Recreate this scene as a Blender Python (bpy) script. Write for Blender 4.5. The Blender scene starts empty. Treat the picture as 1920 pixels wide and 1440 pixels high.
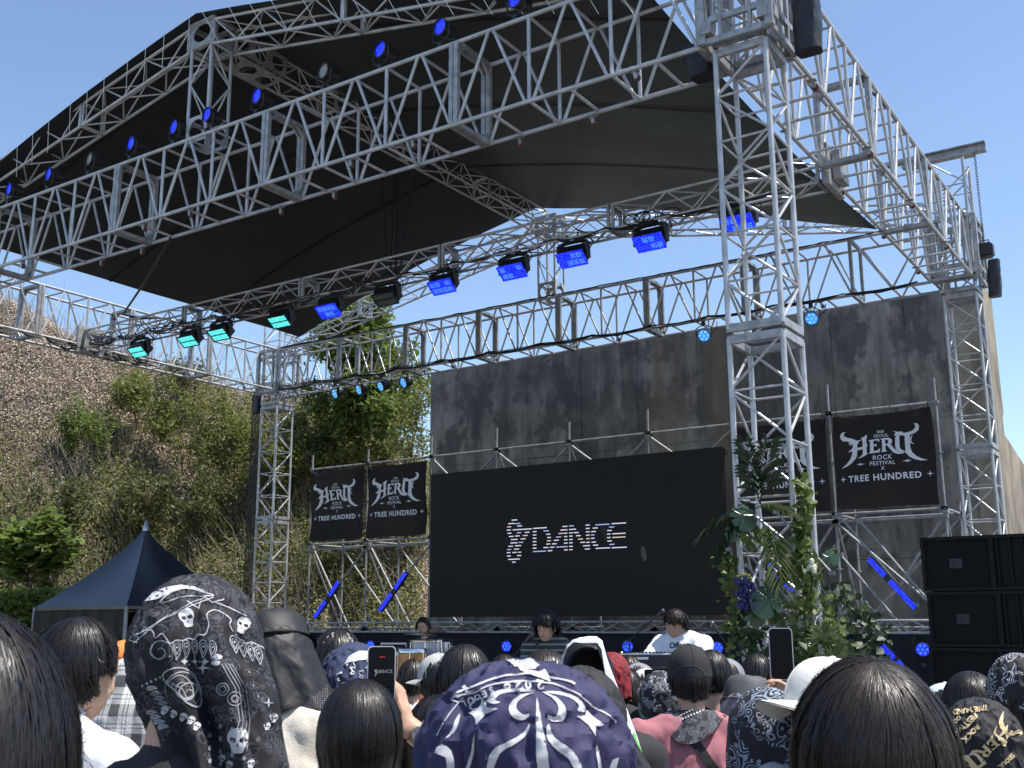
import bpy, bmesh, math, random
import numpy as np
from mathutils import Vector, Matrix
from mathutils.bvhtree import BVHTree
R = math.radians
random.seed(7); np.random.seed(7)
scene = bpy.context.scene
col = scene.collection
# ---------------------------------------------------------------- camera
CAM = np.array([0.5566, -9.0083, 1.75]); FPX = 2034.07
YAW, PIT, ROL = 0.58582, 0.21469, -0.00501
def ray(u, v):
    du, dv = u - 960, v - 720
    c, s = math.cos(-ROL), math.sin(-ROL); du, dv = du*c - dv*s, du*s + dv*c
    x = du/FPX; z = -dv/FPX
    c, s = math.cos(PIT), math.sin(PIT); y = c - z*s; z = s + z*c
    c, s = math.cos(YAW), math.sin(YAW)
    return np.array([x*c - y*s, x*s + y*c, z])
def at(u, v, ax, val):            # point of the plane x/y/z = val seen along a direction
    d = ray(u, v); i = 'xyz'.index(ax)
    return Vector(CAM + (val - CAM[i])/d[i]*d)
FW = Vector((-math.sin(YAW), math.cos(YAW), 0)); RT = Vector((math.cos(YAW), math.sin(YAW), 0))
def dep(u, v, t):                 # point at horizontal distance t in front
    d = Vector(ray(u, v)); return Vector(CAM) + d*(t/(d.x*FW.x + d.y*FW.y))
def LD(lat, d, z=0): p = Vector(CAM) + RT*lat + FW*d; return Vector((p.x, p.y, z))
cd = bpy.data.cameras.new('camera'); cam = bpy.data.objects.new('camera', cd); col.objects.link(cam)
cd.sensor_width = 36; cd.lens = FPX/1920*36; cd.clip_start = .05; cd.clip_end = 2000
f0 = Vector(ray(960, 720)).normalized(); r0 = (Vector(ray(1060, 720)) - Vector(ray(960, 720))).normalized(); u0 = r0.cross(f0)
cam.matrix_world = Matrix(((r0.x, u0.x, -f0.x, CAM[0]), (r0.y, u0.y, -f0.y, CAM[1]), (r0.z, u0.z, -f0.z, CAM[2]), (0, 0, 0, 1)))
scene.camera = cam
cd.dof.use_dof = True; cd.dof.focus_distance = 13; cd.dof.aperture_fstop = 24
# ---------------------------------------------------------------- sky and sun
SUN = Vector((0.40, 0.13, 0.90)).normalized()
w = bpy.data.worlds.new('World'); scene.world = w; w.use_nodes = True
nt = w.node_tree; bg = nt.nodes['Background']
sk = nt.nodes.new('ShaderNodeTexSky'); sk.sky_type = 'NISHITA'; sk.sun_disc = False
sk.sun_elevation = math.asin(SUN.z); sk.sun_rotation = math.atan2(SUN.x, SUN.y)
sk.altitude = 100; sk.air_density = 1.0; sk.dust_density = .6; sk.ozone_density = 2.0
nt.links.new(sk.outputs[0], bg.inputs[0]); bg.inputs[1].default_value = 0.15
sl = bpy.data.lights.new('sun', 'SUN'); sl.energy = 5.0; sl.angle = R(.53); sl.color = (1, .955, .88)
so = bpy.data.objects.new('sun', sl); col.objects.link(so); so.rotation_euler = SUN.to_track_quat('Z', 'Y').to_euler()
vs = scene.view_settings; vs.view_transform = 'Standard'; vs.look = 'None'; vs.exposure = 0.52; vs.gamma = 1
# ---------------------------------------------------------------- materials
MATS = {}
def mat(name, c, rough=.6, metal=0, spec=.5, vary=0, vscale=8, bump=0, bscale=30, emit=None, estr=1, sheen=0, stretch=(1,1,1), c2=None, coat=0, trans=0):
    if name in MATS: return MATS[name]
    m = bpy.data.materials.new(name); m.use_nodes = True; n = m.node_tree.nodes; l = m.node_tree.links; b = n['Principled BSDF']
    b.inputs['Base Color'].default_value = (*c, 1); b.inputs['Roughness'].default_value = rough; b.inputs['Metallic'].default_value = metal
    b.inputs['Specular IOR Level'].default_value = spec; b.inputs['Coat Weight'].default_value = coat
    if sheen: b.inputs['Sheen Weight'].default_value = sheen
    if emit: b.inputs['Emission Color'].default_value = (*emit, 1); b.inputs['Emission Strength'].default_value = estr
    tc = n.new('ShaderNodeTexCoord'); mp = n.new('ShaderNodeMapping'); mp.inputs['Scale'].default_value = stretch; l.new(tc.outputs['Object'], mp.inputs[0])
    if vary or c2:
        t = n.new('ShaderNodeTexNoise'); t.inputs['Scale'].default_value = vscale; t.inputs['Detail'].default_value = 6; t.inputs['Roughness'].default_value = .65
        l.new(mp.outputs[0], t.inputs[0]); r = n.new('ShaderNodeValToRGB'); l.new(t.outputs[0], r.inputs[0])
        a = tuple(x*(1-vary) for x in c); d = c2 if c2 else tuple(min(1, x*(1+vary)) for x in c)
        r.color_ramp.elements[0].position = .34; r.color_ramp.elements[1].position = .66
        r.color_ramp.elements[0].color = (*a, 1); r.color_ramp.elements[1].color = (*d, 1); l.new(r.outputs[0], b.inputs['Base Color'])
    if bump:
        t = n.new('ShaderNodeTexNoise'); t.inputs['Scale'].default_value = bscale; t.inputs['Detail'].default_value = 5; l.new(mp.outputs[0], t.inputs[0])
        bp = n.new('ShaderNodeBump'); bp.inputs['Strength'].default_value = bump; bp.inputs['Distance'].default_value = .02; l.new(t.outputs[0], bp.inputs['Height']); l.new(bp.outputs[0], b.inputs['Normal'])
    if trans:
        tb = n.new('ShaderNodeBsdfTranslucent'); tb.inputs[0].default_value = (*c, 1); mx = n.new('ShaderNodeMixShader'); mx.inputs[0].default_value = trans
        l.new(b.outputs[0], mx.inputs[1]); l.new(tb.outputs[0], mx.inputs[2]); l.new(mx.outputs[0], n['Material Output'].inputs[0])
    MATS[name] = m; return m
def leafmat(name, cols, trans=.35, rough=.5):
    if name in MATS: return MATS[name]
    m = bpy.data.materials.new(name); m.use_nodes = True; n = m.node_tree.nodes; l = m.node_tree.links; b = n['Principled BSDF']
    g = n.new('ShaderNodeNewGeometry'); r = n.new('ShaderNodeValToRGB'); l.new(g.outputs['Random Per Island'], r.inputs[0])
    e = r.color_ramp.elements
    while len(e) < len(cols): e.new(.5)
    for i, c in enumerate(cols): e[i].position = i/(len(cols)-1); e[i].color = (*c, 1)
    l.new(r.outputs[0], b.inputs['Base Color']); b.inputs['Roughness'].default_value = rough; b.inputs['Specular IOR Level'].default_value = .4
    tb = n.new('ShaderNodeBsdfTranslucent'); l.new(r.outputs[0], tb.inputs[0]); mx = n.new('ShaderNodeMixShader'); mx.inputs[0].default_value = trans
    l.new(b.outputs[0], mx.inputs[1]); l.new(tb.outputs[0], mx.inputs[2]); l.new(mx.outputs[0], n['Material Output'].inputs[0])
    MATS[name] = m; return m
ALU = mat('aluminium', (.46, .46, .465), .42, .42, .5, vary=.22, vscale=5, bump=.12, bscale=60)
ALU2 = mat('aluminium_worn', (.34, .34, .34), .5, .5, .5, vary=.3, vscale=9, bump=.2, bscale=40)
GALV = mat('galvanised_steel', (.27, .275, .28), .6, .35, .5, vary=.3, vscale=12, bump=.15, bscale=50)
BLK = mat('black_plastic', (.012, .012, .013), .5)
BLKM = mat('black_metal', (.015, .015, .016), .42, 0, .5, vary=.3)
CABLE = mat('black_cable', (.010, .010, .010), .55)
TARP = mat('black_tarpaulin', (.0155, .0165, .020), .48, 0, .35, vary=.25, vscale=1.2, bump=.25, bscale=3)
RED = mat('red_urethane', (.10, .022, .016), .5)
WHITE = mat('white_plastic', (.75, .75, .74), .5)
# ---------------------------------------------------------------- geometry helpers
class MB:
    def __init__(s): s.v = []; s.f = []; s.n = 0
    def add(s, v, f):
        v = np.asarray(v, float); s.v.append(v); s.f += [tuple(i + s.n for i in q) for q in f]; s.n += len(v); return s
    def tube(s, a, b, r, n=7, r2=None, cap=True):
        a = np.array(a, float); b = np.array(b, float); d = b - a; L = np.linalg.norm(d)
        if L < 1e-6: return s
        d /= L; h = np.array((0, 0, 1.)) if abs(d[2]) < .9 else np.array((1., 0, 0)); x = np.cross(d, h); x /= np.linalg.norm(x); y = np.cross(d, x)
        r2 = r if r2 is None else r2; t = np.arange(n)*2*math.pi/n; ring = np.cos(t)[:, None]*x + np.sin(t)[:, None]*y
        f = [(i, (i+1) % n, n+(i+1) % n, n+i) for i in range(n)]
        if cap: f += [tuple(range(n-1, -1, -1)), tuple(range(n, 2*n))]
        return s.add(np.vstack([a + ring*r, b + ring*r2]), f)
    def path(s, pts, r, n=6):
        P = np.array(pts, float); m = len(P); rr = np.full(m, r) if np.isscalar(r) else np.array(r, float)
        T = np.gradient(P, axis=0); T /= np.linalg.norm(T, axis=1)[:, None] + 1e-9
        x = np.cross(T[0], (0, 0, 1.)); 
        if np.linalg.norm(x) < .1: x = np.cross(T[0], (1., 0, 0))
        V = []; t = np.arange(n)*2*math.pi/n
        for i in range(m):
            x = x - T[i]*(x @ T[i]); x /= np.linalg.norm(x); y = np.cross(T[i], x)
            V.append(P[i] + rr[i]*(np.cos(t)[:, None]*x + np.sin(t)[:, None]*y))
        f = [(k*n+i, k*n+(i+1) % n, (k+1)*n+(i+1) % n, (k+1)*n+i) for k in range(m-1) for i in range(n)]
        f += [tuple(range(n-1, -1, -1)), tuple(range((m-1)*n, m*n))]
        return s.add(np.vstack(V), f)
    def box(s, lo, hi, M=None, bev=0):
        x0, y0, z0 = lo; x1, y1, z1 = hi
        v = np.array([(x0,y0,z0),(x1,y0,z0),(x1,y1,z0),(x0,y1,z0),(x0,y0,z1),(x1,y0,z1),(x1,y1,z1),(x0,y1,z1)], float)
        f = [(0,3,2,1),(4,5,6,7),(0,1,5,4),(1,2,6,5),(2,3,7,6),(3,0,4,7)]
        if bev:
            b = bmesh.new(); vs_ = [b.verts.new(p) for p in v]; [b.faces.new([vs_[i] for i in q]) for q in f]
            bmesh.ops.bevel(b, geom=b.edges[:], offset=bev, segments=2, affect='EDGES'); b.verts.ensure_lookup_table()
            v = np.array([q.co[:] for q in b.verts]); f = [[q.index for q in g.verts] for g in b.faces]; b.free()
        if M is not None: v = (np.array(M.to_3x3()) @ v.T).T + np.array(M.to_translation())
        return s.add(v, f)
    def bar(s, a, b, wd, h, up=(0, 0, 1)):       # rectangular bar
        a = Vector(a); b = Vector(b); d = (b-a); L = d.length; d.normalize(); x = d.cross(Vector(up)); 
        if x.length < 1e-3: x = d.cross(Vector((1, 0, 0)))
        x.normalize(); z = x.cross(d)
        M = Matrix(((d.x, x.x, z.x, a.x), (d.y, x.y, z.y, a.y), (d.z, x.z, z.z, a.z), (0, 0, 0, 1)))
        return s.box((0, -wd/2, -h/2), (L, wd/2, h/2), M)
    def lathe(s, prof, M=None, n=24, cap=True):
        V = []; t = np.arange(n)*2*math.pi/n
        for r, z in prof: V.append(np.stack([r*np.cos(t), r*np.sin(t), np.full(n, z)], 1))
        v = np.vstack(V); m = len(prof)
        f = [(k*n+i, k*n+(i+1) % n, (k+1)*n+(i+1) % n, (k+1)*n+i) for k in range(m-1) for i in range(n)]
        if cap: f += [tuple(range(n-1, -1, -1)), tuple(range((m-1)*n, m*n))]
        if M is not None: v = (np.array(M.to_3x3()) @ v.T).T + np.array(M.to_translation())
        return s.add(v, f)
    def ell(s, c, r, M=None, n=16, m=10):
        pr = [(math.sin(math.pi*(k+.001)/(m-.0) if k else .02), -math.cos(math.pi*k/m)) for k in range(m)] + [(.02, 1)]
        V = []; t = np.arange(n)*2*math.pi/n
        for q, z in pr: V.append(np.stack([q*np.cos(t)*r[0], q*np.sin(t)*r[1], np.full(n, z*r[2])], 1))
        v = np.vstack(V); k_ = len(pr)
        if M is not None: v = (np.array(M.to_3x3()) @ v.T).T
        v = v + np.array(c)
        f = [(k*n+i, k*n+(i+1) % n, (k+1)*n+(i+1) % n, (k+1)*n+i) for k in range(k_-1) for i in range(n)] + [tuple(range(n-1, -1, -1)), tuple(range((k_-1)*n, k_*n))]
        return s.add(v, f)
    def grid(s, P, closed=False):                # P (m,n,3)
        m, n = P.shape[:2]; q = n if closed else n-1
        return s.add(P.reshape(-1, 3), [(i*n+j, i*n+(j+1) % n, (i+1)*n+(j+1) % n, (i+1)*n+j) for i in range(m-1) for j in range(q)])
    def build(s, name, m, parent=None, smooth=True, origin=None):
        me = bpy.data.meshes.new(name); v = np.vstack(s.v) if s.v else np.zeros((0, 3))
        o = bpy.data.objects.new(name, me)
        if origin is not None: v = v - np.array(origin); o.location = origin
        me.from_pydata(v.tolist(), [], s.f); me.update()
        ms = m if isinstance(m, (list, tuple)) else [m]
        for k in ms: me.materials.append(k)
        if smooth:
            me.polygons.foreach_set('use_smooth', [True]*len(me.polygons))
            try: me.set_sharp_from_angle(angle=R(38))
            except Exception: pass
        col.objects.link(o)
        if parent is not None:
            o.parent = parent; o.matrix_parent_inverse = parent.matrix_basis.inverted()
        return o
def tag(o, label=None, cat=None, group=None, kind=None):
    for k, v_ in (('label', label), ('category', cat), ('group', group), ('kind', kind)):
        if v_: o[k] = v_
    return o
def thing(name, label, cat, loc=(0, 0, 0), group=None):
    o = bpy.data.objects.new(name, None); o.location = loc; o.empty_display_size = .1; col.objects.link(o); return tag(o, label, cat, group)
def npmesh(name, V, F, m, parent=None, smooth=False):     # V (n,3), F (k,3|4) index arrays
    me = bpy.data.meshes.new(name); k = F.shape[1]
    me.vertices.add(len(V)); me.vertices.foreach_set('co', np.asarray(V, np.float32).ravel())
    me.loops.add(F.size); me.loops.foreach_set('vertex_index', F.ravel().astype(np.int32))
    me.polygons.add(len(F)); me.polygons.foreach_set('loop_start', (np.arange(len(F))*k).astype(np.int32))
    try: me.polygons.foreach_set('loop_total', np.full(len(F), k, np.int32))
    except Exception: pass
    if smooth: me.polygons.foreach_set('use_smooth', np.ones(len(F), bool))
    me.update(calc_edges=True); me.validate(); me.materials.append(m)
    o = bpy.data.objects.new(name, me); col.objects.link(o)
    if parent is not None: o.parent = parent; o.matrix_parent_inverse = parent.matrix_basis.inverted()
    return o
def leaves(P, size, up=.5, asp=.55, rng=None, nrm=None):   # folded leaf of two quads around each point
    rng = rng or np.random.default_rng(1); n = len(P)
    d = rng.normal(size=(n, 3)); d /= np.linalg.norm(d, axis=1)[:, None]
    nn = rng.normal(size=(n, 3)) + np.array((0, 0, up*3)); 
    if nrm is not None: nn = nn + nrm*2
    nn /= np.linalg.norm(nn, axis=1)[:, None]
    s_ = np.cross(d, nn); s_ /= np.linalg.norm(s_, axis=1)[:, None]+1e-9; d = np.cross(nn, s_)
    L = (size*rng.uniform(.6, 1.3, n))[:, None]; W = L*asp
    a = P - d*L*.5; b = P + d*L*.5; c1 = P + s_*W*.5 + nn*W*.18; c2 = P - s_*W*.5 + nn*W*.18
    V = np.stack([a, c1, b, c2], 1).reshape(-1, 3); i = np.arange(n)[:, None]*4
    F = np.vstack([i + np.array([[0, 1, 2]]), i + np.array([[0, 2, 3]])])
    return V, F.reshape(-1, 3)
def copy_tree(o, parent=None):
    c = o.copy(); col.objects.link(c)
    if parent is not None: c.parent = parent; c.matrix_parent_inverse = o.matrix_parent_inverse.copy()
    for ch in [q for q in list(bpy.data.objects) if q.parent == o]: copy_tree(ch, c)
    return c
# ---------------------------------------------------------------- dimensions
H = 7.17; TH = 1.0; TW = .634; D = 9.09; XR = -3.148; XL = -18.2; XM = (XR+XL)/2
GZ = lambda x, y: -0.045*min(max((y+9), -6), 9.5)    # the ground falls gently towards the stage
# ---------------------------------------------------------------- ground
def build_ground():
    xs = np.array([-400, -150, -60, -30, -20, -10, -5, 0, 5, 10, 30, 100, 400.]); ys = np.array([-300, -60, -20, -15, -12, -9, -6, -3, 0, .5, 5, 10, 20, 60, 200, 500.])
    P = np.array([[(x, y, GZ(x, y)) for x in xs] for y in ys]); o = MB().grid(P).build('ground', mat('asphalt', (.16, .155, .145), .9, vary=.25, vscale=2, bump=.5, bscale=60)); tag(o, kind='structure')
build_ground()
# ---------------------------------------------------------------- trusses
def big_truss(name, label, A, dirv, L, side, nsec, bays, flip=False, group='heavy box trusses of the stage roof grid', joints=None):
    """A = bottom node at the inner face; sections of length L along dirv; side = horizontal width vector."""
    A = Vector(A); dv = Vector(dirv); sd = Vector(side); up = Vector((0, 0, TH)); t = thing(name, label, 'truss', A, group)
    for k in range(nsec):
        a = A + dv*(k*L); b = a + dv*L; m = MB()
        for o_ in (Vector(), sd):
            for u_ in (Vector(), up): m.tube(a+o_+u_, b+o_+u_, .026, 10)
            for i in range(bays):
                p = a + dv*(i*L/bays) + o_; q = a + dv*((i+.5)*L/bays) + o_ + up; r_ = a + dv*((i+1)*L/bays) + o_
                if i: m.tube(p, p+up, .022, 8)
                m.tube(p + dv*.05, q - dv*.03, .019, 8); m.tube(q + dv*.03, r_ - dv*.05, .019, 8)
        for z in (Vector(), up):
            for i in range(1, 2*bays): p = a + dv*(i*L/bays/2) + z; m.tube(p, p+sd, .019, 8)
        m.build('truss_section', ALU, t)
    for k in range(nsec+1):
        a = A + dv*(k*L); m = MB(); hw = dv*.033
        for sg in (-1, 1):
            if (k == 0 and sg < 0) or (k == nsec and sg > 0): continue
            c = a + hw*sg
            for o_ in (Vector(), sd): m.bar(c+o_, c+o_+up, .055, .055, dv)
            for z in (Vector(), up): m.bar(c+z, c+z+sd, .055, .055)
            for o_, s2 in ((Vector(), sd.normalized()), (sd, -sd.normalized())):
                for z, uz in ((Vector(), 1), (up, -1)): m.bar(c+o_+z+s2*.14, c+o_+z+Vector((0, 0, .14*uz)), .03, .03)
        m.build('joint_frame', ALU2, t)
    return t
def caster(t, p, ang=0):
    o = MB().box((-.05, -.035, -.006), (.05, .035, .0), Matrix.Translation(p)).tube(Vector(p)+Vector((0, 0, -.01)), Vector(p)+Vector((.02, 0, -.05)), .018, 8)
    for s in (-1, 1): o.bar(Vector(p)+Vector((.02, s*.024, -.045)), Vector(p)+Vector((.035, s*.024, -.10)), .006, .04)
    c = o.build('caster', ALU2, t)
    M = Matrix.Translation(Vector(p)+Vector((.035, 0, -.09))) @ Matrix.Rotation(R(90), 4, 'X')
    w_ = MB().lathe([(.015, -.015), (.034, -.014), (.038, 0), (.034, .014), (.015, .015)], M, 16).build('wheel', RED, c)
x0 = -3.18
ft = big_truss('box_truss', 'long heavy box truss across the front of the stage roof, nearest the crowd', (x0, 0, H), (-1, 0, 0), 3.0, (0, TW, 0), 6, 3)
bt = big_truss('box_truss', 'box truss across the back of the stage roof in front of the concrete wall', (XL-.02, D, H), (1, 0, 0), 1.975, (0, TW, 0), 7, 2)
m = MB()
rt = big_truss('box_truss', 'right side box truss running back from the near tower, seen from below like a ladder', (XR, TW+.02, H), (0, 1, 0), (D-TW-.04)/3, (TW, 0, 0), 3, 3)
lt = big_truss('box_truss', 'left side box truss running above the brown bank to the far left tower', (XL, TW+.02, H), (0, 1, 0), (D-TW-.04)/4, (-TW, 0, 0), 4, 2)
# short filler from last back section to the corner
def stub(t, a, b, side):
    a = Vector(a); b = Vector(b); sd = Vector(side); up = Vector((0, 0, TH)); m = MB()
    for o_ in (Vector(), sd):
        for u_ in (Vector(), up): m.tube(a+o_+u_, b+o_+u_, .026, 10)
        m.tube(a+o_+up, (a+b)/2+o_, .019, 8); m.tube((a+b)/2+o_, b+o_+up, .019, 8)
    for z in (Vector(), up):
        for i in (1, 2, 3): p = a + (b-a)*i/4 + z; m.tube(p, p+sd, .019, 8)
    m.build('truss_section', ALU, t)
stub(bt, (XL-.02+7*1.975, D, H), (XR, D, H), (0, TW, 0))
for i in range(17):
    xx = x0-.75-i*.95
    for yy in (0, TW):
        if (i*3+int(yy > 0)*2) % 4 in (0, 1): caster(ft, (xx+(.1 if yy else 0), yy, H-.026))
for i in range(14):
    if i % 2 == 0: caster(bt, (XL+1.2+i*1.0, D+(TW if i % 4 else 0), H-.026))
for i in range(8):
    caster(rt, (XR+(.0 if i % 2 else TW), 1.2+i*.98, H-.026)); 
    if i % 2: caster(lt, (XL-(.0 if i % 4 else TW), 1.0+i*1.0, H-.026))
def small_box(m, a, b, up, side, r=.021, rd=.011, cell=.42, plates=True):
    """lighter box truss between centre points a,b with cross-section vectors up, side"""
    a = Vector(a); b = Vector(b); up = Vector(up); sd = Vector(side); L = (b-a).length; n = max(2, round(L/cell)); dv = (b-a)/n
    cs = [up*.5+sd*.5, up*.5-sd*.5, -up*.5-sd*.5, -up*.5+sd*.5]
    for c in cs: m.tube(a+c, b+c, r, 8)
    for j in range(4):
        c, e = cs[j], cs[(j+1) % 4]
        for i in range(n):
            p, q = (c, e) if (i+j) % 2 else (e, c)
            m.tube(a+dv*i+p, a+dv*(i+1)+q, rd, 6)
        for i in (0, n): m.tube(a+dv*i+c, a+dv*i+e, rd*1.2, 6)
def ring_frame(m, c, up, side, th=.03, hole=.75, axis=None):
    """square plate with a round hole; corners of the light trusses"""
    c = Vector(c); up = Vector(up); sd = Vector(side); ax = up.cross(sd).normalized()*th/2; n = 24; V = []; F = []
    for z in (-1, 1):
        for i in range(n):
            t = i*2*math.pi/n; cx, sy = math.cos(t), math.sin(t); k = 1/max(abs(cx), abs(sy))
            V.append(c + sd*.5*cx*k + up*.5*sy*k + ax*z)
        for i in range(n):
            t = i*2*math.pi/n; V.append(c + sd*.5*hole*math.cos(t) + up*.5*hole*math.sin(t) + ax*z)
    for i in range(n):
        j = (i+1) % n
        F += [(2*n+i, 2*n+j, 3*n+j, 3*n+i), (j, i, n+i, n+j), (i, j, 2*n+j, 2*n+i), (n+j, n+i, 3*n+i, 3*n+j)]
    m.add(np.array([v[:] for v in V]), F)
# towers
def tower(label, x, y, w_, top, plates, base=-.45, sleeve=True):
    t = thing('truss_tower', label, 'tower', (x+w_/2, y+w_/2, base), 'aluminium towers carrying the stage roof'); z0 = base+.1; n = 0
    zs = [z0]+sorted(plates)+[top]
    c4 = [(x, y), (x+w_, y), (x+w_, y+w_), (x, y+w_)]
    for a, b in zip(zs[:-1], zs[1:]):
        m = MB(); a += .04; b -= .04
        for cx, cy in c4: m.tube((cx, cy, a), (cx, cy, b), .026, 10)
        k = max(1, round((b-a)/.5)); dz = (b-a)/k
        for j in range(4):
            p, q = c4[j], c4[(j+1) % 4]
            for i in range(k):
                n += 1; s1, s2 = (p, q) if (i+j) % 2 else (q, p)
                m.tube((*s1, a+i*dz+.02), (*s2, a+(i+1)*dz-.02), .0135, 7)
                if i: m.tube((*p, a+i*dz), (*q, a+i*dz), .012, 7)
        m.build('mast_section', ALU, t)
    for z in plates:
        m = MB()
        for dz in (-.055, .055):
            for j in range(4): m.bar((*c4[j], z+dz), (*c4[(j+1) % 4], z+dz), .045, .075)
        m.build('joint_frame', ALU2, t)
    if sleeve:
        m = MB(); e = .085
        s4 = [(x-e, y-e), (x+w_+e, y-e), (x+w_+e, y+w_+e), (x-e, y+w_+e)]
        for z in (H-.02, H+.2, H+TH-.15, H+TH+.03):
            for j in range(4): m.bar((*s4[j], z), (*s4[(j+1) % 4], z), .04, .06)
        for j in range(4):
            p, q = s4[j], s4[(j+1) % 4]
            for u_ in (0, .28, .72, 1):
                X = p[0]+(q[0]-p[0])*u_; Y = p[1]+(q[1]-p[1])*u_
                if u_ in (0,): m.bar((X, Y, H-.04), (X, Y, H+TH+.05), .075, .075)
                else: m.bar((X, Y, H), (X, Y, H+TH), .05, .035)
            for u_ in (.08, .92):
                X = p[0]+(q[0]-p[0])*u_; Y = p[1]+(q[1]-p[1])*u_; m.box((X-.05, Y-.05, H+.05), (X+.05, Y+.05, H+.17))
        m.build('sleeve_block', ALU2, t)
    m = MB(); m.box((x-.15, y-.15, base), (x+w_+.15, y+w_+.15, base+.1)); 
    for cx, cy in c4: m.tube((cx, cy, base+.1), (cx, cy, base+.2), .04, 8)
    m.build('base_plate', ALU2, t)
    return t
tw1 = tower('near right aluminium lattice tower with plants wound around its lower part', -3.06, .0, .5, 10.2, [1.3, 4.27, 7.1, 9.0])
tw2 = tower('far right aluminium lattice tower in front of the concrete wall end', -3.0, 9.2, .5, 9.3, [1.6, 4.37, 6.95])
tw3 = tower('far left aluminium lattice tower beside the two left banners', -18.78, 9.15, .52, 9.0, [1.2, 4.1, 6.85])
tw4 = tower('near left aluminium lattice tower outside the left edge', -18.75, .0, .5, 10.0, [1.3, 4.27, 7.1])
def hoist(t, x, y, z, dx):                      # I-beam arm on the tower top with chain hoist
    m = MB(); a = (x-.75, y, z); b = (x+.6, y, z)
    m.bar((a[0], y, z+.07), (b[0], y, z+.07), .16, .02).bar((a[0], y, z-.07), (b[0], y, z-.07), .16, .02).bar(a, b, .02, .13)
    for k in (-.55, .3): m.box((x+k-.1, y-.12, z-.1), (x+k+.1, y+.12, z-.085))
    m.build('hoist_beam', ALU2, t)
def chain(name, label, a, b, group=None, r=.011):
    a = Vector(a); b = Vector(b); n = int((b-a).length/.045); m = MB(); d = (b-a)/n
    for i in range(n):
        p = a+d*(i+.5); s = .014; e = Vector((s, 0, 0)) if i % 2 else Vector((0, s, 0))
        q = d*.62
        m.path([p-q+e, p+q+e, p+q-e, p-q-e, p-q+e], .0045, 4)
    return tag(m.build(name, BLKM), label, 'chain', group)
hoist(tw2, -2.75, 9.35, 9.42, 1)
chain('hoist_chain', 'thin chain hanging from the beam above the far right tower', (-2.33, 9.35, 9.33), (-2.33, 9.35, 7.82))
def motor(label, p):
    t = thing('chain_hoist', label, 'hoist', p, 'black chain hoists on the towers'); p = Vector(p)
    MB().box((-.14, -.11, -.12), (.12, .11, .12), Matrix.Translation(p), .03).build('body', BLKM, t)
    MB().path([p+Vector((-.06, 0, .11)), p+Vector((-.06, 0, .18)), p+Vector((.06, 0, .18)), p+Vector((.06, 0, .11))], .01).build('handle', BLKM, t)
    return t
def chain_bag(label, p, h, w_, tilt=0):
    n = 20; ts = np.linspace(0, 1, 14); P = []
    for k, t in enumerate(ts):
        rr = w_*(.86+.16*math.sin(t*2.6)+.03*math.sin(k*2.1)); a = np.arange(n)*2*math.pi/n
        sx = np.sign(np.cos(a))*np.abs(np.cos(a))**.6; sy = np.sign(np.sin(a))*np.abs(np.sin(a))**.6
        fold = 1+.05*np.sin(a*5+k*.7)
        P.append(np.stack([p[0]+rr*sx*fold+tilt*(t-.0), p[1]+rr*.8*sy*fold, np.full(n, p[2]-h*t)], 1))
    m = MB().grid(np.array(P), True); k = 13*n; m.add(P[-1], [tuple(range(n))]); m.add(P[0]*1.0, [tuple(range(n-1, -1, -1))])
    return tag(m.build('chain_bag', mat('black_nylon', (.012, .012, .016), .4, bump=.6, bscale=9)), label, 'bag', 'black chain bags hanging from the roof grid')
motor('black chain hoist on the far right tower above a hanging bag', (-2.31, 9.35, 7.62))
chain_bag('long black chain bag hanging beside the far right tower', (-2.2, 9.3, 7.43), .62, .10, -.03)
chain_bag('large black chain bag at the top of the near right tower', (-2.24, .25, 7.95), 1.02, .125, .01)
chain_bag('black chain bag hanging under the roof corner of the far left tower', (-19.1, 9.3, 7.25), .5, .11)
chain_bag('black bag lashed under the front truss beside the near right tower', (-3.42, .35, 7.4), .36, .14, .1)
m = MB()
for i in range(6):
    a = Vector((-19.22+.03*i, 9.25+.02*i, 7.2)); m.path([a, a+Vector((.01, 0, -2)), a+Vector((-.03, .02, -4.5)), a+Vector((0, 0, -7.4))], .014, 5)
tag(m.build('cable_bundle', CABLE), 'black power cables hanging down beside the far left tower', 'cable')
# middle truss with strobe lights
m = MB(); t = thing('lighting_truss', 'lighter truss hung mid roof carrying ten blue strobe lights', 'truss', (XM, 3.9, 7.28))
xs_ = np.linspace(XL+.05, XR-.1, 6)
for a, b in zip(xs_[:-1], xs_[1:]):
    m = MB(); small_box(m, (a+.03, 3.92, 7.28), (b-.03, 3.92, 7.28), (0, 0, .36), (0, .36, 0), .021, .012, .4); m.build('truss_section', ALU, t)
for a in xs_:
    m = MB()
    for s in (-.035, .035):
        for yy in (-.18, .18): m.bar((a+s, 3.92+yy, 7.1), (a+s, 3.92+yy, 7.46), .04, .04)
        for zz in (7.1, 7.46): m.bar((a+s, 3.74, zz), (a+s, 4.1, zz), .04, .04)
    m.build('joint_frame', ALU2, t)
for xx, s in ((XL, 1), (XR, -1)):
    m = MB(); m.box((xx-.04, 3.6, 7.0), (xx+.04, 4.25, 7.55), None, .01); m.box((xx-s*.1-.05, 3.75, 7.1), (xx-s*.1+.05, 4.1, 7.48)); m.build('end_bracket', ALU2, t)
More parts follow.
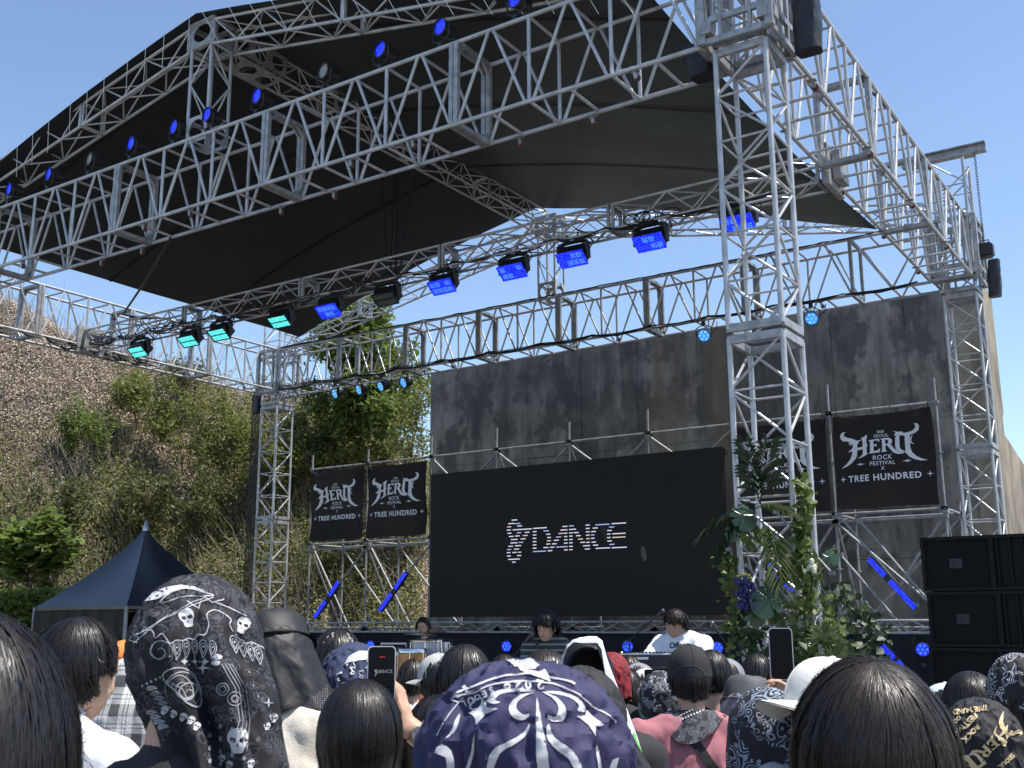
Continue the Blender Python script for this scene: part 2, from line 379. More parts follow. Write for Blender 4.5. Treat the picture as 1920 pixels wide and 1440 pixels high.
# gable frames, ridge and posts
EZ = 8.40; AZ = 9.82
def gable(label, y):
    t = thing('gable_truss', label, 'truss', (XM, y, H+TH), 'sloping roof trusses meeting at the ridge')
    for xe, s in ((XR+.0, 1), (XL, -1)):
        A = Vector((XM+s*.25, y, AZ-.05)); B = Vector((xe, y, EZ)); n = 3
        for k in range(n):
            m = MB(); small_box(m, A.lerp(B, k/n), A.lerp(B, (k+1)/n-.006), (0, 0, .37), (0, .38, 0), .023, .013, .46)
            if k: 
                c = A.lerp(B, k/n)
                for yy in (-.19, .19): m.bar(c+Vector((0, yy, -.185)), c+Vector((0, yy, .185)), .05, .05, (1, 0, 0))
            m.build('rafter_section', ALU, t)
    m = MB()
    for yy in (-.19, .19): ring_frame(m, (XM, y+yy, AZ), (0, 0, .38), (.5, 0, 0), .012, .7)
    for xx in (-.25, .25):
        ring_frame(m, (XM+xx, y, AZ), (0, 0, .38), (0, .38, 0), .012, .72)
        for yy in (-.19, .19): m.tube((XM+xx, y+yy, AZ-.2), (XM+xx, y+yy, AZ+.19), .024, 8)
    for zz in (-.19, .19):
        for xx in (-.25, .25): m.tube((XM+xx, y-.2, AZ+zz), (XM+xx, y+.2, AZ+zz), .024, 8)
        for yy in (-.19, .19): m.tube((XM-.25, y+yy, AZ+zz), (XM+.25, y+yy, AZ+zz), .024, 8)
    m.build('ridge_block', ALU2, t)
    m = MB(); small_box(m, (XM, y, H+TH+.38), (XM, y, AZ-.2), (0, .36, 0), (.4, 0, 0), .024, .013, .5)
    z = H+TH+.2
    for yy in (-.19, .19): ring_frame(m, (XM, y+yy, z), (0, 0, .38), (.42, 0, 0), .012, .74)
    for xx in (-.21, .21): ring_frame(m, (XM+xx, y, z), (0, 0, .38), (0, .38, 0), .012, .74)
    m.build('king_post', ALU, t)
    return t
gable('front pair of sloping roof trusses on the gable end nearest the crowd', .3)
gable('rear pair of sloping roof trusses above the back truss against the sky', D+.32)
t = thing('ridge_truss', 'ridge truss running front to back under the black roof sheet', 'truss', (XM, .5, AZ))
for k in range(4):
    y0_ = .55+k*2.12; m = MB(); small_box(m, (XM, y0_, AZ), (XM, y0_+2.08, AZ), (0, 0, .36), (.36, 0, 0), .022, .012, .4)
    m.build('truss_section', ALU, t)
for k in range(3):
    m = MB(); y0_ = .62+k*.34; ring_frame(m, (XM-.27, y0_, AZ), (0, 0, .36), (0, .34, 0), .012, .7); ring_frame(m, (XM+.27, y0_, AZ), (0, 0, .36), (0, .34, 0), .012, .7)
    ring_frame(m, (XM, y0_, AZ-.2), (.5, 0, 0), (0, .34, 0), .012, .7); m.build('corner_frame', ALU2, t)
# roof sheet
def roof():
    nu, nv = 50, 40; tt = thing('roof_tarpaulin', 'black sheet roof stretched over the gable trusses', 'tarpaulin', (XM, 4, AZ))
    for s, xe, lab in ((1, -3.88, 'right'), (-1, -17.3, 'left')):
        P = np.zeros((nu+1, nv+1, 3))
        for i in range(nu+1):
            v_ = i/nu                             # ridge -> eave
            for j in range(nv+1):
                u_ = j/nv; x = XM + (xe-XM)*v_
                zl = 10.06 + (8.17-10.06)*v_ + (.14 if s < 0 else 0)*v_
                zl += .15*math.sin(v_*math.pi)*(1-.5*u_)                # rides over the trusses
                y0_ = -.02; y1_ = 8.85 - .12*math.sin(v_*math.pi)
                if v_ > .96: y1_ += .0
                zz = zl - .05*math.sin(u_*math.pi)*(1-v_*.3) + .005*math.sin(u_*23+v_*9)*math.sin(v_*17)
                xx = x - s*.10*math.sin(u_*math.pi)*v_**3
                P[i, j] = (xx, y0_+(y1_-y0_)*u_, zz)
        MB().grid(P).build('roof_panel', TARP, tt)
        for jj in (4, 16, 28): Q = P[:, jj:jj+2].copy(); Q[:, 1, 1] = Q[:, 0, 1]+.055; Q[:, :, 2] -= .012; MB().grid(Q).build('seam', mat('tarp_seam', (.006, .006, .007), .7), tt)
        # seam straps and eyelet cords along the front edge
        for k in range(15):
            v_ = (k+.5)/15; q = P[int(v_*nu), 0]; MB().tube(q, (q[0]+.18*s, .12, q[2]-.42), .004, 4).build('lashing_cord', WHITE, tt)
        for k in range(6):
            v_ = (k+.7)/6.5; q = P[int(v_*nu), -1]; MB().tube(q, (q[0], D+.12, q[2]-.1), .004, 4).build('lashing_cord', WHITE, tt)
    return tt
roof()
# ratchet straps across
def strap(label, a, b, r=.02): return tag(MB().path([a, Vector(a).lerp(Vector(b), .5)+Vector((0, 0, -.05)), b], r, 5).build('strap', CABLE), label, 'strap')
strap('long black strap stretched diagonally under the left roof sheet', (-11.7, .6, H-.03), (-18.15, 4.6, 8.0), .022)
strap('short black strap tied to the left side truss', (-18.15, 4.6, 8.0), (-18.2, 5.6, H+TH), .03)
m = MB()
for i, (u1, u2) in enumerate(((716, 725), (742, 732), (745, 742), (778, 748))):
    a = at(u1, 330, 'x', XM+.15*i); b = at(u2, 520, 'y', 3.9); m.path([a, a.lerp(b, .5), b], .016, 5)
tag(m.build('cable_bundle', CABLE), 'four black cables dropping from the ridge to the lighting truss', 'cable')
# cables draped along trusses
def drape(m, a, b, n, sag, r=.012, rnd=None):
    rnd = rnd or random; a = Vector(a); b = Vector(b)
    for i in range(n):
        p = a.lerp(b, i/n); q = a.lerp(b, (i+1)/n); s = sag*rnd.uniform(.3, 1.3)
        pts = []
        for k in range(7):
            t = k/6; c = p.lerp(q, t); c.z -= s*4*t*(1-t); c.y += rnd.uniform(-.02, .02); pts.append(c)
        m.path(pts, r, 5)
m = MB()
for j in range(4): drape(m, (XL+.3, 3.75-.02*j, 7.12+.02*j), (XR-.5, 3.72+.02*j, 7.13), 16, .1, .011)
for j in range(34):
    x = random.choice((-17.6, -17.2, -15.9, -15.5, -13.2, -12.9, -10.6, -8.3, -6.1, -5.6))+random.uniform(-.35, .35); c = Vector((x, 3.74+random.uniform(-.05, .05), 7.14)); pts = []
    for k in range(10): pts.append(c+Vector((.13*math.cos(k*.8+j), .03*math.sin(k), .07*math.sin(k*.8+j)+.02*random.random())))
    m.path(pts, .01, 4)
tag(m.build('cable_run', CABLE), 'tangled black cables draped along the mid roof lighting truss', 'cable')
m = MB()
for j in range(5): drape(m, (XL, D-.03, H+.02+.02*j), (XR-.2, D-.05, H+.03), 12, .06, .01)
tag(m.build('cable_run', CABLE), 'black cables tied along the bottom of the back truss', 'cable')
m = MB()
for j in range(5): drape(m, (XL+.03, .8, H+TH*0-.02), (XL+.03, 5.5, H), 9, .09, .012)
for j in range(26):
    c = Vector((XL+random.uniform(-.3, .05), random.uniform(3.2, 5.6), H-.02)); pts = [c+Vector((.03*math.sin(k), .2*math.cos(k*.7+j), .08*math.sin(k*.7+j))) for k in range(9)]; m.path(pts, .012, 4)
tag(m.build('cable_run', CABLE), 'tangled black cables along the left side truss', 'cable')
m = MB(); drape(m, (XR+TW, 3, H+TH+.02), (XR+TW, D, H+TH+.02), 5, .03, .014); drape(m, (XR+TW-.05, 3, H+TH+.03), (XR+TW, D, H+TH+.02), 4, .05, .012)
tag(m.build('cable_run', CABLE), 'black cable lying along the top of the right side truss', 'cable')
m = MB()
drape(m, (-16, D-.02, H+TH+.035), (XL+.1, D-.02, H+TH+.035), 2, -.02, .02); drape(m, (XL, D-.02, H+TH+.035), (-4, D-.02, H+TH+.035), 16, .015, .014)
tag(m.build('cable_run', CABLE), 'black cable running along the top of the back truss', 'cable')

# ================================================================ artwork helpers
def glyphs(txt, size=1, align='CENTER', offset=0.0, sx=1, shear=0, space=1):
    c = bpy.data.curves.new('text', 'FONT'); c.body = txt; c.size = size; c.align_x = align; c.offset = offset; c.resolution_u = 3; c.shear = shear; c.space_character = space
    o = bpy.data.objects.new('text', c); col.objects.link(o); me = o.to_mesh(depsgraph=None, preserve_all_data_layers=False)
    v = np.array([(p.co.x*sx, p.co.y) for p in me.vertices]); f = [tuple(p.vertices) for p in me.polygons]
    o.to_mesh_clear(); bpy.data.objects.remove(o); bpy.data.curves.remove(c); return v, f
from mathutils.geometry import tessellate_polygon
def poly2(pts): return np.array(pts, float), [tuple(t) for t in tessellate_polygon([[Vector((p[0], p[1], 0)) for p in pts]])]
def smooth2(pts, n=4):            # Catmull-Rom through the traced outline
    P = np.array(pts, float); m = len(P); out = []
    for i in range(m):
        a, b, c, d = P[i-1], P[i], P[(i+1) % m], P[(i+2) % m]
        for k in range(n):
            t = k/n; out.append(.5*((2*b)+(c-a)*t+(2*a-5*b+4*c-d)*t*t+(3*b-a-3*c+d)*t**3))
    return out
class Art:
    """flat artwork: list of (verts2d, faces)"""
    def __init__(s): s.p = []
    def poly(s, pts, sm=0): s.p.append(poly2(smooth2(pts, sm) if sm else pts)); return s
    def mesh(s, v, f): s.p.append((v, f)); return s
    def text(s, txt, x, y, size, rot=0, offset=0.0, sx=1, flip=1, space=1, align='CENTER', shear=0):
        v, f = glyphs(txt, size, align, offset, sx, shear, space); 
        if len(v) == 0: return s
        v = v*np.array((1, -flip)); c, q = math.cos(rot), math.sin(rot); v = v @ np.array(((c, q), (-q, c))); s.p.append((v+np.array((x, y)), f)); return s
    def dot(s, x, y, r, n=10, ry=None, rot=0):
        ry = ry or r; a = np.arange(n)*2*math.pi/n; P = np.stack([r*np.cos(a), ry*np.sin(a)], 1); c, q = math.cos(rot), math.sin(rot)
        s.p.append(poly2((P @ np.array(((c, q), (-q, c)))+np.array((x, y))).tolist())); return s
    def star4(s, x, y, r, w=.22, rot=0):
        P = [(x+(r if k % 2 == 0 else r*w)*math.cos(k*math.pi/4+rot), y+(r if k % 2 == 0 else r*w)*math.sin(k*math.pi/4+rot)) for k in range(8)]; return s.poly(P)
    def line(s, pts, w, closed=False, taper=False):
        P = np.array(pts, float); T = np.gradient(P, axis=0); T /= np.linalg.norm(T, axis=1)[:, None]+1e-9; N = np.stack([-T[:, 1], T[:, 0]], 1); n = len(P)
        ww = np.full(n, w/2.) if not taper else w/2.*np.sin(np.linspace(.12, math.pi-.12, n))
        V = np.vstack([P+N*ww[:, None], P-N*ww[:, None]]); s.p.append((V, [(i, i+1, n+i+1, n+i) for i in range(n-1)])); return s
    def ring(s, x, y, r, w, n=20, ry=None, rot=0):
        a = np.linspace(0, 2*math.pi, n); ry = ry or r; c, q = math.cos(rot), math.sin(rot); P = np.stack([r*np.cos(a), ry*np.sin(a)], 1) @ np.array(((c, q), (-q, c))); return s.line(P+np.array((x, y)), w)
    def skull(s, x, y, h, rot=0):
        c, q = math.cos(rot), math.sin(rot); k = h/20
        out = [(0, -10), (5, -9), (8, -5), (8, 0), (6, 3), (5, 6), (4, 10), (0, 10.5), (-4, 10), (-5, 6), (-6, 3), (-8, 0), (-8, -5), (-5, -9)]
        e1 = [(1.2, -1.5), (5.8, -2.5), (6, 1), (3, 2.2), (1.2, 1)]
        O = smooth2(out, 2); E1 = e1[::-1]; E2 = [(-a, b) for a, b in e1]; N = [(0, 2.5), (1.2, 5), (-1.2, 5)]
        tr = lambda L: [Vector((x+k*(a*c-b*q), y+k*(a*q+b*c), 0)) for a, b in L]
        loops = [tr(O), tr(E1), tr(E2), tr(N)]; t = tessellate_polygon(loops); s.p.append((np.array([p[:2] for L in loops for p in L]), [tuple(f) for f in t])); return s
    def paisley(s, x, y, h, rot=0, w=1.5, inner=True, m=1):
        def drop(k, n=26):
            a = np.linspace(0, 2*math.pi, n); r = k*(1-.0*a); X = r*.52*np.sin(a)*np.sin(a/2)**1.0+.22*k*np.sin(a/2)**4*0; Y = -r*np.cos(a); X = X + .25*k*np.clip(-Y/k, 0, 1)**2
            return np.stack([m*X, Y], 1)
        c, q = math.cos(rot), math.sin(rot); Q = np.array(((c, q), (-q, c)))
        s.line(drop(h/2) @ Q+np.array((x, y)), w)
        if inner: s.line(drop(h*.3) @ Q+np.array((x, y))+np.array((0, h*.04)) @ Q, w*.8); s.dot(*(np.array((0, h*.13)) @ Q+np.array((x, y))), h*.06, 8)
        return s
    def swirl(s, x, y, r, w, turns=1.4, rot=0, m=1):
        a = np.linspace(0, turns*2*math.pi, 30); rr = r*(1-a/a[-1]*.85); return s.line(np.stack([x+m*rr*np.cos(a+rot), y+rr*np.sin(a+rot)], 1), w, taper=True)
    def flat(s): 
        V = []; F = []; n = 0
        for v, f in s.p: V.append(v); F += [tuple(i+n for i in q) for q in f]; n += len(v)
        return (np.vstack(V) if V else np.zeros((0, 2))), F
def decal(name, art, fn, m, parent, lift=.003, maxedge=None, bvh=None, stagger=.0004):
    """fn maps a 2D art point to (origin, direction); the point is laid on the surface it meets"""
    V3 = []; F3 = []; n = 0
    for idx, (v, f) in enumerate(art.p):
        b = bmesh.new(); vs_ = [b.verts.new((p[0], p[1], 0)) for p in v]
        for q in f:
            try: b.faces.new([vs_[i] for i in q])
            except Exception: pass
        if maxedge:
            for _ in range(5):
                e = [x for x in b.edges if x.calc_length() > maxedge]
                if not e: break
                bmesh.ops.subdivide_edges(b, edges=e, cuts=1); bmesh.ops.triangulate(b, faces=b.faces[:])
        b.verts.index_update(); ok = {}; loc = []
        for q in b.verts:
            o_, d_ = fn(q.co.x, q.co.y); d_ = Vector(d_).normalized(); hit = bvh.ray_cast(Vector(o_), d_)
            if hit[0] is None: continue
            nn = hit[1] if hit[1].dot(d_) < 0 else -hit[1]
            ok[q.index] = len(loc); loc.append(hit[0]+nn*(lift+stagger*(idx % 4)))
        for q in b.faces:
            if all(x.index in ok for x in q.verts):
                P = [loc[ok[x.index]] for x in q.verts]
                if max((P[i]-P[i-1]).length for i in range(len(P))) < .25: F3.append(tuple(ok[x.index]+n for x in q.verts))
        V3 += [p[:] for p in loc]; n += len(loc); b.free()
    if not F3: return None
    mb = MB(); mb.add(np.array(V3), F3); return mb.build(name, m, parent)
def bvh_of(o):
    me = o.data; mw = o.matrix_basis; return BVHTree.FromPolygons([mw @ v.co for v in me.vertices], [tuple(p.vertices) for p in me.polygons])
# ================================================================ concrete wall
def wall_mat():
    m = mat('stained_concrete', (.10, .10, .10), .9); n = m.node_tree.nodes; l = m.node_tree.links; b = n['Principled BSDF']
    tc = n.new('ShaderNodeTexCoord')
    def noise(sc, stretch, det=8):
        mp = n.new('ShaderNodeMapping'); mp.inputs['Scale'].default_value = stretch; l.new(tc.outputs['Object'], mp.inputs[0]); t = n.new('ShaderNodeTexNoise'); t.inputs['Scale'].default_value = sc; t.inputs['Detail'].default_value = det; t.inputs['Roughness'].default_value = .65; l.new(mp.outputs[0], t.inputs[0]); return t
    def ramp(src, p0, c0, p1, c1):
        r = n.new('ShaderNodeValToRGB'); e = r.color_ramp.elements; e[0].position = p0; e[0].color = (*c0, 1); e[1].position = p1; e[1].color = (*c1, 1); l.new(src, r.inputs[0]); return r
    def mix(a, c, fac, mode='MIX'):
        x = n.new('ShaderNodeMix'); x.data_type = 'RGBA'; x.blend_type = mode
        if isinstance(fac, (int, float)): x.inputs[0].default_value = fac
        else: l.new(fac, x.inputs[0])
        l.new(a, x.inputs[6])
        if isinstance(c, tuple): x.inputs[7].default_value = (*c, 1)
        else: l.new(c, x.inputs[7])
        return x.outputs[2]
    base = ramp(noise(.5, (1, 1, 1)).outputs[0], .3, (.165, .155, .138), .7, (.31, .287, .25))
    streak = ramp(noise(2.1, (1, 1, .11)).outputs[0], .40, (.40, .40, .40), .62, (1.2, 1.2, 1.16))
    fine = ramp(noise(5, (1, 1, .35)).outputs[0], .35, (.62, .62, .62), .65, (1.3, 1.3, 1.3))
    c = mix(base.outputs[0], streak.outputs[0], .8, 'MULTIPLY'); c = mix(c, fine.outputs[0], .6, 'MULTIPLY')
    blot = ramp(noise(1.1, (1, 1, .75), 12).outputs[0], .515, (0, 0, 0), .575, (.8, .8, .8)); c = mix(c, (.075, .074, .070), blot.outputs[0]); bl2 = ramp(noise(.45, (1, 1, .9), 12).outputs[0], .55, (0, 0, 0), .72, (.6, .6, .6)); c = mix(c, (.36, .345, .31), bl2.outputs[0])
    # rust coloured run-off in one zone of the wall
    mp = n.new('ShaderNodeMapping'); mp.inputs['Location'].default_value = (9.7, 0, 0); mp.inputs['Scale'].default_value = (.55, .01, .02); l.new(tc.outputs['Object'], mp.inputs[0])
    g = n.new('ShaderNodeTexGradient'); g.gradient_type = 'SPHERICAL'
    mp.inputs['Location'].default_value = (9.25*.55, 0, 0); l.new(mp.outputs[0], g.inputs[0])
    rs = ramp(noise(2.2, (1, 1, .06)).outputs[0], .42, (0, 0, 0), .66, (1, 1, 1))
    k = n.new('ShaderNodeMath'); k.operation = 'MULTIPLY'; l.new(g.outputs[0], k.inputs[0]); l.new(rs.outputs[0], k.inputs[1])
    k2 = n.new('ShaderNodeMath'); k2.operation = 'MULTIPLY'; l.new(k.outputs[0], k2.inputs[0]); k2.inputs[1].default_value = 1.3
    c = mix(c, (.20, .145, .09), k2.outputs[0])
    l.new(c, b.inputs['Base Color'])
    bp = n.new('ShaderNodeBump'); bp.inputs['Strength'].default_value = .5; bp.inputs['Distance'].default_value = .03; l.new(noise(3, (1, 1, .6), 10).outputs[0], bp.inputs['Height']); l.new(bp.outputs[0], b.inputs['Normal'])
    return m
WM = wall_mat()
wt = thing('concrete_wall', 'tall dark streaked concrete wall behind the stage with a sloping end', 'wall', (-9, 13, -.5))
WX0, WX1, WY = -16.62, -3.02, 13.0
m = MB()                                         # formwork panels, slightly offset, so that seams show
nx, nz = 9, 3
for i in range(nx):
    for k in range(nz):
        xa = WX0+(WX1-WX0)*i/nx; xb = WX0+(WX1-WX0)*(i+1)/nx; za = (-.5, 2.9, 5.6)[k]; zb = (2.9, 5.6, 8.1)[k]
        o_ = .006*((i*7+k*5) % 4); m.box((xa+.004, WY+o_, za+.004), (xb-.004, WY+.9, zb-.004))
mw = m.build('wall_panel', WM, wt, smooth=False)
prof = [at(u, v, 'x', WX1) for u, v in ((1862, 760), (1873, 800), (1922, 876))]
q0 = prof[1]; q1 = prof[2]; sl_ = (q1.z-q0.z)/(q1.y-q0.y)
pr = [(WY, -.5), (WY, 8.12), (WY+.95, 8.2), (WY+.95, q0.z), (q0.y+.3, q0.z-.05), (q1.y, q1.z), (q1.y+2.2, q1.z+sl_*2.2), (q1.y+2.4, -.5)]
pr = [(WY+.0, -.5), (WY+.0, 8.11), (WY+.92, 8.16), (max(WY+.95, prof[0].y), prof[0].z), (q0.y, q0.z), (q1.y, q1.z), (q1.y+2.6, q1.z+sl_*2.6), (q1.y+2.8, -.5)]
v = [(WX1+.01, a, b) for a, b in pr]+[(WX1-.7, a+.01, b-.01) for a, b in pr]; k = len(pr)
f = [tuple(range(k)), tuple(range(2*k-1, k-1, -1))]+[(i, k+i, k+(i+1) % k, (i+1) % k) for i in range(k)]
mb = MB().add(v, f); mb.build('wing_wall', mat('weathered_concrete', (.24, .205, .16), .9, vary=.5, vscale=1.6, bump=.6, bscale=5, c2=(.36, .31, .23), stretch=(1, 1, .45)), wt, smooth=False)
# ================================================================ LED screen
SY = 10.0
sx0, sx1, sz1, sz0 = -14.24, -7.33, 4.93, 1.83
led = thing('led_screen', 'large dark video wall on scaffolding showing broken white letters', 'screen', ((sx0+sx1)/2, SY+.1, sz0))
MB().box((sx0, SY, sz0), (sx1, SY+.12, sz1), None, .01).build('panel', mat('led_panel', (.019, .018, .0165), .6, 0, .25), led)
m = MB(); 
for i in range(1, 14): x = sx0+(sx1-sx0)*i/14; m.box((x-.0012, SY-.001, sz0+.01), (x+.0012, SY+.01, sz1-.01))
for i in range(1, 6): z = sz0+(sz1-sz0)*i/6; m.box((sx0+.01, SY-.0014, z-.0012), (sx1-.01, SY+.01, z+.0012))
m.build('module_seams', mat('seam', (.010, .010, .010), .7), led)
m = MB(); m.box((sx0-.0, SY+.12, sz0), (sx1, SY+.3, sz0+.1)).box((sx0, SY+.12, sz1-.12), (sx1, SY+.3, sz1-.02))
for i in range(8): x = sx0+.1+(sx1-sx0-.2)*i/7; m.box((x-.03, SY+.12, sz0), (x+.03, SY+.3, sz1))
m.build('rear_frame', BLKM, led)
rows = """210:236-298;250:198-262,262-332;287:186-230;277:300-352;323:182-226;315:248-462;300:478-630;359:190-234;353:296-342;348:384-436;341:474-516;395:206-256;389:274-324;384:362-416;378:474-514;332:594-654;370:626-670;429:230-302;422:338-392;415:474-514;407:636-676;467:222-300;461:314-366;453:474-514;443:634-676;505:200-250;499:274-342;490:474-514;480:626-668;542:184-230;537:264-318;527:474-514;520:594-650;577:182-222;575:244-292;572:306-344;562:476-622;555:642-692;615:184-226;610:298-342;651:198-326;684:242-280;282:808-862;276:882-934;322:786-862;315:882-958;361:762-816;358:824-862;355:882-922;351:934-988;401:736-792;396:826-862;391:884-922;386:962-1012;438:710-766;432:826-864;429:884-922;424:984-1038;478:690-742;470:826-864;467:884-922;461:1010-1062;461:1074-1116;516:668-716;512:738-866;506:884-922;499:1040-1116;546:826-866;544:884-922;536:1060-1116;267:1068-1114;261:1178-1336;247:1360-1522;305:1070-1114;300:1148-1204;343:1072-1114;340:1130-1184;381:1072-1112;378:1128-1168;420:1074-1114;416:1128-1168;458:1136-1184;493:1152-1208;526:1180-1342;519:1362-1530;289:1332-1390;328:1312-1362;369:1310-1348;362:1368-1516;408:1310-1348;403:1368-1516;446:1314-1362;484:1336-1392"""
seg = {0: MB(), 1: MB(), 2: MB()}
kk = 0
for it in rows.split(';'):
    yy, rr = it.split(':'); yy = float(yy)
    for r_ in rr.split(','):
        a, b = map(float, r_.split('-')); p = at(920+a/6, 940+(yy+2)/6, 'y', SY-.003); q = at(920+b/6, 940+(yy-2)/6, 'y', SY-.003); zc = (p.z+q.z)/2; kk += 1
        c_ = 1 if kk % 11 == 4 else (2 if kk % 7 == 3 else 0); seg[c_].box((p.x, SY-.004, zc-.0095), (q.x, SY-.0005, zc+.0095))
for k_, (c_, e_) in enumerate((((.7, .7, .75), (.62, .60, .70)), ((.8, .65, .5), (.66, .45, .32)), ((.45, .5, .8), (.34, .38, .70)))):
    seg[k_].build('lit_segments', mat('led_lit_%d' % k_, c_, .5, emit=e_, estr=.62), led, smooth=False)
p = at(1207, 1038, 'y', SY-.003); a = Art().dot(0, 0, .055, 14, .15, .15); v_, f_ = a.flat()
MB().add([(p.x+x, SY-.002, p.z+y) for x, y in v_], f_).build('worn_patch', mat('worn_patch', (.13, .125, .105), .8, vary=.5, vscale=14), led)
p = at(1133, 1000, 'y', SY-.003); MB().add([(p.x-.1, SY-.002, p.z+.14), (p.x+.07, SY-.002, p.z+.14), (p.x+.05, SY-.002, p.z-.2)], [(0, 1, 2)]).build('worn_patch', mat('worn_patch2', (.045, .038, .032), .8), led)
# ================================================================ scaffolding
PX = [-17.98, -16.2, -14.33, -12.55, -10.73, -8.92, -7.13, -5.31, -3.47]
sc = thing('scaffolding', 'tube scaffolding carrying the screen and the four banners', 'scaffold', (-10.7, 10.6, -.4))
def coupler(m, p): m.box((p[0]-.05, p[1]-.05, p[2]-.035), (p[0]+.05, p[1]+.05, p[2]+.035), None, .01)
SF = 10.14; SB = 11.3
for i, x in enumerate(PX):
    for y in (SF, SB):
        if y == SB and i not in (0, 1, 2, 4, 6, 7, 8): continue
        m = MB(); top = 5.8+random.uniform(-.12, .12) if y == SF else 3.75; m.tube((x, y, -.42), (x, y, top), .0243, 9)
        for z in (.7, 1.6, 2.6, 3.55, 4.5, 5.36):
            if z < top: m.lathe([(.026, z-.012), (.055, z-.01), (.055, z+.004), (.026, z+.008)], Matrix.Translation((x, y, 0)), 12)
        m.lathe([(.024, top-.03), (.03, top), (.03, top+.01)], Matrix.Translation((x, y, 0)), 8); m.build('upright', GALV, sc)
def rod(a, b, name='ledger', r=.0243, ml=GALV): m = MB().tube(a, b, r, 9); coupler(m, a); coupler(m, b); return m.build(name, ml, sc)
for i in range(8):
    a, b = PX[i], PX[i+1]
    rod((a, SF, 5.36), (b, SF, 5.36)); rod((a, SF, 1.6), (b, SF, 1.6)); rod((a, SF, .7), (b, SF, .7))
    if i in (0, 1, 6, 7): 
        rod((a, SF, 3.55), (b, SF, 3.55)); rod((a, SF-.02, 3.42), (b, SF-.02, 3.42)); rod((a, SB, 3.55), (b, SB, 3.55))
        s = i in (0, 1); rod((b if s else a, SF, 3.4), (a if s else b, SF, 1.65), 'brace'); rod((a if s else b, SB, 3.5), (b if s else a, SB, 1.6), 'brace')
        rod((a if s else b, SF+.1, 3.5), (b if s else a, SF+.1, .75) if s else (a, SF+.1, 1.0), 'brace')
    rod((a, SF, 1.55), (b, SF, .72), 'brace') if i % 2 else rod((b, SF, 1.55), (a, SF, .72), 'brace')
for i, x in enumerate(PX):
    if i in (0, 1, 2, 6, 7, 8): rod((x, SF, 3.55), (x, SB, 3.55), 'transom'); rod((x, SF, 3.5), (x, SB, 1.6), 'brace')
    else: rod((x, SF, 5.3), (x-.35, SB+.6, 3.9), 'brace')
    rod((x, SF, 1.6), (x, SB, 1.6), 'transom')
for i in (3, 4, 5, 6):
    rod((PX[i], SF+.03, 5.3), (PX[i]-.75, SF+.1, 4.75), 'brace'); rod((PX[i], SF+.03, 5.3), (PX[i]+.72, SF+.1, 4.75), 'brace')
rod((PX[2]+.02, SF+.03, 5.3), (PX[2]+.6, SF+.1, 4.75), 'brace')
# long raking tubes on the right
for a, b in (((1572, 965), (1716, 1135)), ((1610, 975), (1735, 1120)), ((1575, 1040), (1705, 1190)), ((1620, 1130), (1735, 1235)), ((1640, 1170), (1750, 1300)), ((1560, 1110), (1640, 1180)), ((1380, 1010), (1500, 1150)), ((1400, 1060), (1530, 1215)), ((1366, 1030), (1470, 1170)), ((1440, 990), (1580, 1150)), ((1455, 960), (1560, 1075))):
    rod(at(*a, 'y', 9.95), at(*b, 'y', 9.95), 'brace', .022)
m = MB(); small_box(m, (-17.4, 9.75, 1.62), (-3.6, 9.75, 1.62), (0, 0, .2), (0, .22, 0), .02, .01, .45); tag(m.build('floor_truss', ALU, None), 'low horizontal truss lying behind the musicians under the screen', 'truss')
def ledge(label, x0, x1): tag(MB().box((x0, 9.9, 1.47), (x1, 10.05, 1.56)).build('rail', ALU2, None), label, 'rail')
# banners
CLOTH = mat('black_banner_cloth', (.026, .023, .022), .75, 0, .3, vary=.15, vscale=2, trans=.25)
SILV = mat('banner_print', (.78, .78, .83), .7)
def hero_art():
    A = Art(); S_ = 2
    A.poly([(262,225),(215,232),(186,270),(190,315),(215,345),(270,348),(300,362),(318,385),(345,395),(340,440),(318,455),(332,475),(325,530),(295,595),(245,655),(178,714),(250,688),(315,645),(365,595),(392,550),(400,400),(425,350),(470,330),(395,340),(340,315),(275,298),(240,282),(235,250)])
    A.poly([(396,440),(472,425),(472,458),(396,474)]); A.poly([(530,262),(490,290),(450,310),(468,335),(470,520),(440,560),(395,588),(455,570),(500,550),(540,520),(522,505),(520,440),(537,405),(520,385),(520,330),(530,300)])
    A.poly([(318,385),(278,372),(308,398),(322,418)]); A.poly([(338,440),(305,470),(270,496),(320,487),(342,480)])
    A.poly([(548,340),(690,322),(688,367),(655,345),(612,350),(612,400),(640,398),(650,385),(655,432),(640,420),(612,425),(612,490),(660,480),(697,450),(690,507),(550,524),(566,500),(566,362)])
    A.poly([(703,327),(765,316),(765,480),(787,497),(708,507),(722,487),(722,347)]); A.poly([(765,316),(822,318),(853,345),(850,385),(818,412),(765,420),(765,400),(795,392),(806,365),(795,342),(765,336)]); A.poly([(785,412),(832,402),(872,460),(918,498),(992,522),(992,533),(918,537),(858,512),(818,460)])
    A.poly([(868,224),(905,250),(880,290),(912,292),(893,320),(888,430),(904,482),(950,513),(1015,516),(990,490),(958,475),(946,440),(946,310),(962,272),(1012,286),(990,240),(920,240)])
    A.poly([(1015,296),(1086,276),(1080,330),(1082,460),(1100,520),(1150,570),(1210,600),(1280,618),(1200,627),(1120,607),(1060,572),(1018,522),(988,516),(1018,498)])
    A.poly([(905,242),(960,262),(1040,256),(1110,240),(1150,210),(1165,175),(1140,138),(1190,142),(1212,178),(1200,230),(1160,265),(1100,287),(1020,297),(955,286)]); A.poly([(1082,330),(1122,290),(1100,342),(1098,380),(1135,414),(1083,396)])
    return A
def fix(A):                                      # undo the slope of the photographed artwork, centre it, unit = art width 1000
    for i, (v, f) in enumerate(A.p): v = v.copy(); v[:, 1] += (v[:, 0]-720)*.062; v[:, 0] -= 735; v[:, 1] -= 480; A.p[i] = (v, f)
    return A
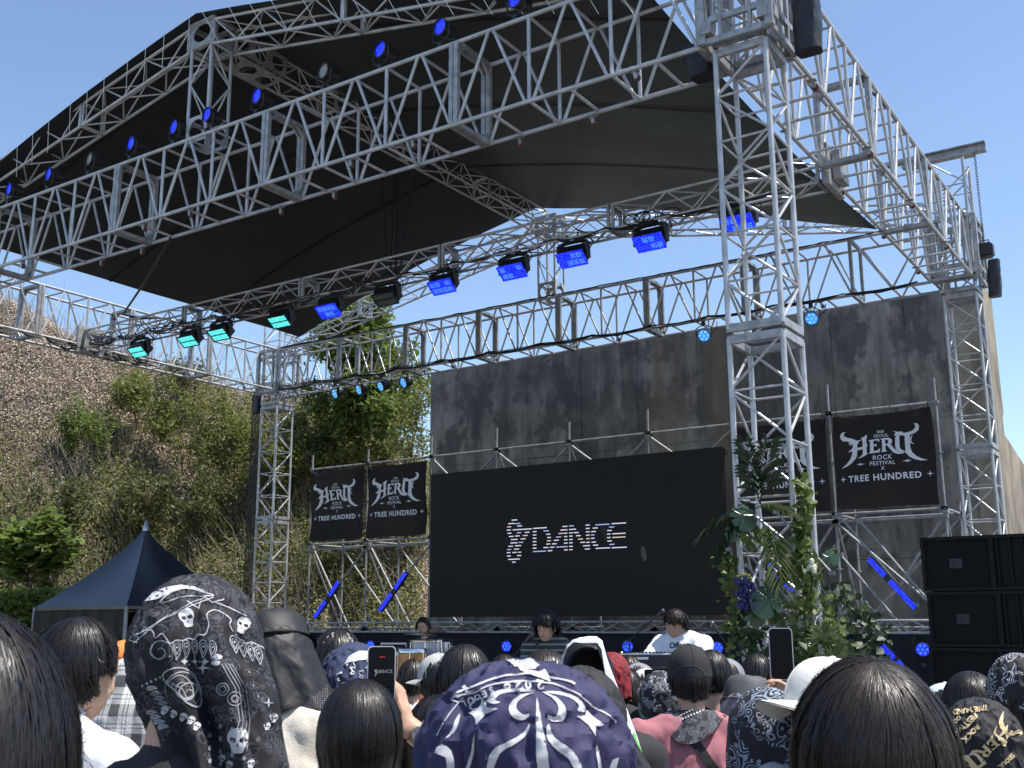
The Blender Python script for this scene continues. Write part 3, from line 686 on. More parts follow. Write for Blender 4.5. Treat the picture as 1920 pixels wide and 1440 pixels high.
def banner_art(mats=False):
    A = fix(hero_art()); T = Art()
    T.text('2026', -22, -235, 46, offset=.8, space=1.05); T.text('SEOUL', -20, -178, 58, offset=.6, space=1.15); T.text('ROCK', -15, 122, 84, offset=.9, space=1.1); T.text('FESTIVAL', -15, 196, 74, offset=.9, space=1.1)
    T.text('X', -12, 262, 70, offset=.4); T.text('TREE HUNDRED', -5, 392, 116, offset=3.4, sx=.98, space=1.15)
    T.star4(-540, 350, 46); T.star4(560, 350, 46); T.poly([(-350,165),(-300,155),(-318,140),(-280,160),(-230,167),(-280,172),(-318,190),(-300,178)]); T.poly([(350,165),(300,155),(318,140),(280,160),(230,167),(280,172),(318,190),(300,178)])
    return A, T
def banner(label, x0, x1, ztop=5.28, zbot=3.62, seed=0, k=1.0):
    g = np.random.default_rng(seed); t = thing('banner', label, 'banner', ((x0+x1)/2, SF-.06, zbot), 'black festival banners laced to the scaffolding')
    nu, nv = 60, 56; P = np.zeros((nv+1, nu+1, 3)); ph = g.uniform(0, 6, 6)
    for i in range(nv+1):
        b = i/nv
        for j in range(nu+1):
            a = j/nu; x = x0+(x1-x0)*a; z = ztop+(zbot-ztop)*b
            r1 = math.hypot(a-.0, b*1.1); r2 = math.hypot(a-1., b*1.1)
            fold = .022*math.sin(math.atan2(b+.02, a+.02)*9+ph[0])*math.exp(-r1*2)+.022*math.sin(math.atan2(b+.02, 1.02-a)*9+ph[1])*math.exp(-r2*2)
            sag = .055*math.sin(b*math.pi*1.6+.9*math.sin(a*math.pi)+ph[2])*math.sin(a*math.pi)**.7
            sw = .03*math.sin((a*.8+b)*7+ph[3])*b+.012*math.sin(a*15+b*4+ph[4])*b
            z += .025*math.sin(a*math.pi)*(-(1-b))+.01*math.sin(a*9+ph[5])*b
            P[i, j] = (x+.012*math.sin(b*8+ph[1])*(1 if a > .5 else -1)*abs(a-.5)*2, SF-.05-.03-fold-sag-sw, z)
    c = MB().grid(P).build('cloth', CLOTH, t); bv = bvh_of(c); sc_ = (x1-x0)/1210*.94*k; cx, cz = (x0+x1)/2, ztop+(zbot-ztop)*.43
    fn = lambda u, v_: ((cx+u*sc_, SF-.6, cz-(v_-30)*sc_), (0, 1, 0))
    A, T = banner_art(); decal('emblem', A, fn, SILV, t, .006, 60, bv, .0006); decal('lettering', T, fn, SILV, t, .006, 60, bv, .0003)
    n = 0
    for i in range(6):
        a = (i+.2)/5.4; m = MB(); x = x0+(x1-x0)*min(a, 1); m.path([(x, SF-.06, ztop-.02), (x, SF-.04, ztop+.1), (x, SF+.03, ztop+.1), (x, SF+.02, ztop-.01), (x, SF-.06, ztop-.02)], .006, 4); m.build('tie', BLK, t)
    return t
banner('leftmost black banner with a silver horned emblem in front of the bank', -17.93, -16.27, seed=1)
banner('black horned emblem banner touching the left edge of the video wall', -16.12, -14.40, seed=2)
banner('black horned emblem banner half hidden behind the near right tower', -7.08, -5.36, seed=3)
banner('rightmost black horned emblem banner, whole and nearest the far right tower', -5.24, -3.53, seed=5)
# ================================================================ lights
LENS = {}
def emit(name, c, s=1.0):
    if name in MATS: return MATS[name]
    m = mat(name, tuple(x*.3 for x in c), .4, emit=c, estr=s); n = m.node_tree.nodes; l = m.node_tree.links; tc = n.new('ShaderNodeTexCoord'); v = n.new('ShaderNodeTexVoronoi'); v.inputs['Scale'].default_value = 34; l.new(tc.outputs['Object'], v.inputs['Vector']); r = n.new('ShaderNodeValToRGB'); l.new(v.outputs['Distance'], r.inputs[0])
    r.color_ramp.elements[0].position = .08; r.color_ramp.elements[0].color = (min(1, c[0]*1.2+.01), min(1, c[1]*1.25+.05), c[2], 1); r.color_ramp.elements[1].position = .62; r.color_ramp.elements[1].color = (*[x*.6 for x in c], 1); l.new(r.outputs[0], n['Principled BSDF'].inputs['Emission Color']); return m
BLUE = emit('blue_led', (.012, .02, 1.0), 1.1); BLUE2 = emit('blue_led_light', (.05, .16, 1.0), 1.0); CYAN = emit('cyan_led', (.10, .75, .78), 1.1); BBLUE = emit('sky_blue_led', (.05, .28, .95), .9)
OFFG = mat('unlit_strobe_glass', (.10, .13, .12), .15, 0, .7)
def look(d, up=(0, 0, 1)):
    d = Vector(d).normalized(); x = d.cross(Vector(up)).normalized(); y = x.cross(d); return Matrix(((x.x, d.x, y.x, 0), (x.y, d.y, y.y, 0), (x.z, d.z, y.z, 0), (0, 0, 0, 1)))   # local +Y looks along d
def strobe(label, p, kind, grp='strobe lights on the mid roof truss', yaw=0):
    t = thing('strobe_light', label, 'stage light', p, grp); p = Vector(p)
    Q = Matrix.Translation(p) @ Matrix.Rotation(yaw, 4, 'Z'); M = Q @ look((0, -.62, -.78))
    W, Hh, Dp = .205, .115, .20
    MB().box((-W, -Dp, -Hh), (W, -.012, Hh), M, .012).build('housing', BLKM, t)
    fr = MB()
    for a, b, c_, d_ in ((-W-.012, W+.012, -Hh-.012, -Hh+.006), (-W-.012, W+.012, Hh-.006, Hh+.012), (-W-.012, -W+.006, -Hh+.006, Hh-.006), (W-.006, W+.012, -Hh+.006, Hh-.006), (-W+.006, W-.006, -.009, .009)): fr.box((a, -.012, c_), (b, .012, d_), M)
    fr.build('bezel', BLKM if kind != 'blue' else BLUE, t)
    if kind == 'blue':
        MB().box((-W+.006, -.011, -Hh+.006), (W-.006, .002, Hh-.006), M).build('lamp_face', BLUE, t)
        random.seed(int(abs(p.x)*100)); m = MB()
        for i in range(2):
            for j in range(4):
                if random.random() < .6: x = -W+.02+j*.095; z = (-Hh+.018, .016)[i]; m.box((x, .0, z), (x+.082, .006, z+.082), M)
        if m.v: m.build('lamp_cells', BLUE2, t)
    else: MB().box((-W+.006, -.011, -Hh+.006), (W-.006, .002, Hh-.006), M).build('lamp_face', CYAN if kind == 'cyan' else OFFG, t)
    y = MB(); 
    for s in (-1, 1): y.bar(Q @ Vector((s*.24, .06, .0)), Q @ Vector((s*.24, .04, .24)), .03, .09, (0, 1, 0)); y.bar(Q @ Vector((s*.24, .04, .24)), Q @ Vector((s*.10, .04, .27)), .03, .05)
    y.bar(Q @ Vector((-.1, .04, .27)), Q @ Vector((.1, .04, .27)), .03, .05); y.build('yoke', BLKM, t)
    c = MB(); 
    for s in (-.09, .09): c.box((s-.03, .0, .28), (s+.03, .07, .36), Q, .01); c.tube(Q @ Vector((s, .04, .3)), Q @ Vector((s+.05, -.06, .36)), .012, 6)
    c.build('clamp', BLKM, t)
    k = MB(); k.path([Q @ Vector((.2, .1, .1)), Q @ Vector((.3, .1, .22)), Q @ Vector((.25, .05, .36)), Q @ Vector((.1, -.05, .42))], .009, 5); k.build('power_lead', CABLE, t)
    return t
SN = ['first', 'second', 'third', 'fourth', 'fifth', 'sixth', 'seventh', 'eighth', 'ninth', 'tenth', 'eleventh']
for i, (u, v_, kd) in enumerate([(258,662,'cyan'),(352,650,'cyan'),(410,628,'cyan'),(523,615,'cyan'),(615,592,'blue'),(722,565,'off'),(828,545,'blue'),(960,525,'blue'),(1072,488,'blue'),(1218,470,'blue'),(1383,422,'blue')]):
    p = at(u, v_+2, 'y', 3.8); d_ = {'cyan': 'glowing turquoise', 'blue': 'glowing deep blue', 'off': 'unlit'}[kd]
    ex = {10: ', behind the tower', 0: ', leftmost', 5: ''}.get(i, '')
    strobe('%s strobe panel, %s from left on the mid roof truss%s' % (d_, SN[i], ex), (p.x, 3.8, 6.80), kd)
def par(label, p, d, lens, grp, r=.115, L=.2, up=True, cells=0, rim=None):
    t = thing('par_light', label, 'stage light', p, grp); p = Vector(p); M = Matrix.Translation(p) @ look(d) @ Matrix.Rotation(R(-90), 4, 'X')
    MB().lathe([(r*.4, -L), (r*.75, -L*.97), (r*.92, -L*.7), (r*.95, -.02), (r, -.015), (r, .025), (r*.9, .03), (r*.88, .004)], M, 22, cap=False).lathe([(.001, -L), (r*.42, -L)], M, 16, cap=False).build('body', BLKM, t)
    MB().lathe([(.0005, .004), (r*.89, .0042)], M, 22, cap=False).build('lens', lens, t)
    if cells:
        m = MB()
        for i in range(7):
            a = i*math.pi/3; rr = 0 if i == 6 else r*.58; m.lathe([(r*.2, .0055), (r*.2, .013), (.001, .014)], M @ Matrix.Translation((rr*math.cos(a), rr*math.sin(a), 0)), 10, cap=False)
        m.build('led_cells', rim or BLUE2, t)
    y = MB(); s = 1 if up else -1
    ax = look(d).to_3x3() @ Vector((1, 0, 0)); P = [p+ax*(-r-.02), p+ax*(-r-.02)+Vector((0, 0, s*.14)), p+ax*(-.03)+Vector((0, 0, s*.2)), p+ax*.03+Vector((0, 0, s*.2)), p+ax*(r+.02)+Vector((0, 0, s*.14)), p+ax*(r+.02)]
    y.path(P, .011, 5); y.box((-.03, -.03, 0), (.03, .03, .07), Matrix.Translation(p+Vector((0, 0, s*.2-(0 if up else .07))))); y.build('yoke', BLKM, t)
    k = MB(); k.path([p-Vector(d)*L, p-Vector(d)*(L+.08)+Vector((.04, 0, -.05)), p+Vector((.2, .12, s*.12)), p+Vector((.25, .05, s*.24))], .008, 5); k.build('power_lead', CABLE, t); return t
for i, (u, v_) in enumerate([(10,353),(84,326),(160,299),(238,268),(318,235),(380,211),(473,177),(597,133),(703,98),(815,48),(955,4)]):
    p = at(u, v_, 'y', -.02); off = i in (2, 7)
    par('%s par light, %s from the left standing on the front truss' % ('unlit' if off else 'blue glowing', SN[i]), (p.x+.06, .02, 8.45), (-.12, -.97, -.05+.03*(i % 3)), mat('unlit_lens', (.30, .30, .28), .3, vary=.4, vscale=60) if off else BLUE, 'par lights standing along the top of the front truss', .105, .2, False)
for i, (u, v_) in enumerate([(628,742),(673,733),(714,727),(757,719),(1320,630),(1522,601)]):
    p = at(u, v_, 'y', 9.05); par('round blue LED light hanging under the back truss, %s from the left' % SN[i], (p.x, 9.05, 6.86), (-.25, -.88, -.42) if i < 4 else (.15, -.9, -.45), BBLUE, 'round LED lights hanging under the back truss', .125, .2, True, 1, emit('pale_blue', (.2, .55, 1), .9))
for i, (u, v_) in enumerate([(695,1211),(950,1212),(1177,1212),(1345,1215),(1730,1218)]):
    p = at(u, v_, 'y', 9.5); nm = ['leftmost, beside the drum cage', 'left of the guitarist', 'between guitarist and keyboard', 'just right of the keyboard player', 'rightmost, near the loudspeaker stack'][i]
    par('blue floor spotlight on the stage back edge, '+nm, (p.x, 9.5, p.z), (.25, -.95, .0), BLUE, 'blue spotlights standing behind the musicians', .115, .18, False, 1, BLUE2)
def ledbar(label, a, b, segs, r=.045):
    a = Vector(a); b = Vector(b); t = thing('led_bar', label, 'stage light', (a+b)/2, 'blue LED bars tied diagonally to the scaffolding'); d = b-a
    MB().bar(a, b, .10, .07, (0, 1, 0)).build('housing', BLKM, t)
    for s0, s1 in segs:
        p = a+d*s0; q = a+d*s1; dn = d.normalized(); sd = dn.cross(Vector((0, 1, 0)))
        for s in (-.024, .024): MB().bar(p+Vector((0, -.045, 0))+sd*s, q+Vector((0, -.045, 0))+sd*s, .036, .02, (0, 1, 0)).build('light_strip', BLUE, t)
    for k in (.3, .7): c = a+d*k; MB().box((c.x-.04, c.y+.03, c.z-.04), (c.x+.04, c.y+.12, c.z+.04), None, .01).build('clamp', BLKM, t)
    return t
Y = 9.9
ledbar('blue LED bar on the brace under the leftmost banner', at(592,1157,'y',Y), at(637,1091,'y',Y), ((0, .45), (.62, 1)))
ledbar('blue LED bar on the brace just left of the video wall', at(714,1145,'y',Y), at(763,1074,'y',Y), ((0, .45), (.58, 1)))
ledbar('blue LED bar half hidden by leaves behind the near right tower', at(1437,1053,'y',Y), at(1488,1109,'y',Y), ((0, .5), (.72, 1)))
ledbar('blue LED bar below the rightmost banner, whole and bright', at(1630,1048,'y',Y), at(1717,1140,'y',Y), ((0, .35), (.46, 1)))
ledbar('lowest blue LED bar, long, beside the loudspeaker stack', at(1654,1210,'y',9.3), at(1748,1305,'y',9.3), ((0, .26), (.32, .42), (.48, 1)))
# ================================================================ stage
tag(MB().box((-18.3, -.3, -.05), (-2.9, 9.7, .08)).build('stage_floor', mat('stage_ply', (.03, .03, .032), .6, vary=.3), None), 'low black stage floor under the roof', 'stage')
tag(MB().box((-18.3, -.34, -.45), (-2.9, -.305, .07)).build('stage_skirt', mat('black_skirt', (.01, .01, .01), .8), None), 'black cloth skirt along the front of the stage', 'skirt')
P = np.array([[(x, 9.84+.035*math.sin(x*9)+.02*math.sin(x*23), z) for x in np.linspace(-17.9, -3.45, 220)] for z in (1.5, .09)])
tag(MB().grid(P).build('backdrop_skirt', mat('black_drape', (.012, .013, .022), .85)), 'dark pleated cloth hung across the back of the stage below the screen', 'curtain')
# ================================================================ loudspeaker stack
GR = mat('speaker_grille', (.006, .006, .0065), .7, 0, .2, bump=.5, bscale=220); CAB = mat('speaker_cabinet', (.006, .006, .0065), .65, 0, .25, bump=.2, bscale=90)
def cabinet(x, y, z, W=1.12, Hc=.50, Dp=.9):
    t = thing('loudspeaker', 'black loudspeaker cabinet', 'loudspeaker', (x+W/2, y, z), 'loudspeaker cabinets stacked beside the stage')
    MB().box((x, y+.04, z), (x+W, y+Dp, z+Hc), None, .012).build('cabinet', CAB, t)
    m = MB()
    for a, b, c_, d_ in ((0, W, 0, .03), (0, W, Hc-.03, Hc), (0, .03, .03, Hc-.03), (W-.03, W, .03, Hc-.03), (.60, .64, .03, Hc-.03)): m.box((x+a, y, z+c_), (x+b, y+.05, z+d_))
    m.build('front_frame', CAB, t)
    g = MB().box((x+.03, y+.02, z+.03), (x+.60, y+.045, z+Hc-.03)).build('grille', GR, t)
    MB().box((x+.245, y+.012, z+Hc/2-.045), (x+.36, y+.022, z+Hc/2+.045), None, .004).ell((x+.30, y+.012, z+Hc/2), (.026, .006, .018), None, 10, 6).build('badge', mat('badge', (.018, .018, .019), .4), t)
    for k in range(4):
        xa = x+.665+k*.108; m = MB(); 
        m.add([(xa, y+.0, z+.035), (xa+.055, y+.16, z+.035), (xa+.055, y+.16, z+Hc-.035), (xa, y, z+Hc-.035), (xa+.012, y, z+.035), (xa+.067, y+.16, z+.035), (xa+.067, y+.16, z+Hc-.035), (xa+.012, y, z+Hc-.035)], [(0, 1, 2, 3), (7, 6, 5, 4), (0, 3, 7, 4), (1, 5, 6, 2), (3, 2, 6, 7), (0, 4, 5, 1)])
        m.build('port_vane', CAB, t)
    return t
proto = None; lv = ['top', 'second', 'third', 'fourth', 'fifth', 'lowest']
sxp, syp = -1.97, 1.8
for r_ in range(6):
    for c_ in range(2):
        if proto is None: t = proto = cabinet(sxp, syp, 2.0)
        else: t = copy_tree(proto)
        t.location = (sxp+.56+c_*1.14+.02*(r_ % 2), syp, 2.0-r_*.508)
        t['label'] = '%s black loudspeaker cabinet of the %s column beside the stage' % (lv[r_], ('left', 'right')[c_])
tag(MB().box((sxp-.1, syp-.1, -.45), (sxp+2.4, syp+1.1, 2.0-5*.508-.004)).build('speaker_platform', BLK), 'low black platform under the loudspeaker stack', 'platform')

# ================================================================ bank, undergrowth, trees
from mathutils import noise as mn
def crest(lat): return float(np.interp(lat, [-60, -34, -20, -17, -13.3, -9.9, -6.4, -2.8, 1, 8], [12.4, 13.4, 13.0, 12.0, 10.3, 9.2, 8.6, 6.8, 5.4, 5.0]))
def hillz(lat, d, amp=1.0):
    f = 28.6 + .5*math.sin(lat*.5) + (1.5 if lat > -5 else 0)
    c = crest(lat)+.3; t = (d-f)/8.0
    if t <= 0: return -.45
    z = -.45 + (c+.45)*min(1, t)**.85
    if t > 1: z = c - (t-1)*1.2
    n_ = mn.fractal(Vector((lat*.28, d*.28, 1.3)), 1, 2, 5)
    return z + amp*n_*min(1, t*2)*.8
def build_hill():
    lats = np.concatenate([np.linspace(-70, -20, 30), np.linspace(-19.5, 3, 110), np.linspace(4, 14, 12)]); ds = np.concatenate([np.linspace(27, 38, 60), np.linspace(39, 80, 12)])
    P = np.array([[LD(l, d, hillz(l, d)) for l in lats] for d in ds]); o = MB().grid(P).build('hillside', mat('bank_soil', (.085, .066, .045), .95, vary=.4, vscale=1.2, bump=.6, bscale=6)); tag(o, kind='structure'); return o
build_hill()
rg = np.random.default_rng(11)
def hill_pts(n, l0, l1, d0=28.9, d1=37.2, lift=.1, dens=None):
    out = []; nr = []
    while len(out) < n:
        l = rg.uniform(l0, l1); d = rg.uniform(d0, d1)
        if dens and rg.random() > dens(l, d): continue
        p = LD(l, d, hillz(l, d)+rg.normal()*lift*.5+lift*.4); out.append(p); nr.append((FW*-.8+Vector((0, 0, .5)))[:])
    return np.array([p[:] for p in out]), np.array(nr)
LITTER = leafmat('dry_leaf_litter', [(.22, .165, .13), (.44, .345, .27), (.56, .46, .375), (.64, .55, .465), (.34, .26, .20)], .15, .8)
P1, N1 = hill_pts(135000, -19.5, -2.5, 28.9, 38.0, lift=.2); V_, F_ = leaves(P1, .08, .2, .5, rg, N1)
tag(npmesh('leaf_litter', V_, F_, LITTER), 'dry pinkish brown leaves and vines matted over the steep bank', 'undergrowth', kind='stuff')
# dead twigs and vines
m = MB(); 
for i in range(3200):
    l = rg.uniform(-19, -2.5); d = 28.9+abs(rg.normal())*3.2 if i % 3 else rg.uniform(29, 37)
    if d > 37: continue
    p = LD(l, d, hillz(l, d)); L = rg.uniform(.5, 1.7); q = [p]; dr = Vector((rg.normal()*.35, rg.normal()*.35, 1)) - FW*.35
    for k in range(3): q.append(q[-1]+dr*L/3+Vector(rg.normal(size=3)*.09))
    m.path(q, [.011, .009, .006, .003], 3)
tag(m.build('dry_stems', mat('dry_stem', (.24, .19, .14), .9, vary=.5, vscale=3)), 'thin dry stems and twigs standing all over the bank', 'undergrowth', kind='stuff')
G1 = leafmat('spring_leaf', [(.12, .14, .03), (.19, .22, .055), (.27, .29, .08), (.15, .17, .04), (.20, .17, .08)], .5)
G2 = leafmat('mid_leaf', [(.05, .07, .02), (.09, .115, .03), (.14, .16, .05), (.16, .12, .07)], .45)
G3 = leafmat('fresh_leaf', [(.085, .13, .025), (.15, .21, .045), (.21, .27, .07)], .5)
def in_low(l, d): return max(0, 1-(d-29)/5.5)*(.3+.7*(mn.noise(Vector((l*.45, d*.45, 0)))*.5+.5))
P2, N2 = hill_pts(26000, -18, -2.8, lift=.6, dens=in_low); V_, F_ = leaves(P2, .115, .4, .5, rg, N2)
tag(npmesh('ground_creeper', V_, F_, G2), 'low dark green creepers growing over the foot of the bank', 'undergrowth', kind='stuff')
P2, N2 = hill_pts(56000, -17.8, -2.6, 29.0, 37.5, lift=.7, dens=lambda l, d: float(np.clip((mn.noise(Vector((l*.4, d*.4, 5)))+.5)*1.9, 0, 1))*float(np.clip((l+16+(33-d)*1.3)/4.5, 0, 1))); V_, F_ = leaves(P2, .12, .4, .5, rg, N2)
tag(npmesh('green_cover', V_, F_, G1), 'yellow green leafy cover spreading over the right half of the bank', 'undergrowth', kind='stuff')
BARK = mat('bark', (.14, .11, .08), .9, vary=.4, vscale=6, bump=.5, bscale=20)
def plant_tree(name, label, cat, base, tips, nleaf, size, lm, spread, trunk=.06, group=None, nb=7, bend=.3, seed=0, up=.3):
    """tapered trunk, limbs to each clump centre, leaves gathered along the limb ends"""
    g = np.random.default_rng(seed); base = Vector(base); t = thing(name, label, cat, base, group); tips = [Vector(p) for p in tips]
    c = sum(tips, Vector())/len(tips); m = MB(); top = base.lerp(c, .8); T = [base.lerp(top, k/6)+Vector(g.normal(size=3)*trunk*.8*(0 < k)) for k in range(7)]
    m.path(T, [trunk*(1-.11*k) for k in range(7)], 8); L = []
    for p in tips:
        s_ = T[int(g.integers(2, 7))]; q = [s_]; n_ = 5
        for k in range(1, n_+1): q.append(s_.lerp(p, k/n_)+Vector(g.normal(size=3)*bend*.25*(k < n_))+Vector((0, 0, .12*math.sin(k/n_*3.1))))
        m.path(q, [trunk*.45*(1-.16*k) for k in range(n_+1)], 5)
        for b in range(nb):
            e = p+Vector(g.normal(size=3)*spread*.75); a = q[int(g.integers(2, n_+1))]; mm = a.lerp(e, .5)+Vector(g.normal(size=3)*.08); m.path([a, mm, e], [trunk*.14, trunk*.1, trunk*.05], 4)
            k = int(nleaf/len(tips)/nb); w_ = g.random(k)[:, None]
            L.append(np.array(mm[:])*(1-w_)+np.array(e[:])*w_*1.0+g.normal(size=(k, 3))*spread*.26)
    m.build('trunk', BARK, t); V, F = leaves(np.vstack(L), size, up, .55, g); npmesh('crown', V, F, lm, t); return t
def hp(u, v, d=None):
    """point of the bank seen at a pixel"""
    dd = 28.5
    while dd < 45:
        p = dep(u, v, dd); lat = (p-Vector(CAM)).dot(RT)
        if hillz(lat, dd) > p.z: return p
        dd += .25
    return dep(u, v, 34)
def tips_px(cu, cv, ru, rv, n, t, seed, dd=1.2, ell=True):
    g = np.random.default_rng(seed); out = []
    while len(out) < n:
        a, b = g.uniform(-1, 1, 2)
        if a*a+b*b <= 1: out.append(dep(cu+a*ru, cv+b*rv, t+g.uniform(-dd, dd)))
    return out
# bright tree rising behind the far left tower
plant_tree('broadleaf_tree', 'tall bright green tree rising above the back truss left of the wall', 'tree', hp(715, 860), tips_px(668, 640, 72, 62, 13, 32.5, 3)+tips_px(708, 735, 62, 75, 9, 32.5, 4), 17000, .21, leafmat('bright_leaf', [(.07, .11, .02), (.13, .19, .035), (.19, .25, .06), (.24, .30, .09)], .5), .62, .16, nb=9, seed=5)
plant_tree('slender_tree', 'thin open branched sapling with sparse leaves against the sky beside the wall', 'tree', hp(770, 905), [dep(u, v, 30) for u, v in ((752, 745), (785, 700), (800, 740), (790, 790), (775, 760), (742, 790), (796, 830), (772, 850), (735, 830))], 1500, .11, G1, .34, .05, nb=6, seed=6)
for i, (u, v, ru, rv, n, nl, lm_, sz, lab) in enumerate([
    (250, 745, 55, 45, 6, 2600, G1, .12, 'pale green sapling high on the bank below the side truss'), (335, 800, 60, 70, 7, 3600, G1, .12, 'slender pale green sapling in the middle of the bank'), (420, 815, 55, 75, 7, 3400, G1, .12, 'pale green sapling left of the far left tower'),
    (158, 800, 38, 32, 4, 2000, G3, .12, 'small green bush alone on the dry upper bank'), (262, 925, 70, 34, 5, 2200, G2, .14, 'low leafy bush at mid height of the bank left of the tower'), (95, 955, 80, 26, 5, 2000, G2, .13, 'dark low bush under the dry slope at the left edge'),
    (590, 790, 60, 62, 7, 4200, G1, .13, 'yellow green bush right of the far left tower above the banners'), (640, 850, 70, 40, 6, 3200, G1, .13, 'yellow green bush behind the top edge of the left banners'), (720, 850, 60, 45, 6, 3200, G1, .13, 'light green bush just left of the wall edge'),
    (400, 950, 60, 60, 6, 2400, G2, .13, 'dark green shrub behind the hanging cables'), (530, 870, 45, 60, 5, 2400, G1, .12, 'light shrub seen through the far left tower'), (620, 1060, 45, 38, 4, 1500, G2, .12, 'small green shrub under the leftmost banner'), (770, 930, 30, 75, 5, 2200, G1, .12, 'light green shrub squeezed beside the wall edge'), (345, 700, 60, 22, 4, 1500, G2, .12, 'grey green bush on the crest under the side truss')]):
    b = hp(u+8, min(v+rv*1.5, 1120)); dd = (b-Vector(CAM)).dot(FW)-.9; plant_tree('bush', lab, 'bush', b, tips_px(u, v, ru, rv, n, dd, 20+i, .6), nl, sz, lm_, .5, .035, 'bushes and saplings growing on the bank', nb=6, seed=30+i)
# grass tufts on the crest against the sky
m = MB()
for i in range(420):
    l = rg.uniform(-18, -9); d = 36.4+rg.normal()*.5; p = LD(l, d, hillz(l, d)); h = rg.uniform(.2, .75); m.path([p, p+Vector((rg.normal()*.06, 0, h*.5)), p+Vector((rg.normal()*.22, rg.normal()*.1, h))], [.012, .008, .002], 3)
tag(m.build('dry_grass', mat('dry_grass', (.30, .24, .15), .9)), 'dry grass standing along the crest of the bank', 'grass', kind='stuff')
# big leaved plant, hedge and low wall at the left
plant_tree('leafy_shrub', 'bright large leaved shrub at the left edge above the hedge', 'shrub', dep(60, 1150, 24), tips_px(55, 1030, 90, 32, 10, 23.5, 50, .6), 1700, .30, G3, .42, .04, nb=6, seed=51, up=.9)
hw_ = thing('low_wall', 'low reddish brown wall at the left edge behind the tent', 'wall', dep(30, 1160, 23))
a = dep(-260, 1150, 23.2); b = dep(122, 1150, 22.0); MB().bar((a.x, a.y, .45), (b.x, b.y, .45), .35, 2.0).build('wall_body', mat('brown_render', (.17, .085, .055), .9, vary=.35, vscale=3, bump=.3), hw_)
MB().bar((a.x, a.y, 1.5), (b.x, b.y, 1.5), .45, .1).build('coping', mat('brown_coping', (.20, .12, .08), .9, vary=.3), hw_)
Pn = []; 
for i in range(9000):
    t = rg.random(); p = a.lerp(b, t); Pn.append((p.x+rg.normal()*.2-FW.x*.3, p.y+rg.normal()*.2-FW.y*.3, 1.98+rg.uniform(-.42, .42)))
for i in range(2500):
    t = .62+.38*rg.random(); p = a.lerp(b, t); Pn.append((p.x-FW.x*.45+rg.normal()*.08, p.y-FW.y*.45+rg.normal()*.08, .9+rg.uniform(-.5, .35)))
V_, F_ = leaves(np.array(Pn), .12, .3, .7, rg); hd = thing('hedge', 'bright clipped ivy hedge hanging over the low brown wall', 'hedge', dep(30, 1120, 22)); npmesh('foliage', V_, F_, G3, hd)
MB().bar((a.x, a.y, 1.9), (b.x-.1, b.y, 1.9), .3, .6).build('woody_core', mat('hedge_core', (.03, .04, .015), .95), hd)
rl = thing('railing', 'grey tube railing in front of the low wall at the left edge', 'railing', dep(20, 1180, 21))
a2 = dep(-200, 1150, 21.2); b2 = dep(90, 1150, 20.6)
for z in (1.52, 1.1): MB().tube((a2.x, a2.y, z), (b2.x, b2.y, z), .03, 8).build('rail', GALV, rl)
for k in range(5): p = a2.lerp(b2, k/4); MB().tube((p.x, p.y, -.4), (p.x, p.y, 1.52), .03, 8).build('post', GALV, rl)
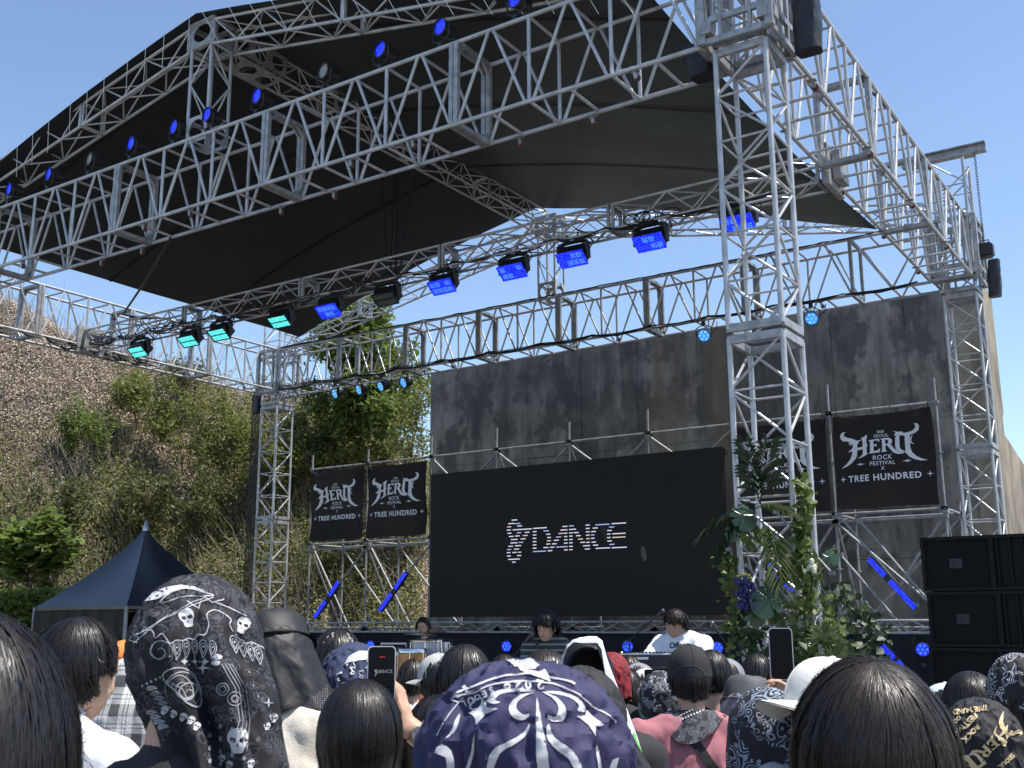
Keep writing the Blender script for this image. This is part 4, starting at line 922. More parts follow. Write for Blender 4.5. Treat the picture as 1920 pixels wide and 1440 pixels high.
# ================================================================ tent
def tent():
    zE = 2.0; near = dep(238, 1129, 17.0); near.z = zE; lf = dep(66, 1134, 18.5); lf.z = zE
    e1 = (lf-near); e2 = Vector((-e1.y, e1.x, 0)); 
    if e2.dot(FW) < 0: e2 = -e2
    e2 = e2*.90; c = [near, lf, lf+e2, near+e2]; ctr = (near+lf+e2)/1.0; ctr = (c[0]+c[2])/2; apx = ctr.copy(); apx.z = zE+1.30
    t = thing('canopy_tent', 'dark navy pointed canopy tent left of the stage', 'tent', (ctr.x, ctr.y, -.45)); NV = mat('navy_pvc', (.016, .023, .034), .26, 0, .6, vary=.25, vscale=1.5, bump=.12, bscale=2.5)
    n = 18; rings = []
    for k in range(n+1):
        s_ = k/n; r_ = 1-s_; z = zE + 1.3*(s_**1.55*.72+s_*.28) if 0 else zE + 1.33*(1-(1-s_)**.62*1.0)*1.0
        r2 = (1-s_)**1.28*.985+.015; z = zE+1.33*s_; ring = []
        for j in range(4):
            a, b = c[j]-ctr, c[(j+1) % 4]-ctr
            for q in range(8):
                u_ = q/8; p = a.lerp(b, u_); sag = 1-.035*math.sin(u_*math.pi)*(1-s_)*s_*8; ring.append((ctr.x+p.x*r2*sag, ctr.y+p.y*r2*sag, z-.02*math.sin(u_*math.pi)*(1-s_)))
        rings.append(ring)
    MB().grid(np.array(rings), True).build('roof', NV, t)
    MB().lathe([(.05, 1.28), (.045, 1.36), (.03, 1.38), (.015, 1.46), (.004, 1.47)], Matrix.Translation((ctr.x, ctr.y, zE)), 14).build('peak_cap', mat('steel', (.5, .5, .5), .3, .8), t)
    V = []
    ring0 = rings[0]; P = np.array([[(x, y, zE) for x, y, z in ring0], [(x, y, zE-.05) for x, y, z in ring0]]); MB().grid(P, True).build('valance', NV, t)
    OL = mat('olive_black_cloth', (.022, .022, .014), .8, vary=.2, vscale=1)
    for (p, q) in ((near, lf), (lf, lf+e2), (near+e2, lf+e2)):
        nn = 40; G = np.array([[(*(p.lerp(q, j/nn)+(q-p).cross(Vector((0, 0, 1))).normalized()*(.03*math.sin(j*.9)+.012*math.sin(j*2.7))*(1-k*.0)).xy, zE-.06-k*.6) for j in range(nn+1)] for k in range(5)]); MB().grid(G).build('side_wall', OL, t)
    nn = 14; m = MB(); pts = []
    for k in range(nn+1):
        u_ = k/nn; p = near.lerp(lf, u_)-e2.normalized()*.06; pts.append((p.x, p.y, zE-.62+.42*math.sin(u_*math.pi)**.8))
    m.path(pts, .018, 5); m.build('arch_seam', BLK, t)
    for p in c: MB().tube((p.x, p.y, -.45), (p.x, p.y, zE), .03, 10).build('pole', GALV, t)
tent()

# ================================================================ plants wound on the near right tower
def frond(m, a, d, L, n, ll, droop=.5, w_=.018, g=None):
    g = g or np.random.default_rng(1); a = Vector(a); d = Vector(d).normalized(); pts = []
    for k in range(9): t = k/8; pts.append(a+d*L*t+Vector((0, 0, -droop*L*t*t)))
    m.path(pts, [.007*(1-.09*k) for k in range(9)], 5)
    for k in range(n):
        t = .12+.88*k/n; i = min(7, int(t*8)); c = pts[i].lerp(pts[i+1], t*8-i); tg = (pts[i+1]-pts[i]).normalized(); s0 = tg.cross(Vector((0, 0, 1)))
        if s0.length < .05: s0 = Vector((1, 0, 0))
        s0.normalize(); 
        for s_ in (-1, 1):
            q = (s0*s_*.8+tg*(.6+.5*t)+Vector(g.normal(size=3)*.12)).normalized(); l = ll*(1-.55*abs(t-.35)); e = c+q*l*.6+Vector((0, 0, -.06*l)); f = c+q*l+Vector((0, 0, -.38*l)); u_ = q.cross(Vector((0, 0, 1))).normalized()*w_*.5
            m.add([c, e+u_, f, e-u_], [(0, 1, 2), (0, 2, 3)])
def fan(m, a, d, L, n, g, spread=1.3):
    a = Vector(a); d = Vector(d).normalized(); h = a+d*L*.35; m.path([a, h], .008, 5); s0 = d.cross(FW).normalized()
    for k in range(n):
        an = (k/(n-1)-.5)*2*spread; q = (d*math.cos(an)+s0*math.sin(an)+FW*g.normal()*.15); e = h+q*L*.5+Vector((0, 0, -.03)); f = h+q*L*(.8+.2*g.random())+Vector((0, 0, -.2*L)); u_ = q.cross(FW).normalized()*.012
        m.add([h, e+u_, f, e-u_], [(0, 1, 2), (0, 2, 3)])
PALM = leafmat('palm_leaf', [(.05, .08, .03), (.10, .14, .05), (.18, .21, .09)], .3, .4); PALMD = leafmat('dark_palm_leaf', [(.015, .03, .014), (.03, .055, .022)], .2, .35); VINE = leafmat('vine_leaf', [(.06, .10, .02), (.12, .17, .035), (.19, .24, .06)], .4); DV = leafmat('dark_vine_leaf', [(.015, .03, .012), (.03, .055, .02), (.05, .08, .03)], .2)
gp = np.random.default_rng(5)
def frond_thing(label, u, v, y, dirs, L, lm, n=16, ll=.3, droop=.5, grp='palm fronds tied to the near right tower'):
    p = at(u, v, 'y', y); m = MB()
    t = thing('palm_frond', label, 'palm frond', p, grp)
    for d in dirs: m = MB(); frond(m, p, d, L, n, ll, droop, .02, gp); m.build('frond', lm, t)
    return t
frond_thing('dark palm frond standing upright on the tower in front of the half hidden banner', 1425, 945, -.1, [(-.1, -.2, 1), (.25, -.2, .9)], .62, PALMD, 18, .26, .1)
frond_thing('pale palm frond fanning over the tower just under the half hidden banner', 1415, 955, -.15, [(.8, -.3, .35)], .42, PALM, 14, .2, .5)
frond_thing('drooping green palm fronds in the middle of the tower', 1440, 985, -.15, [(.3, -.4, -.4)], .42, PALM, 15, .22, .7)
frond_thing('long green palm fronds hanging down the right side of the tower', 1512, 1010, -.05, [(.3, -.2, -.9)], .42, PALM, 16, .12, .3)
frond_thing('dark palm fronds left of the tower beside the screen', 1385, 955, -.1, [(-.5, -.3, -.1), (-.4, -.4, -.6)], .36, PALMD, 14, .18, .5)
for i, (u, v, dx, lab) in enumerate(((1545, 1205, .2, 'pale fan palm at the foot of the tower, upper of the two'), (1560, 1250, .5, 'pale fan palm at the foot of the tower, lower of the two'))):
    p = at(u, v, 'y', -.2); m = MB(); fan(m, p, (dx*.3, -.1, .5), .19, 18, gp, 2.0); fan(m, p+Vector((.05, 0, -.02)), (dx, -.1, .2), .14, 12, gp, 1.6); tag(m.build('fan_palm', PALM, None, False), lab, 'palm', 'fan palms at the foot of the tower')
def vine(label, pts, n, size, lm, sp=.05, grp='leafy vines wound on the tower', name='vine'):
    t = thing(name, label, 'vine', pts[0], grp); P = [Vector(p) for p in pts]; MB().path(P, .007, 5).build('stem', mat('vine_stem', (.05, .07, .02), .8), t)
    C = []
    for k in range(n): x = gp.random()*(len(P)-1); i = int(x); C.append(np.array(P[i].lerp(P[i+1], x-i))+gp.normal(size=3)*sp)
    V, F = leaves(np.array(C), size, .2, .85, gp, np.tile(np.array((.2, -.8, .2)), (n, 1))); npmesh('foliage', V, F, lm, t); return t
A_ = lambda u, v, y=-.06: at(u, v, 'y', y)
vine('bright green vine climbing the right edge of the near right tower', [A_(1502, 905), A_(1512, 960), A_(1498, 1010), A_(1520, 1080), A_(1508, 1150), A_(1518, 1260)], 360, .075, VINE, .045)
vine('green vine trailing at the left of the tower beside the screen', [A_(1362, 1040), A_(1366, 1090), A_(1380, 1150), A_(1372, 1210)], 110, .07, VINE, .05)
vine('green vine winding across the middle of the tower', [A_(1400, 1000), A_(1450, 1030), A_(1490, 1060), A_(1440, 1120), A_(1480, 1190)], 240, .07, VINE, .06)
vine('thick green leaves heaped at the foot of the near right tower', [A_(1385, 1170), A_(1420, 1215), A_(1400, 1265), A_(1470, 1260), A_(1480, 1200)], 210, .08, leafmat('deep_vine', [(.02, .045, .012), (.05, .085, .025), (.10, .15, .04)], .3), .08)
vine('dark leafy garland swagging from the tower towards the loudspeakers', [A_(1560, 1110, .4), A_(1600, 1145, .8), A_(1650, 1185, 1.2), A_(1585, 1240, .6), A_(1560, 1160, .4)], 230, .08, DV, .075)
vine('bright green vine at the right foot of the tower', [A_(1548, 1130), A_(1556, 1180), A_(1575, 1215), A_(1565, 1270)], 110, .07, VINE, .05)
def monstera(label, c, s, rot, tilt):
    c = Vector(c); pts = []; n = 44
    for k in range(n):
        a = -math.pi/2+2*math.pi*k/n; r = s*(.62+.38*math.cos(a-math.pi/2)*.0+.0); base = s*(1-.28*abs(math.sin((a+math.pi/2)/2))**8*0)
        heart = s*(.72+.28*math.sin(a)*-1*.6); notch = .58 if (k % 5 == 2 and .06 < k/n < .94) else 1; pts.append((heart*math.cos(a)*1.0*notch, heart*math.sin(a)*1.15*notch))
    cr, sr = math.cos(rot), math.sin(rot); V = [c]
    for x, y in pts: X, Y = x*cr-y*sr, x*sr+y*cr; V.append(c+RT*X+Vector((0, 0, Y))+FW*(tilt*Y+.25*(X*X+Y*Y)/s))
    F = [(0, i+1, (i+1) % n+1) for i in range(n)]
    t = thing('monstera_leaf', label, 'leaf', c, 'large split monstera leaves on the tower'); MB().add([v[:] for v in V], F).build('blade', mat('monstera', (.018, .05, .016), .3, 0, .6, vary=.3, vscale=12), t, False)
    MB().path([V[0], c+Vector((0, 0, s*.6))+FW*.05, c+Vector((.05, .15, s*.9))], .006, 5).build('stalk', mat('vine_stem', (.05, .07, .02), .8), t)
monstera('large split leaf left of the tower at mid height', A_(1392, 965, -.2), .15, .5, .3); monstera('smaller split leaf beside the screen corner', A_(1378, 995, -.2), .10, -.6, .2)
monstera('largest split leaf low on the tower beside the blue flowers', A_(1440, 1122, -.25), .17, -.5, .3); monstera('dark split leaf near the foot of the tower', A_(1415, 1150, -.2), .12, .3, .2); monstera('dark split leaf hanging at the right of the tower', A_(1555, 1045, -.1), .09, 1.2, .2)
def florets(name, label, cat, c, n, s, rad, m_, sz):
    m = MB()
    for k in range(n): p = Vector(c)+Vector((gp.normal()*sz[0], gp.normal()*sz[0], gp.uniform(-sz[1], sz[1]))); m.ell(p, (rad, rad, rad*1.2), None, 6, 4)
    return tag(m.build(name, m_), label, cat)
florets('flower_cluster', 'hanging cluster of dark blue flowers on the left of the tower', 'flowers', A_(1398, 1112, -.25), 130, 1, .017, mat('blue_petals', (.02, .022, .12), .5, vary=.4, vscale=40), (.04, .13))
florets('flower_spray', 'small yellow flower spray above the blue flowers', 'flowers', A_(1394, 1084, -.25), 30, 1, .012, mat('yellow_petals', (.35, .33, .06), .6), (.035, .03))
florets('flower_bunch', 'white lily blossoms among the hanging palm fronds', 'flowers', A_(1526, 1062, -.15), 12, 1, .022, mat('white_petals', (.45, .48, .35), .6), (.02, .05))
# ================================================================ instruments and things on the stage
STZ = .08
def mic_stand(label, u, v, t, bu, bv):
    p = dep(u, v, t); q = dep(bu, bv, t-.2); o = thing('microphone_stand', label, 'microphone stand', (p.x, p.y, STZ), 'microphone stands on the stage'); m = MB(); m.tube((p.x, p.y, STZ+.03), p, .011, 8)
    m.build('pole', BLKM, o); MB().tube(q, p+(p-q)*.25, .007, 6).build('boom', BLKM, o); MB().tube(q, q+(q-p).normalized()*.13, .014, 8, .02).ell(q+(q-p).normalized()*.15, (.026, .026, .03), None, 10, 6).build('microphone', mat('mic_mesh', (.10, .10, .10), .4, .6), o)
    for k in range(3): a = k*2.09; MB().tube((p.x, p.y, STZ+.05), (p.x+.3*math.cos(a), p.y+.3*math.sin(a), STZ+.012), .009, 6).build('leg', BLKM, o)
mic_stand('boom microphone stand right of the keyboard player', 1366, 1215, 10.6, 1346, 1186); mic_stand('microphone stand in front of the guitarist', 960, 1235, 10.2, 985, 1205)
mic_stand('microphone stand reaching over the drums', 842, 1200, 15, 806, 1192); mic_stand('microphone stand behind the keyboards by the sunglasses woman', 1180, 1200, 13.5, 1226, 1160)
def drum(name, label, u, v, t, r, h, mm, cat='drum', grp=None, taper=.72, top=WHITE):
    p = dep(u, v, t); o = thing(name, label, cat, (p.x, p.y, p.z-h), grp); M = Matrix.Translation((p.x, p.y, p.z-h))
    MB().lathe([(r*taper, 0), (r*.98, h*.35), (r*1.06, h*.62), (r, h*.97)], M, 24).build('shell', mm, o); MB().lathe([(r*.97, h*.965), (r*.97, h*1.0), (.001, h*1.004)], M, 24, cap=False).build('drum_head', top, o)
    m = MB(); m.lathe([(r*1.02, h*.94), (r*1.06, h*.95), (r*1.06, h*.99), (r*1.0, h*1.01)], M, 24, cap=False); m.build('hoop', mat('chrome', (.6, .6, .6), .15, 1), o)
    for k in range(6): a = k*1.05; m = MB(); m.tube((p.x+r*1.05*math.cos(a), p.y+r*1.05*math.sin(a), p.z-h*.05), (p.x+r*1.1*math.cos(a), p.y+r*1.1*math.sin(a), p.z-h*.4), .008, 6); m.build('tension_rod', mat('chrome', (.6, .6, .6), .15, 1), o)
    return o
WOOD = mat('conga_wood', (.42, .17, .045), .3, 0, .5, vary=.25, vscale=4, stretch=(3, 3, .3), coat=.5)
drum('conga_drum', 'tall orange wooden conga drum beside the phone, right of the pair', 772, 1217, 12.2, .15, .72, WOOD, grp='conga drums'); drum('conga_drum', 'tall orange wooden conga drum, left of the pair', 744, 1222, 12.6, .14, .70, WOOD, grp='conga drums')
drum('floor_tom', 'clear acrylic floor tom on the drum kit', 801, 1200, 13.4, .20, .42, mat('acrylic', (.30, .29, .36), .12, .2, .8), grp='drum kit pieces', taper=1.0)
drum('rack_tom', 'silver rack tom standing behind the clear floor tom', 822, 1204, 14.0, .16, .28, mat('silver_shell', (.35, .35, .42), .2, .6), grp='drum kit pieces', taper=1.0)
drum('timbale_drum', 'blue lit timbale drum right of the floor tom', 845, 1212, 14.2, .16, .2, emit('blue_glow_shell', (.01, .02, .7), .5), grp='drum kit pieces', taper=1.0)  # blue light on the timbale shell is put in as emission
def cymbal(label, u, v, t, r, tilt):
    p = dep(u, v, t); o = thing('cymbal_stand', label, 'cymbal', (p.x, p.y, STZ), 'cymbals of the drum kit'); M = Matrix.Translation(p) @ Matrix.Rotation(tilt, 4, 'Y')
    MB().lathe([(r, 0), (r*.3, .02), (r*.16, .028), (r*.1, .05), (.01, .055)], M, 28, cap=False).lathe([(r, -.003), (.01, .012)], M, 28, cap=False).build('cymbal', mat('bronze', (.40, .28, .12), .25, .9), o); MB().tube((p.x, p.y, STZ+.02), p, .012, 8).build('stand', BLKM, o)
    for k in range(3): a = k*2.09+.4; MB().tube((p.x, p.y, STZ+.3), (p.x+.25*math.cos(a), p.y+.25*math.sin(a), STZ+.01), .01, 6).build('leg', BLKM, o)
cymbal('bronze cymbal below the drummer, leftmost', 788, 1190, 13.3, .2, .05); cymbal('bronze cymbal just right of the drummer', 810, 1187, 13.8, .2, -.08); cymbal('bronze cymbal low beside the keyboards', 1165, 1232, 11.2, .17, .06)
t = thing('percussion_rack', 'black percussion rack with chrome rail left of the congas', 'rack', dep(738, 1255, 13.4)); p = dep(738, 1207, 13.4)
m = MB(); q = [p+RT*x+Vector((0, 0, z)) for x, z in ((-.15, -.15), (-.15, 0), (.15, 0), (.15, -.15))]; m.path(q, .016, 8); m.build('rail', mat('chrome', (.6, .6, .6), .15, 1), t); MB().box((-.14, -.1, -.42), (.14, .1, -.04), Matrix.Translation(p) @ Matrix.Rotation(YAW, 4, 'Z'), .02).build('case', BLK, t)
for x in (-.12, .12): MB().tube(p+RT*x+Vector((0, 0, -.4)), (p+RT*x).to_2d().to_3d()+Vector((0, 0, STZ)), .014, 6).build('leg', BLKM, t)
kb = thing('keyboard', 'long black stage keyboard on a stand in front of the man in white', 'keyboard', (0, 0, 0)); ka = dep(1150, 1239, 9.6); kc = dep(1290, 1237, 9.6); kb.location = ka; kb.location.z = STZ
dd_ = (kc-ka).normalized(); M = Matrix(((dd_.x, -dd_.y, 0, ka.x), (dd_.y, dd_.x, 0, ka.y), (0, 0, 1, ka.z), (0, 0, 0, 1))); Lk = (kc-ka).length+.35
MB().box((0, 0, -.05), (Lk, .32, .045), M, .012).build('body', mat('keyboard_case', (.012, .016, .028), .25), kb); MB().box((.08, .15, .045), (Lk-.08, .3, .055), M).build('white_keys', WHITE, kb)
m = MB(); 
for k in range(24): m.box((.11+k*(Lk-.2)/24, .2, .0555), (.11+k*(Lk-.2)/24+.014, .3, .066), M)
m.build('black_keys', BLK, kb); MB().box((.02, -.004, .01), (.3, -.0005, .03), M).build('end_strip', WHITE, kb)
kt = Art().text('STAGE', 0, 0, .05) if 0 else None
for x in (.15, Lk-.15):
    for y in (.04, .28): MB().tube(M @ Vector((x, y, -.05)), M @ Vector((x+(.25 if x < 1 else -.25), .32-y, -(ka.z-STZ)+.01)), .014, 6).build('stand_leg', BLKM, kb)
cs = thing('flight_case', 'dark flight case standing left under the keyboards', 'case', dep(1150, 1290, 10.4)); p = dep(1162, 1262, 10.4); Mc = Matrix.Translation((p.x, p.y, STZ)) @ Matrix.Rotation(YAW, 4, 'Z')
MB().box((-.45, -.25, 0), (.45, .25, p.z+.05-STZ), Mc, .015).build('case_body', mat('case', (.035, .035, .04), .6), cs); MB().box((-.46, -.26, .3), (.46, -.245, .33), Mc).build('trim', ALU2, cs)

# ================================================================ people
SKIN = mat('skin', (.50, .30, .21), .5, 0, .4, vary=.12, vscale=14, bump=.05, bscale=80); 
def sub_mesh(mb, name, m, parent, voxel, smooth=4, disp=None, dec=None):
    """join overlapping solids into one continuous skin"""
    o = mb.build(name, m, None); md = o.modifiers.new('r', 'REMESH'); md.mode = 'VOXEL'; md.voxel_size = voxel; md.use_smooth_shade = True
    if smooth: sm = o.modifiers.new('s', 'SMOOTH'); sm.iterations = smooth; sm.factor = .5
    dg = bpy.context.evaluated_depsgraph_get(); me = bpy.data.meshes.new_from_object(o.evaluated_get(dg)); old = o.data; o.modifiers.clear(); o.data = me; bpy.data.meshes.remove(old); me.name = name
    if disp:
        amp, fr, st = disp; n = len(me.vertices); co = np.empty(n*3, np.float32); me.vertices.foreach_get('co', co); no = np.empty(n*3, np.float32); me.vertices.foreach_get('normal', no); co = co.reshape(-1, 3); no = no.reshape(-1, 3)
        h = np.array([mn.fractal(Vector((c[0]*fr*st[0], c[1]*fr*st[1], c[2]*fr*st[2])), 1, 2, 3) for c in co]); h = 1-2*np.abs(np.clip(h, -1, 1)); co += no*(h*amp)[:, None]; me.vertices.foreach_set('co', co.ravel())
    me.polygons.foreach_set('use_smooth', [True]*len(me.polygons)); me.update()
    if parent is not None: o.parent = parent; o.matrix_parent_inverse = parent.matrix_basis.inverted()
    return o
def caps(mb, pts, rs, n=12):
    pts = [Vector(p) for p in pts]; mb.path(pts, rs, n)
    for p, r in zip(pts, rs): mb.ell(p, (r*1.0, r*1.0, r*1.0), None, n, 8)
def ik(a, b, l1, l2, hint):
    a = Vector(a); b = Vector(b); d = b-a; L = min(d.length, (l1+l2)*.995); d.normalize(); x = (l1*l1-l2*l2+L*L)/(2*L); h = math.sqrt(max(0, l1*l1-x*x)); hv = Vector(hint); hv = (hv-d*hv.dot(d)).normalized(); return a+d*x+hv*h, a+d*L
def hand(mb, w_, d, side, pn, curl=.5, spread=.13, thumb=None, k=1.0, fing=None):
    """palm from the wrist w_ along d; pn = palm normal (towards the held thing); side = direction of the thumb"""
    w_ = Vector(w_); d = Vector(d).normalized(); pn = Vector(pn); pn = (pn-d*pn.dot(d)).normalized(); sd = d.cross(pn).normalized(); sd = sd if sd.dot(Vector(side)) > 0 else -sd
    M = Matrix(((sd.x, pn.x, d.x, 0), (sd.y, pn.y, d.y, 0), (sd.z, pn.z, d.z, 0), (0, 0, 0, 1)))
    mb.ell(w_+d*.045*k, (.040*k, .015*k, .052*k), M, 14, 10); mb.ell(w_+d*.03*k+sd*.022*k+pn*.006*k, (.018*k, .015*k, .034*k), M, 12, 8); caps(mb, [w_-d*.02*k, w_+d*.03*k], [.025*k, .024*k])
    for i, (off, L) in enumerate(((.029, .074), (.010, .083), (-.010, .077), (-.028, .060))):
        c = fing[i] if fing else curl*(1+.12*i); b = w_+d*(.088-.004*abs(i-1.2))*k+sd*off*k; dr = (d+sd*spread*(1.4-i)*.7).normalized(); pts = [b-dr*.02*k, b]; a = 0; q = b
        for j, f in enumerate((.46, .30, .24)):
            a += c*(.8, 1.1, .8)[j]; v_ = dr*math.cos(a)+pn*math.sin(a); q = q+v_*L*f*k; pts.append(q)
        caps(mb, pts, [.0088*k, .0088*k, .0078*k, .0070*k, .0058*k], 10)
    b = w_+d*.022*k+sd*.030*k; td = Vector(thumb).normalized() if thumb is not None else (d*.75+sd*.55+pn*.35).normalized(); p1 = b+(td+sd*.5).normalized()*.032*k; p2 = p1+td*.034*k; p3 = p2+(td+pn*.15).normalized()*.026*k; caps(mb, [b, p1, p2, p3], [.0125*k, .0112*k, .010*k, .008*k], 10)
class Person:
    def __init__(s, label, head, turn=0, tilt=8, roll=0, hturn=None, hs=1.0, face=None, voxel=.011, lean=4, arms=None, skin=None, ground=None, slim=1.0, group=None, detail=False, skirt=None, kneel=False, nk=.10):
        head = Vector(head); s.detail = detail; s.hs = hs
        fy = math.atan2(FW.y, FW.x) if face is None else face
        a = fy-math.pi/2+R(turn); s.Rz = Matrix.Rotation(a, 3, 'Z'); g = GZ(head.x, head.y)-.0 if ground is None else ground; s.g = g
        ah = a+(R(hturn) if hturn is not None else 0); s.Hr = Matrix.Rotation(ah, 3, 'Z') @ Matrix.Rotation(R(roll), 3, 'Y') @ Matrix.Rotation(R(-tilt), 3, 'X'); s.hc = head
        neck = head + s.Hr @ Vector((0, -.035, -.075*hs)) + s.Rz @ Vector((0, -.005, -nk)); nb = neck; s.nb = nb       # base of the neck
        U = s.Rz @ Vector((0, math.sin(R(lean)), math.cos(R(lean)))); X = s.Rz @ Vector((1, 0, 0)); Y = X.cross(U)*-1; s.U, s.X, s.Y = U, X, Y
        k = slim; s.k = k; L = lambda x, y, z: nb+X*x*k+Y*y*k+U*z; s.L = L
        hip = L(0, 0, -.52); hipz = hip.z-g; s.t = thing('person', label, 'person', (hip.x, hip.y, g), group)
        b = MB(); Mt = Matrix((( X.x, Y.x, U.x), (X.y, Y.y, U.y), (X.z, Y.z, U.z)))
        def E(x, y, z, r): b.ell(L(x, y, z), r, Mt, 16, 10)
        E(0, 0, -.16, (.155*k, .105, .19)); E(0, 0, -.35, (.135*k, .095, .16)); E(0, -.005, -.50, (.160*k, .115, .13)); caps(b, [L(-.155, -.01, -.055), L(-.06, -.01, -.015), L(.06, -.01, -.015), L(.155, -.01, -.055)], [.052, .055, .055, .052])
        caps(b, [L(0, -.005, -.03), (nb+head)/2+s.Hr @ Vector((0, -.02, -.01)), head+s.Hr @ Vector((0, -.02, -.05))], [.058, .052, .052])
        H_ = lambda x, y, z: head+s.Hr @ (Vector((x, y, z))*hs); s.H_ = H_
        b.ell(H_(0, -.008, .018), (.077*hs, .092*hs, .100*hs), s.Hr, 22, 16); b.ell(H_(0, .022, -.045), (.060*hs, .066*hs, .072*hs), s.Hr, 18, 12); b.ell(H_(0, .052, -.088), (.026*hs, .026*hs, .022*hs), s.Hr, 12, 8)
        for sx in (-1, 1): b.ell(H_(sx*.079, -.012, -.012), (.010*hs, .019*hs, .031*hs), s.Hr, 10, 8); b.ell(H_(sx*.038, .052, -.035), (.022*hs, .02*hs, .022*hs), s.Hr, 10, 8)
        caps(b, [H_(0, .082, .012), H_(0, .098, -.022), H_(0, .096, -.032)], [.009, .012, .013], 8); caps(b, [H_(-.04, .074, .022), H_(0, .084, .026), H_(.04, .074, .022)], [.012, .013, .012], 8); caps(b, [H_(-.02, .076, -.062), H_(0, .082, -.061), H_(.02, .076, -.062)], [.008, .010, .008], 8)
        s.hands = []; AR = arms or {}
        for sx, nm in ((-1, 'L'), (1, 'R')):
            sh = L(sx*.185, -.01, -.065); sp = AR.get(nm)
            if sp: el, wr = ik(sh, sp['w'], .27, .245, sp.get('hint', s.Rz @ Vector((sx*.6, -.2, -1))))
            else: el = sh+s.Rz @ Vector((sx*.035, .01, -.265)); wr = el+s.Rz @ Vector((sx*.0, .07, -.235))
            caps(b, [sh, sh.lerp(el, .5), el], [.047*k, .043*k, .036*k]); caps(b, [el, el.lerp(wr, .35), wr], [.036*k, .038*k, .024*k]); setattr(s, 'arm'+nm, (sh, el, wr))
            if sp and sp.get('hand', True): h = dict(d=(wr-el), side=s.Rz @ Vector((-sx, 0, 0)), pn=s.Rz @ Vector((0, -1, 0))); h.update(sp.get('hand') if isinstance(sp.get('hand'), dict) else {}); hand(b, wr, **h)
            elif not sp: hand(b, wr, wr-el, s.Rz @ Vector((0, 1, 0)), s.Rz @ Vector((-sx, 0, 0)), .35)
        for sx in (-1, 1):
            hp_ = L(sx*.085, 0, -.52); kn = Vector((hp_.x, hp_.y, g+hipz*.52))+s.Rz @ Vector((sx*.02, .03, 0)); an = Vector((hp_.x, hp_.y, g+.09))+s.Rz @ Vector((sx*.03, -.02, 0))
            caps(b, [hp_, hp_.lerp(kn, .5), kn], [.088*k, .075*k, .055*k]); caps(b, [kn, kn.lerp(an, .3), an], [.055*k, .055*k, .036*k]); caps(b, [an+Vector((0, 0, -.04)), an+s.Rz @ Vector((0, .13, -.06))], [.036, .03]); setattr(s, 'leg%d' % sx, (hp_, kn, an))
        s.body = sub_mesh(b, 'body', skin or SKIN, s.t, voxel, 3); s.Mt = Mt
        m = MB()
        for sx in (-1, 1):
            kn = getattr(s, 'leg%d' % sx)[2]; m.ell(kn+s.Rz @ Vector((0, .055, -.06)), (.048, .135, .042), s.Rz, 12, 8)
            MB().ell(kn+s.Rz @ Vector((0, .055, -.06)), (.048, .135, .042), s.Rz, 12, 8).build('shoe', BLK, s.t)
    def shirt(s, m, sleeve=.55, wr=.006, loose=1.0, voxel=.013, length=-.60, name='shirt', collar=False):
        b = MB(); k = s.k; q = .018*loose
        def E(x, y, z, r): b.ell(s.L(x, y, z), r, s.Mt, 18, 12)
        E(0, 0, -.17, (.158*k+q, .108+q, .20)); E(0, 0, -.35, (.140*k+q*1.4, .098+q*1.3, .17)); E(0, -.0, (-.50+length)/2, (.160*k+q*1.2, .117+q*1.2, .13))
        caps(b, [s.L(-.158, -.01, -.062), s.L(-.07, -.012, -.022), s.L(.07, -.012, -.022), s.L(.158, -.01, -.062)], [.052+q, .052+q*.8, .052+q*.8, .052+q], 16)
        if collar: caps(b, [s.L(0, -.01, -.02), s.L(0, .0, .03)], [.075, .066], 16)
        for sx, nm in ((-1, 'L'), (1, 'R')):
            sh, el, wr_ = getattr(s, 'arm'+nm); e = sh.lerp(el, min(1, sleeve*1.0/.55*.72)) if sleeve <= .76 else el
            caps(b, [sh, sh.lerp(e, .5), e], [.050*k+q*1.0, .049*k+q*1.3, .047*k+q*1.4], 14)
            if sleeve > .76: caps(b, [el, el.lerp(wr_, .9)], [.045*k+q, .034*k+q*.8], 14)
        o = sub_mesh(b, name, m, s.t, voxel, 5, (wr, 9, (1, 1, .7)) if wr else None); s.top = o; return o
    def pants(s, m):
        b = MB(); k = s.k; b.ell(s.L(0, -.005, -.54), (.168*k, .122, .12), s.Mt, 16, 10)
        for sx in (-1, 1): h, kn, an = getattr(s, 'leg%d' % sx); caps(b, [h, h.lerp(kn, .5), kn, kn.lerp(an, .5), an], [.10*k, .09*k, .072*k, .066*k, .056*k])
        return sub_mesh(b, 'trousers', m, s.t, .02, 2)
    def face(s, eyes=True, shades=False):
        if shades:
            m = MB()
            for sx in (-1, 1): m.ell(s.H_(sx*.034, .092, .008), (.030, .007, .022), s.Hr, 14, 8)
            m.path([s.H_(-.01, .098, .012), s.H_(.01, .098, .012)], .003, 5)
            for sx in (-1, 1): m.path([s.H_(sx*.06, .088, .014), s.H_(sx*.082, .0, .012)], .003, 5)
            m.build('sunglasses', mat('dark_lens', (.01, .01, .012), .1), s.t)
        else:
            for sx in (-1, 1):
                MB().ell(s.H_(sx*.032, .080, .002), (.0125, .010, .0075), s.Hr, 12, 8).build('eye', mat('eye_white', (.55, .52, .5), .3), s.t)
                MB().ell(s.H_(sx*.031, .0885, .001), (.0055, .003, .0055), s.Hr, 10, 6).build('iris', mat('iris', (.015, .01, .008), .2), s.t)
                MB().path([s.H_(sx*.014, .093, .022), s.H_(sx*.032, .094, .029), s.H_(sx*.05, .084, .024)], .0032, 5).build('eyebrow', mat('brow', (.02, .015, .012), .8), s.t)
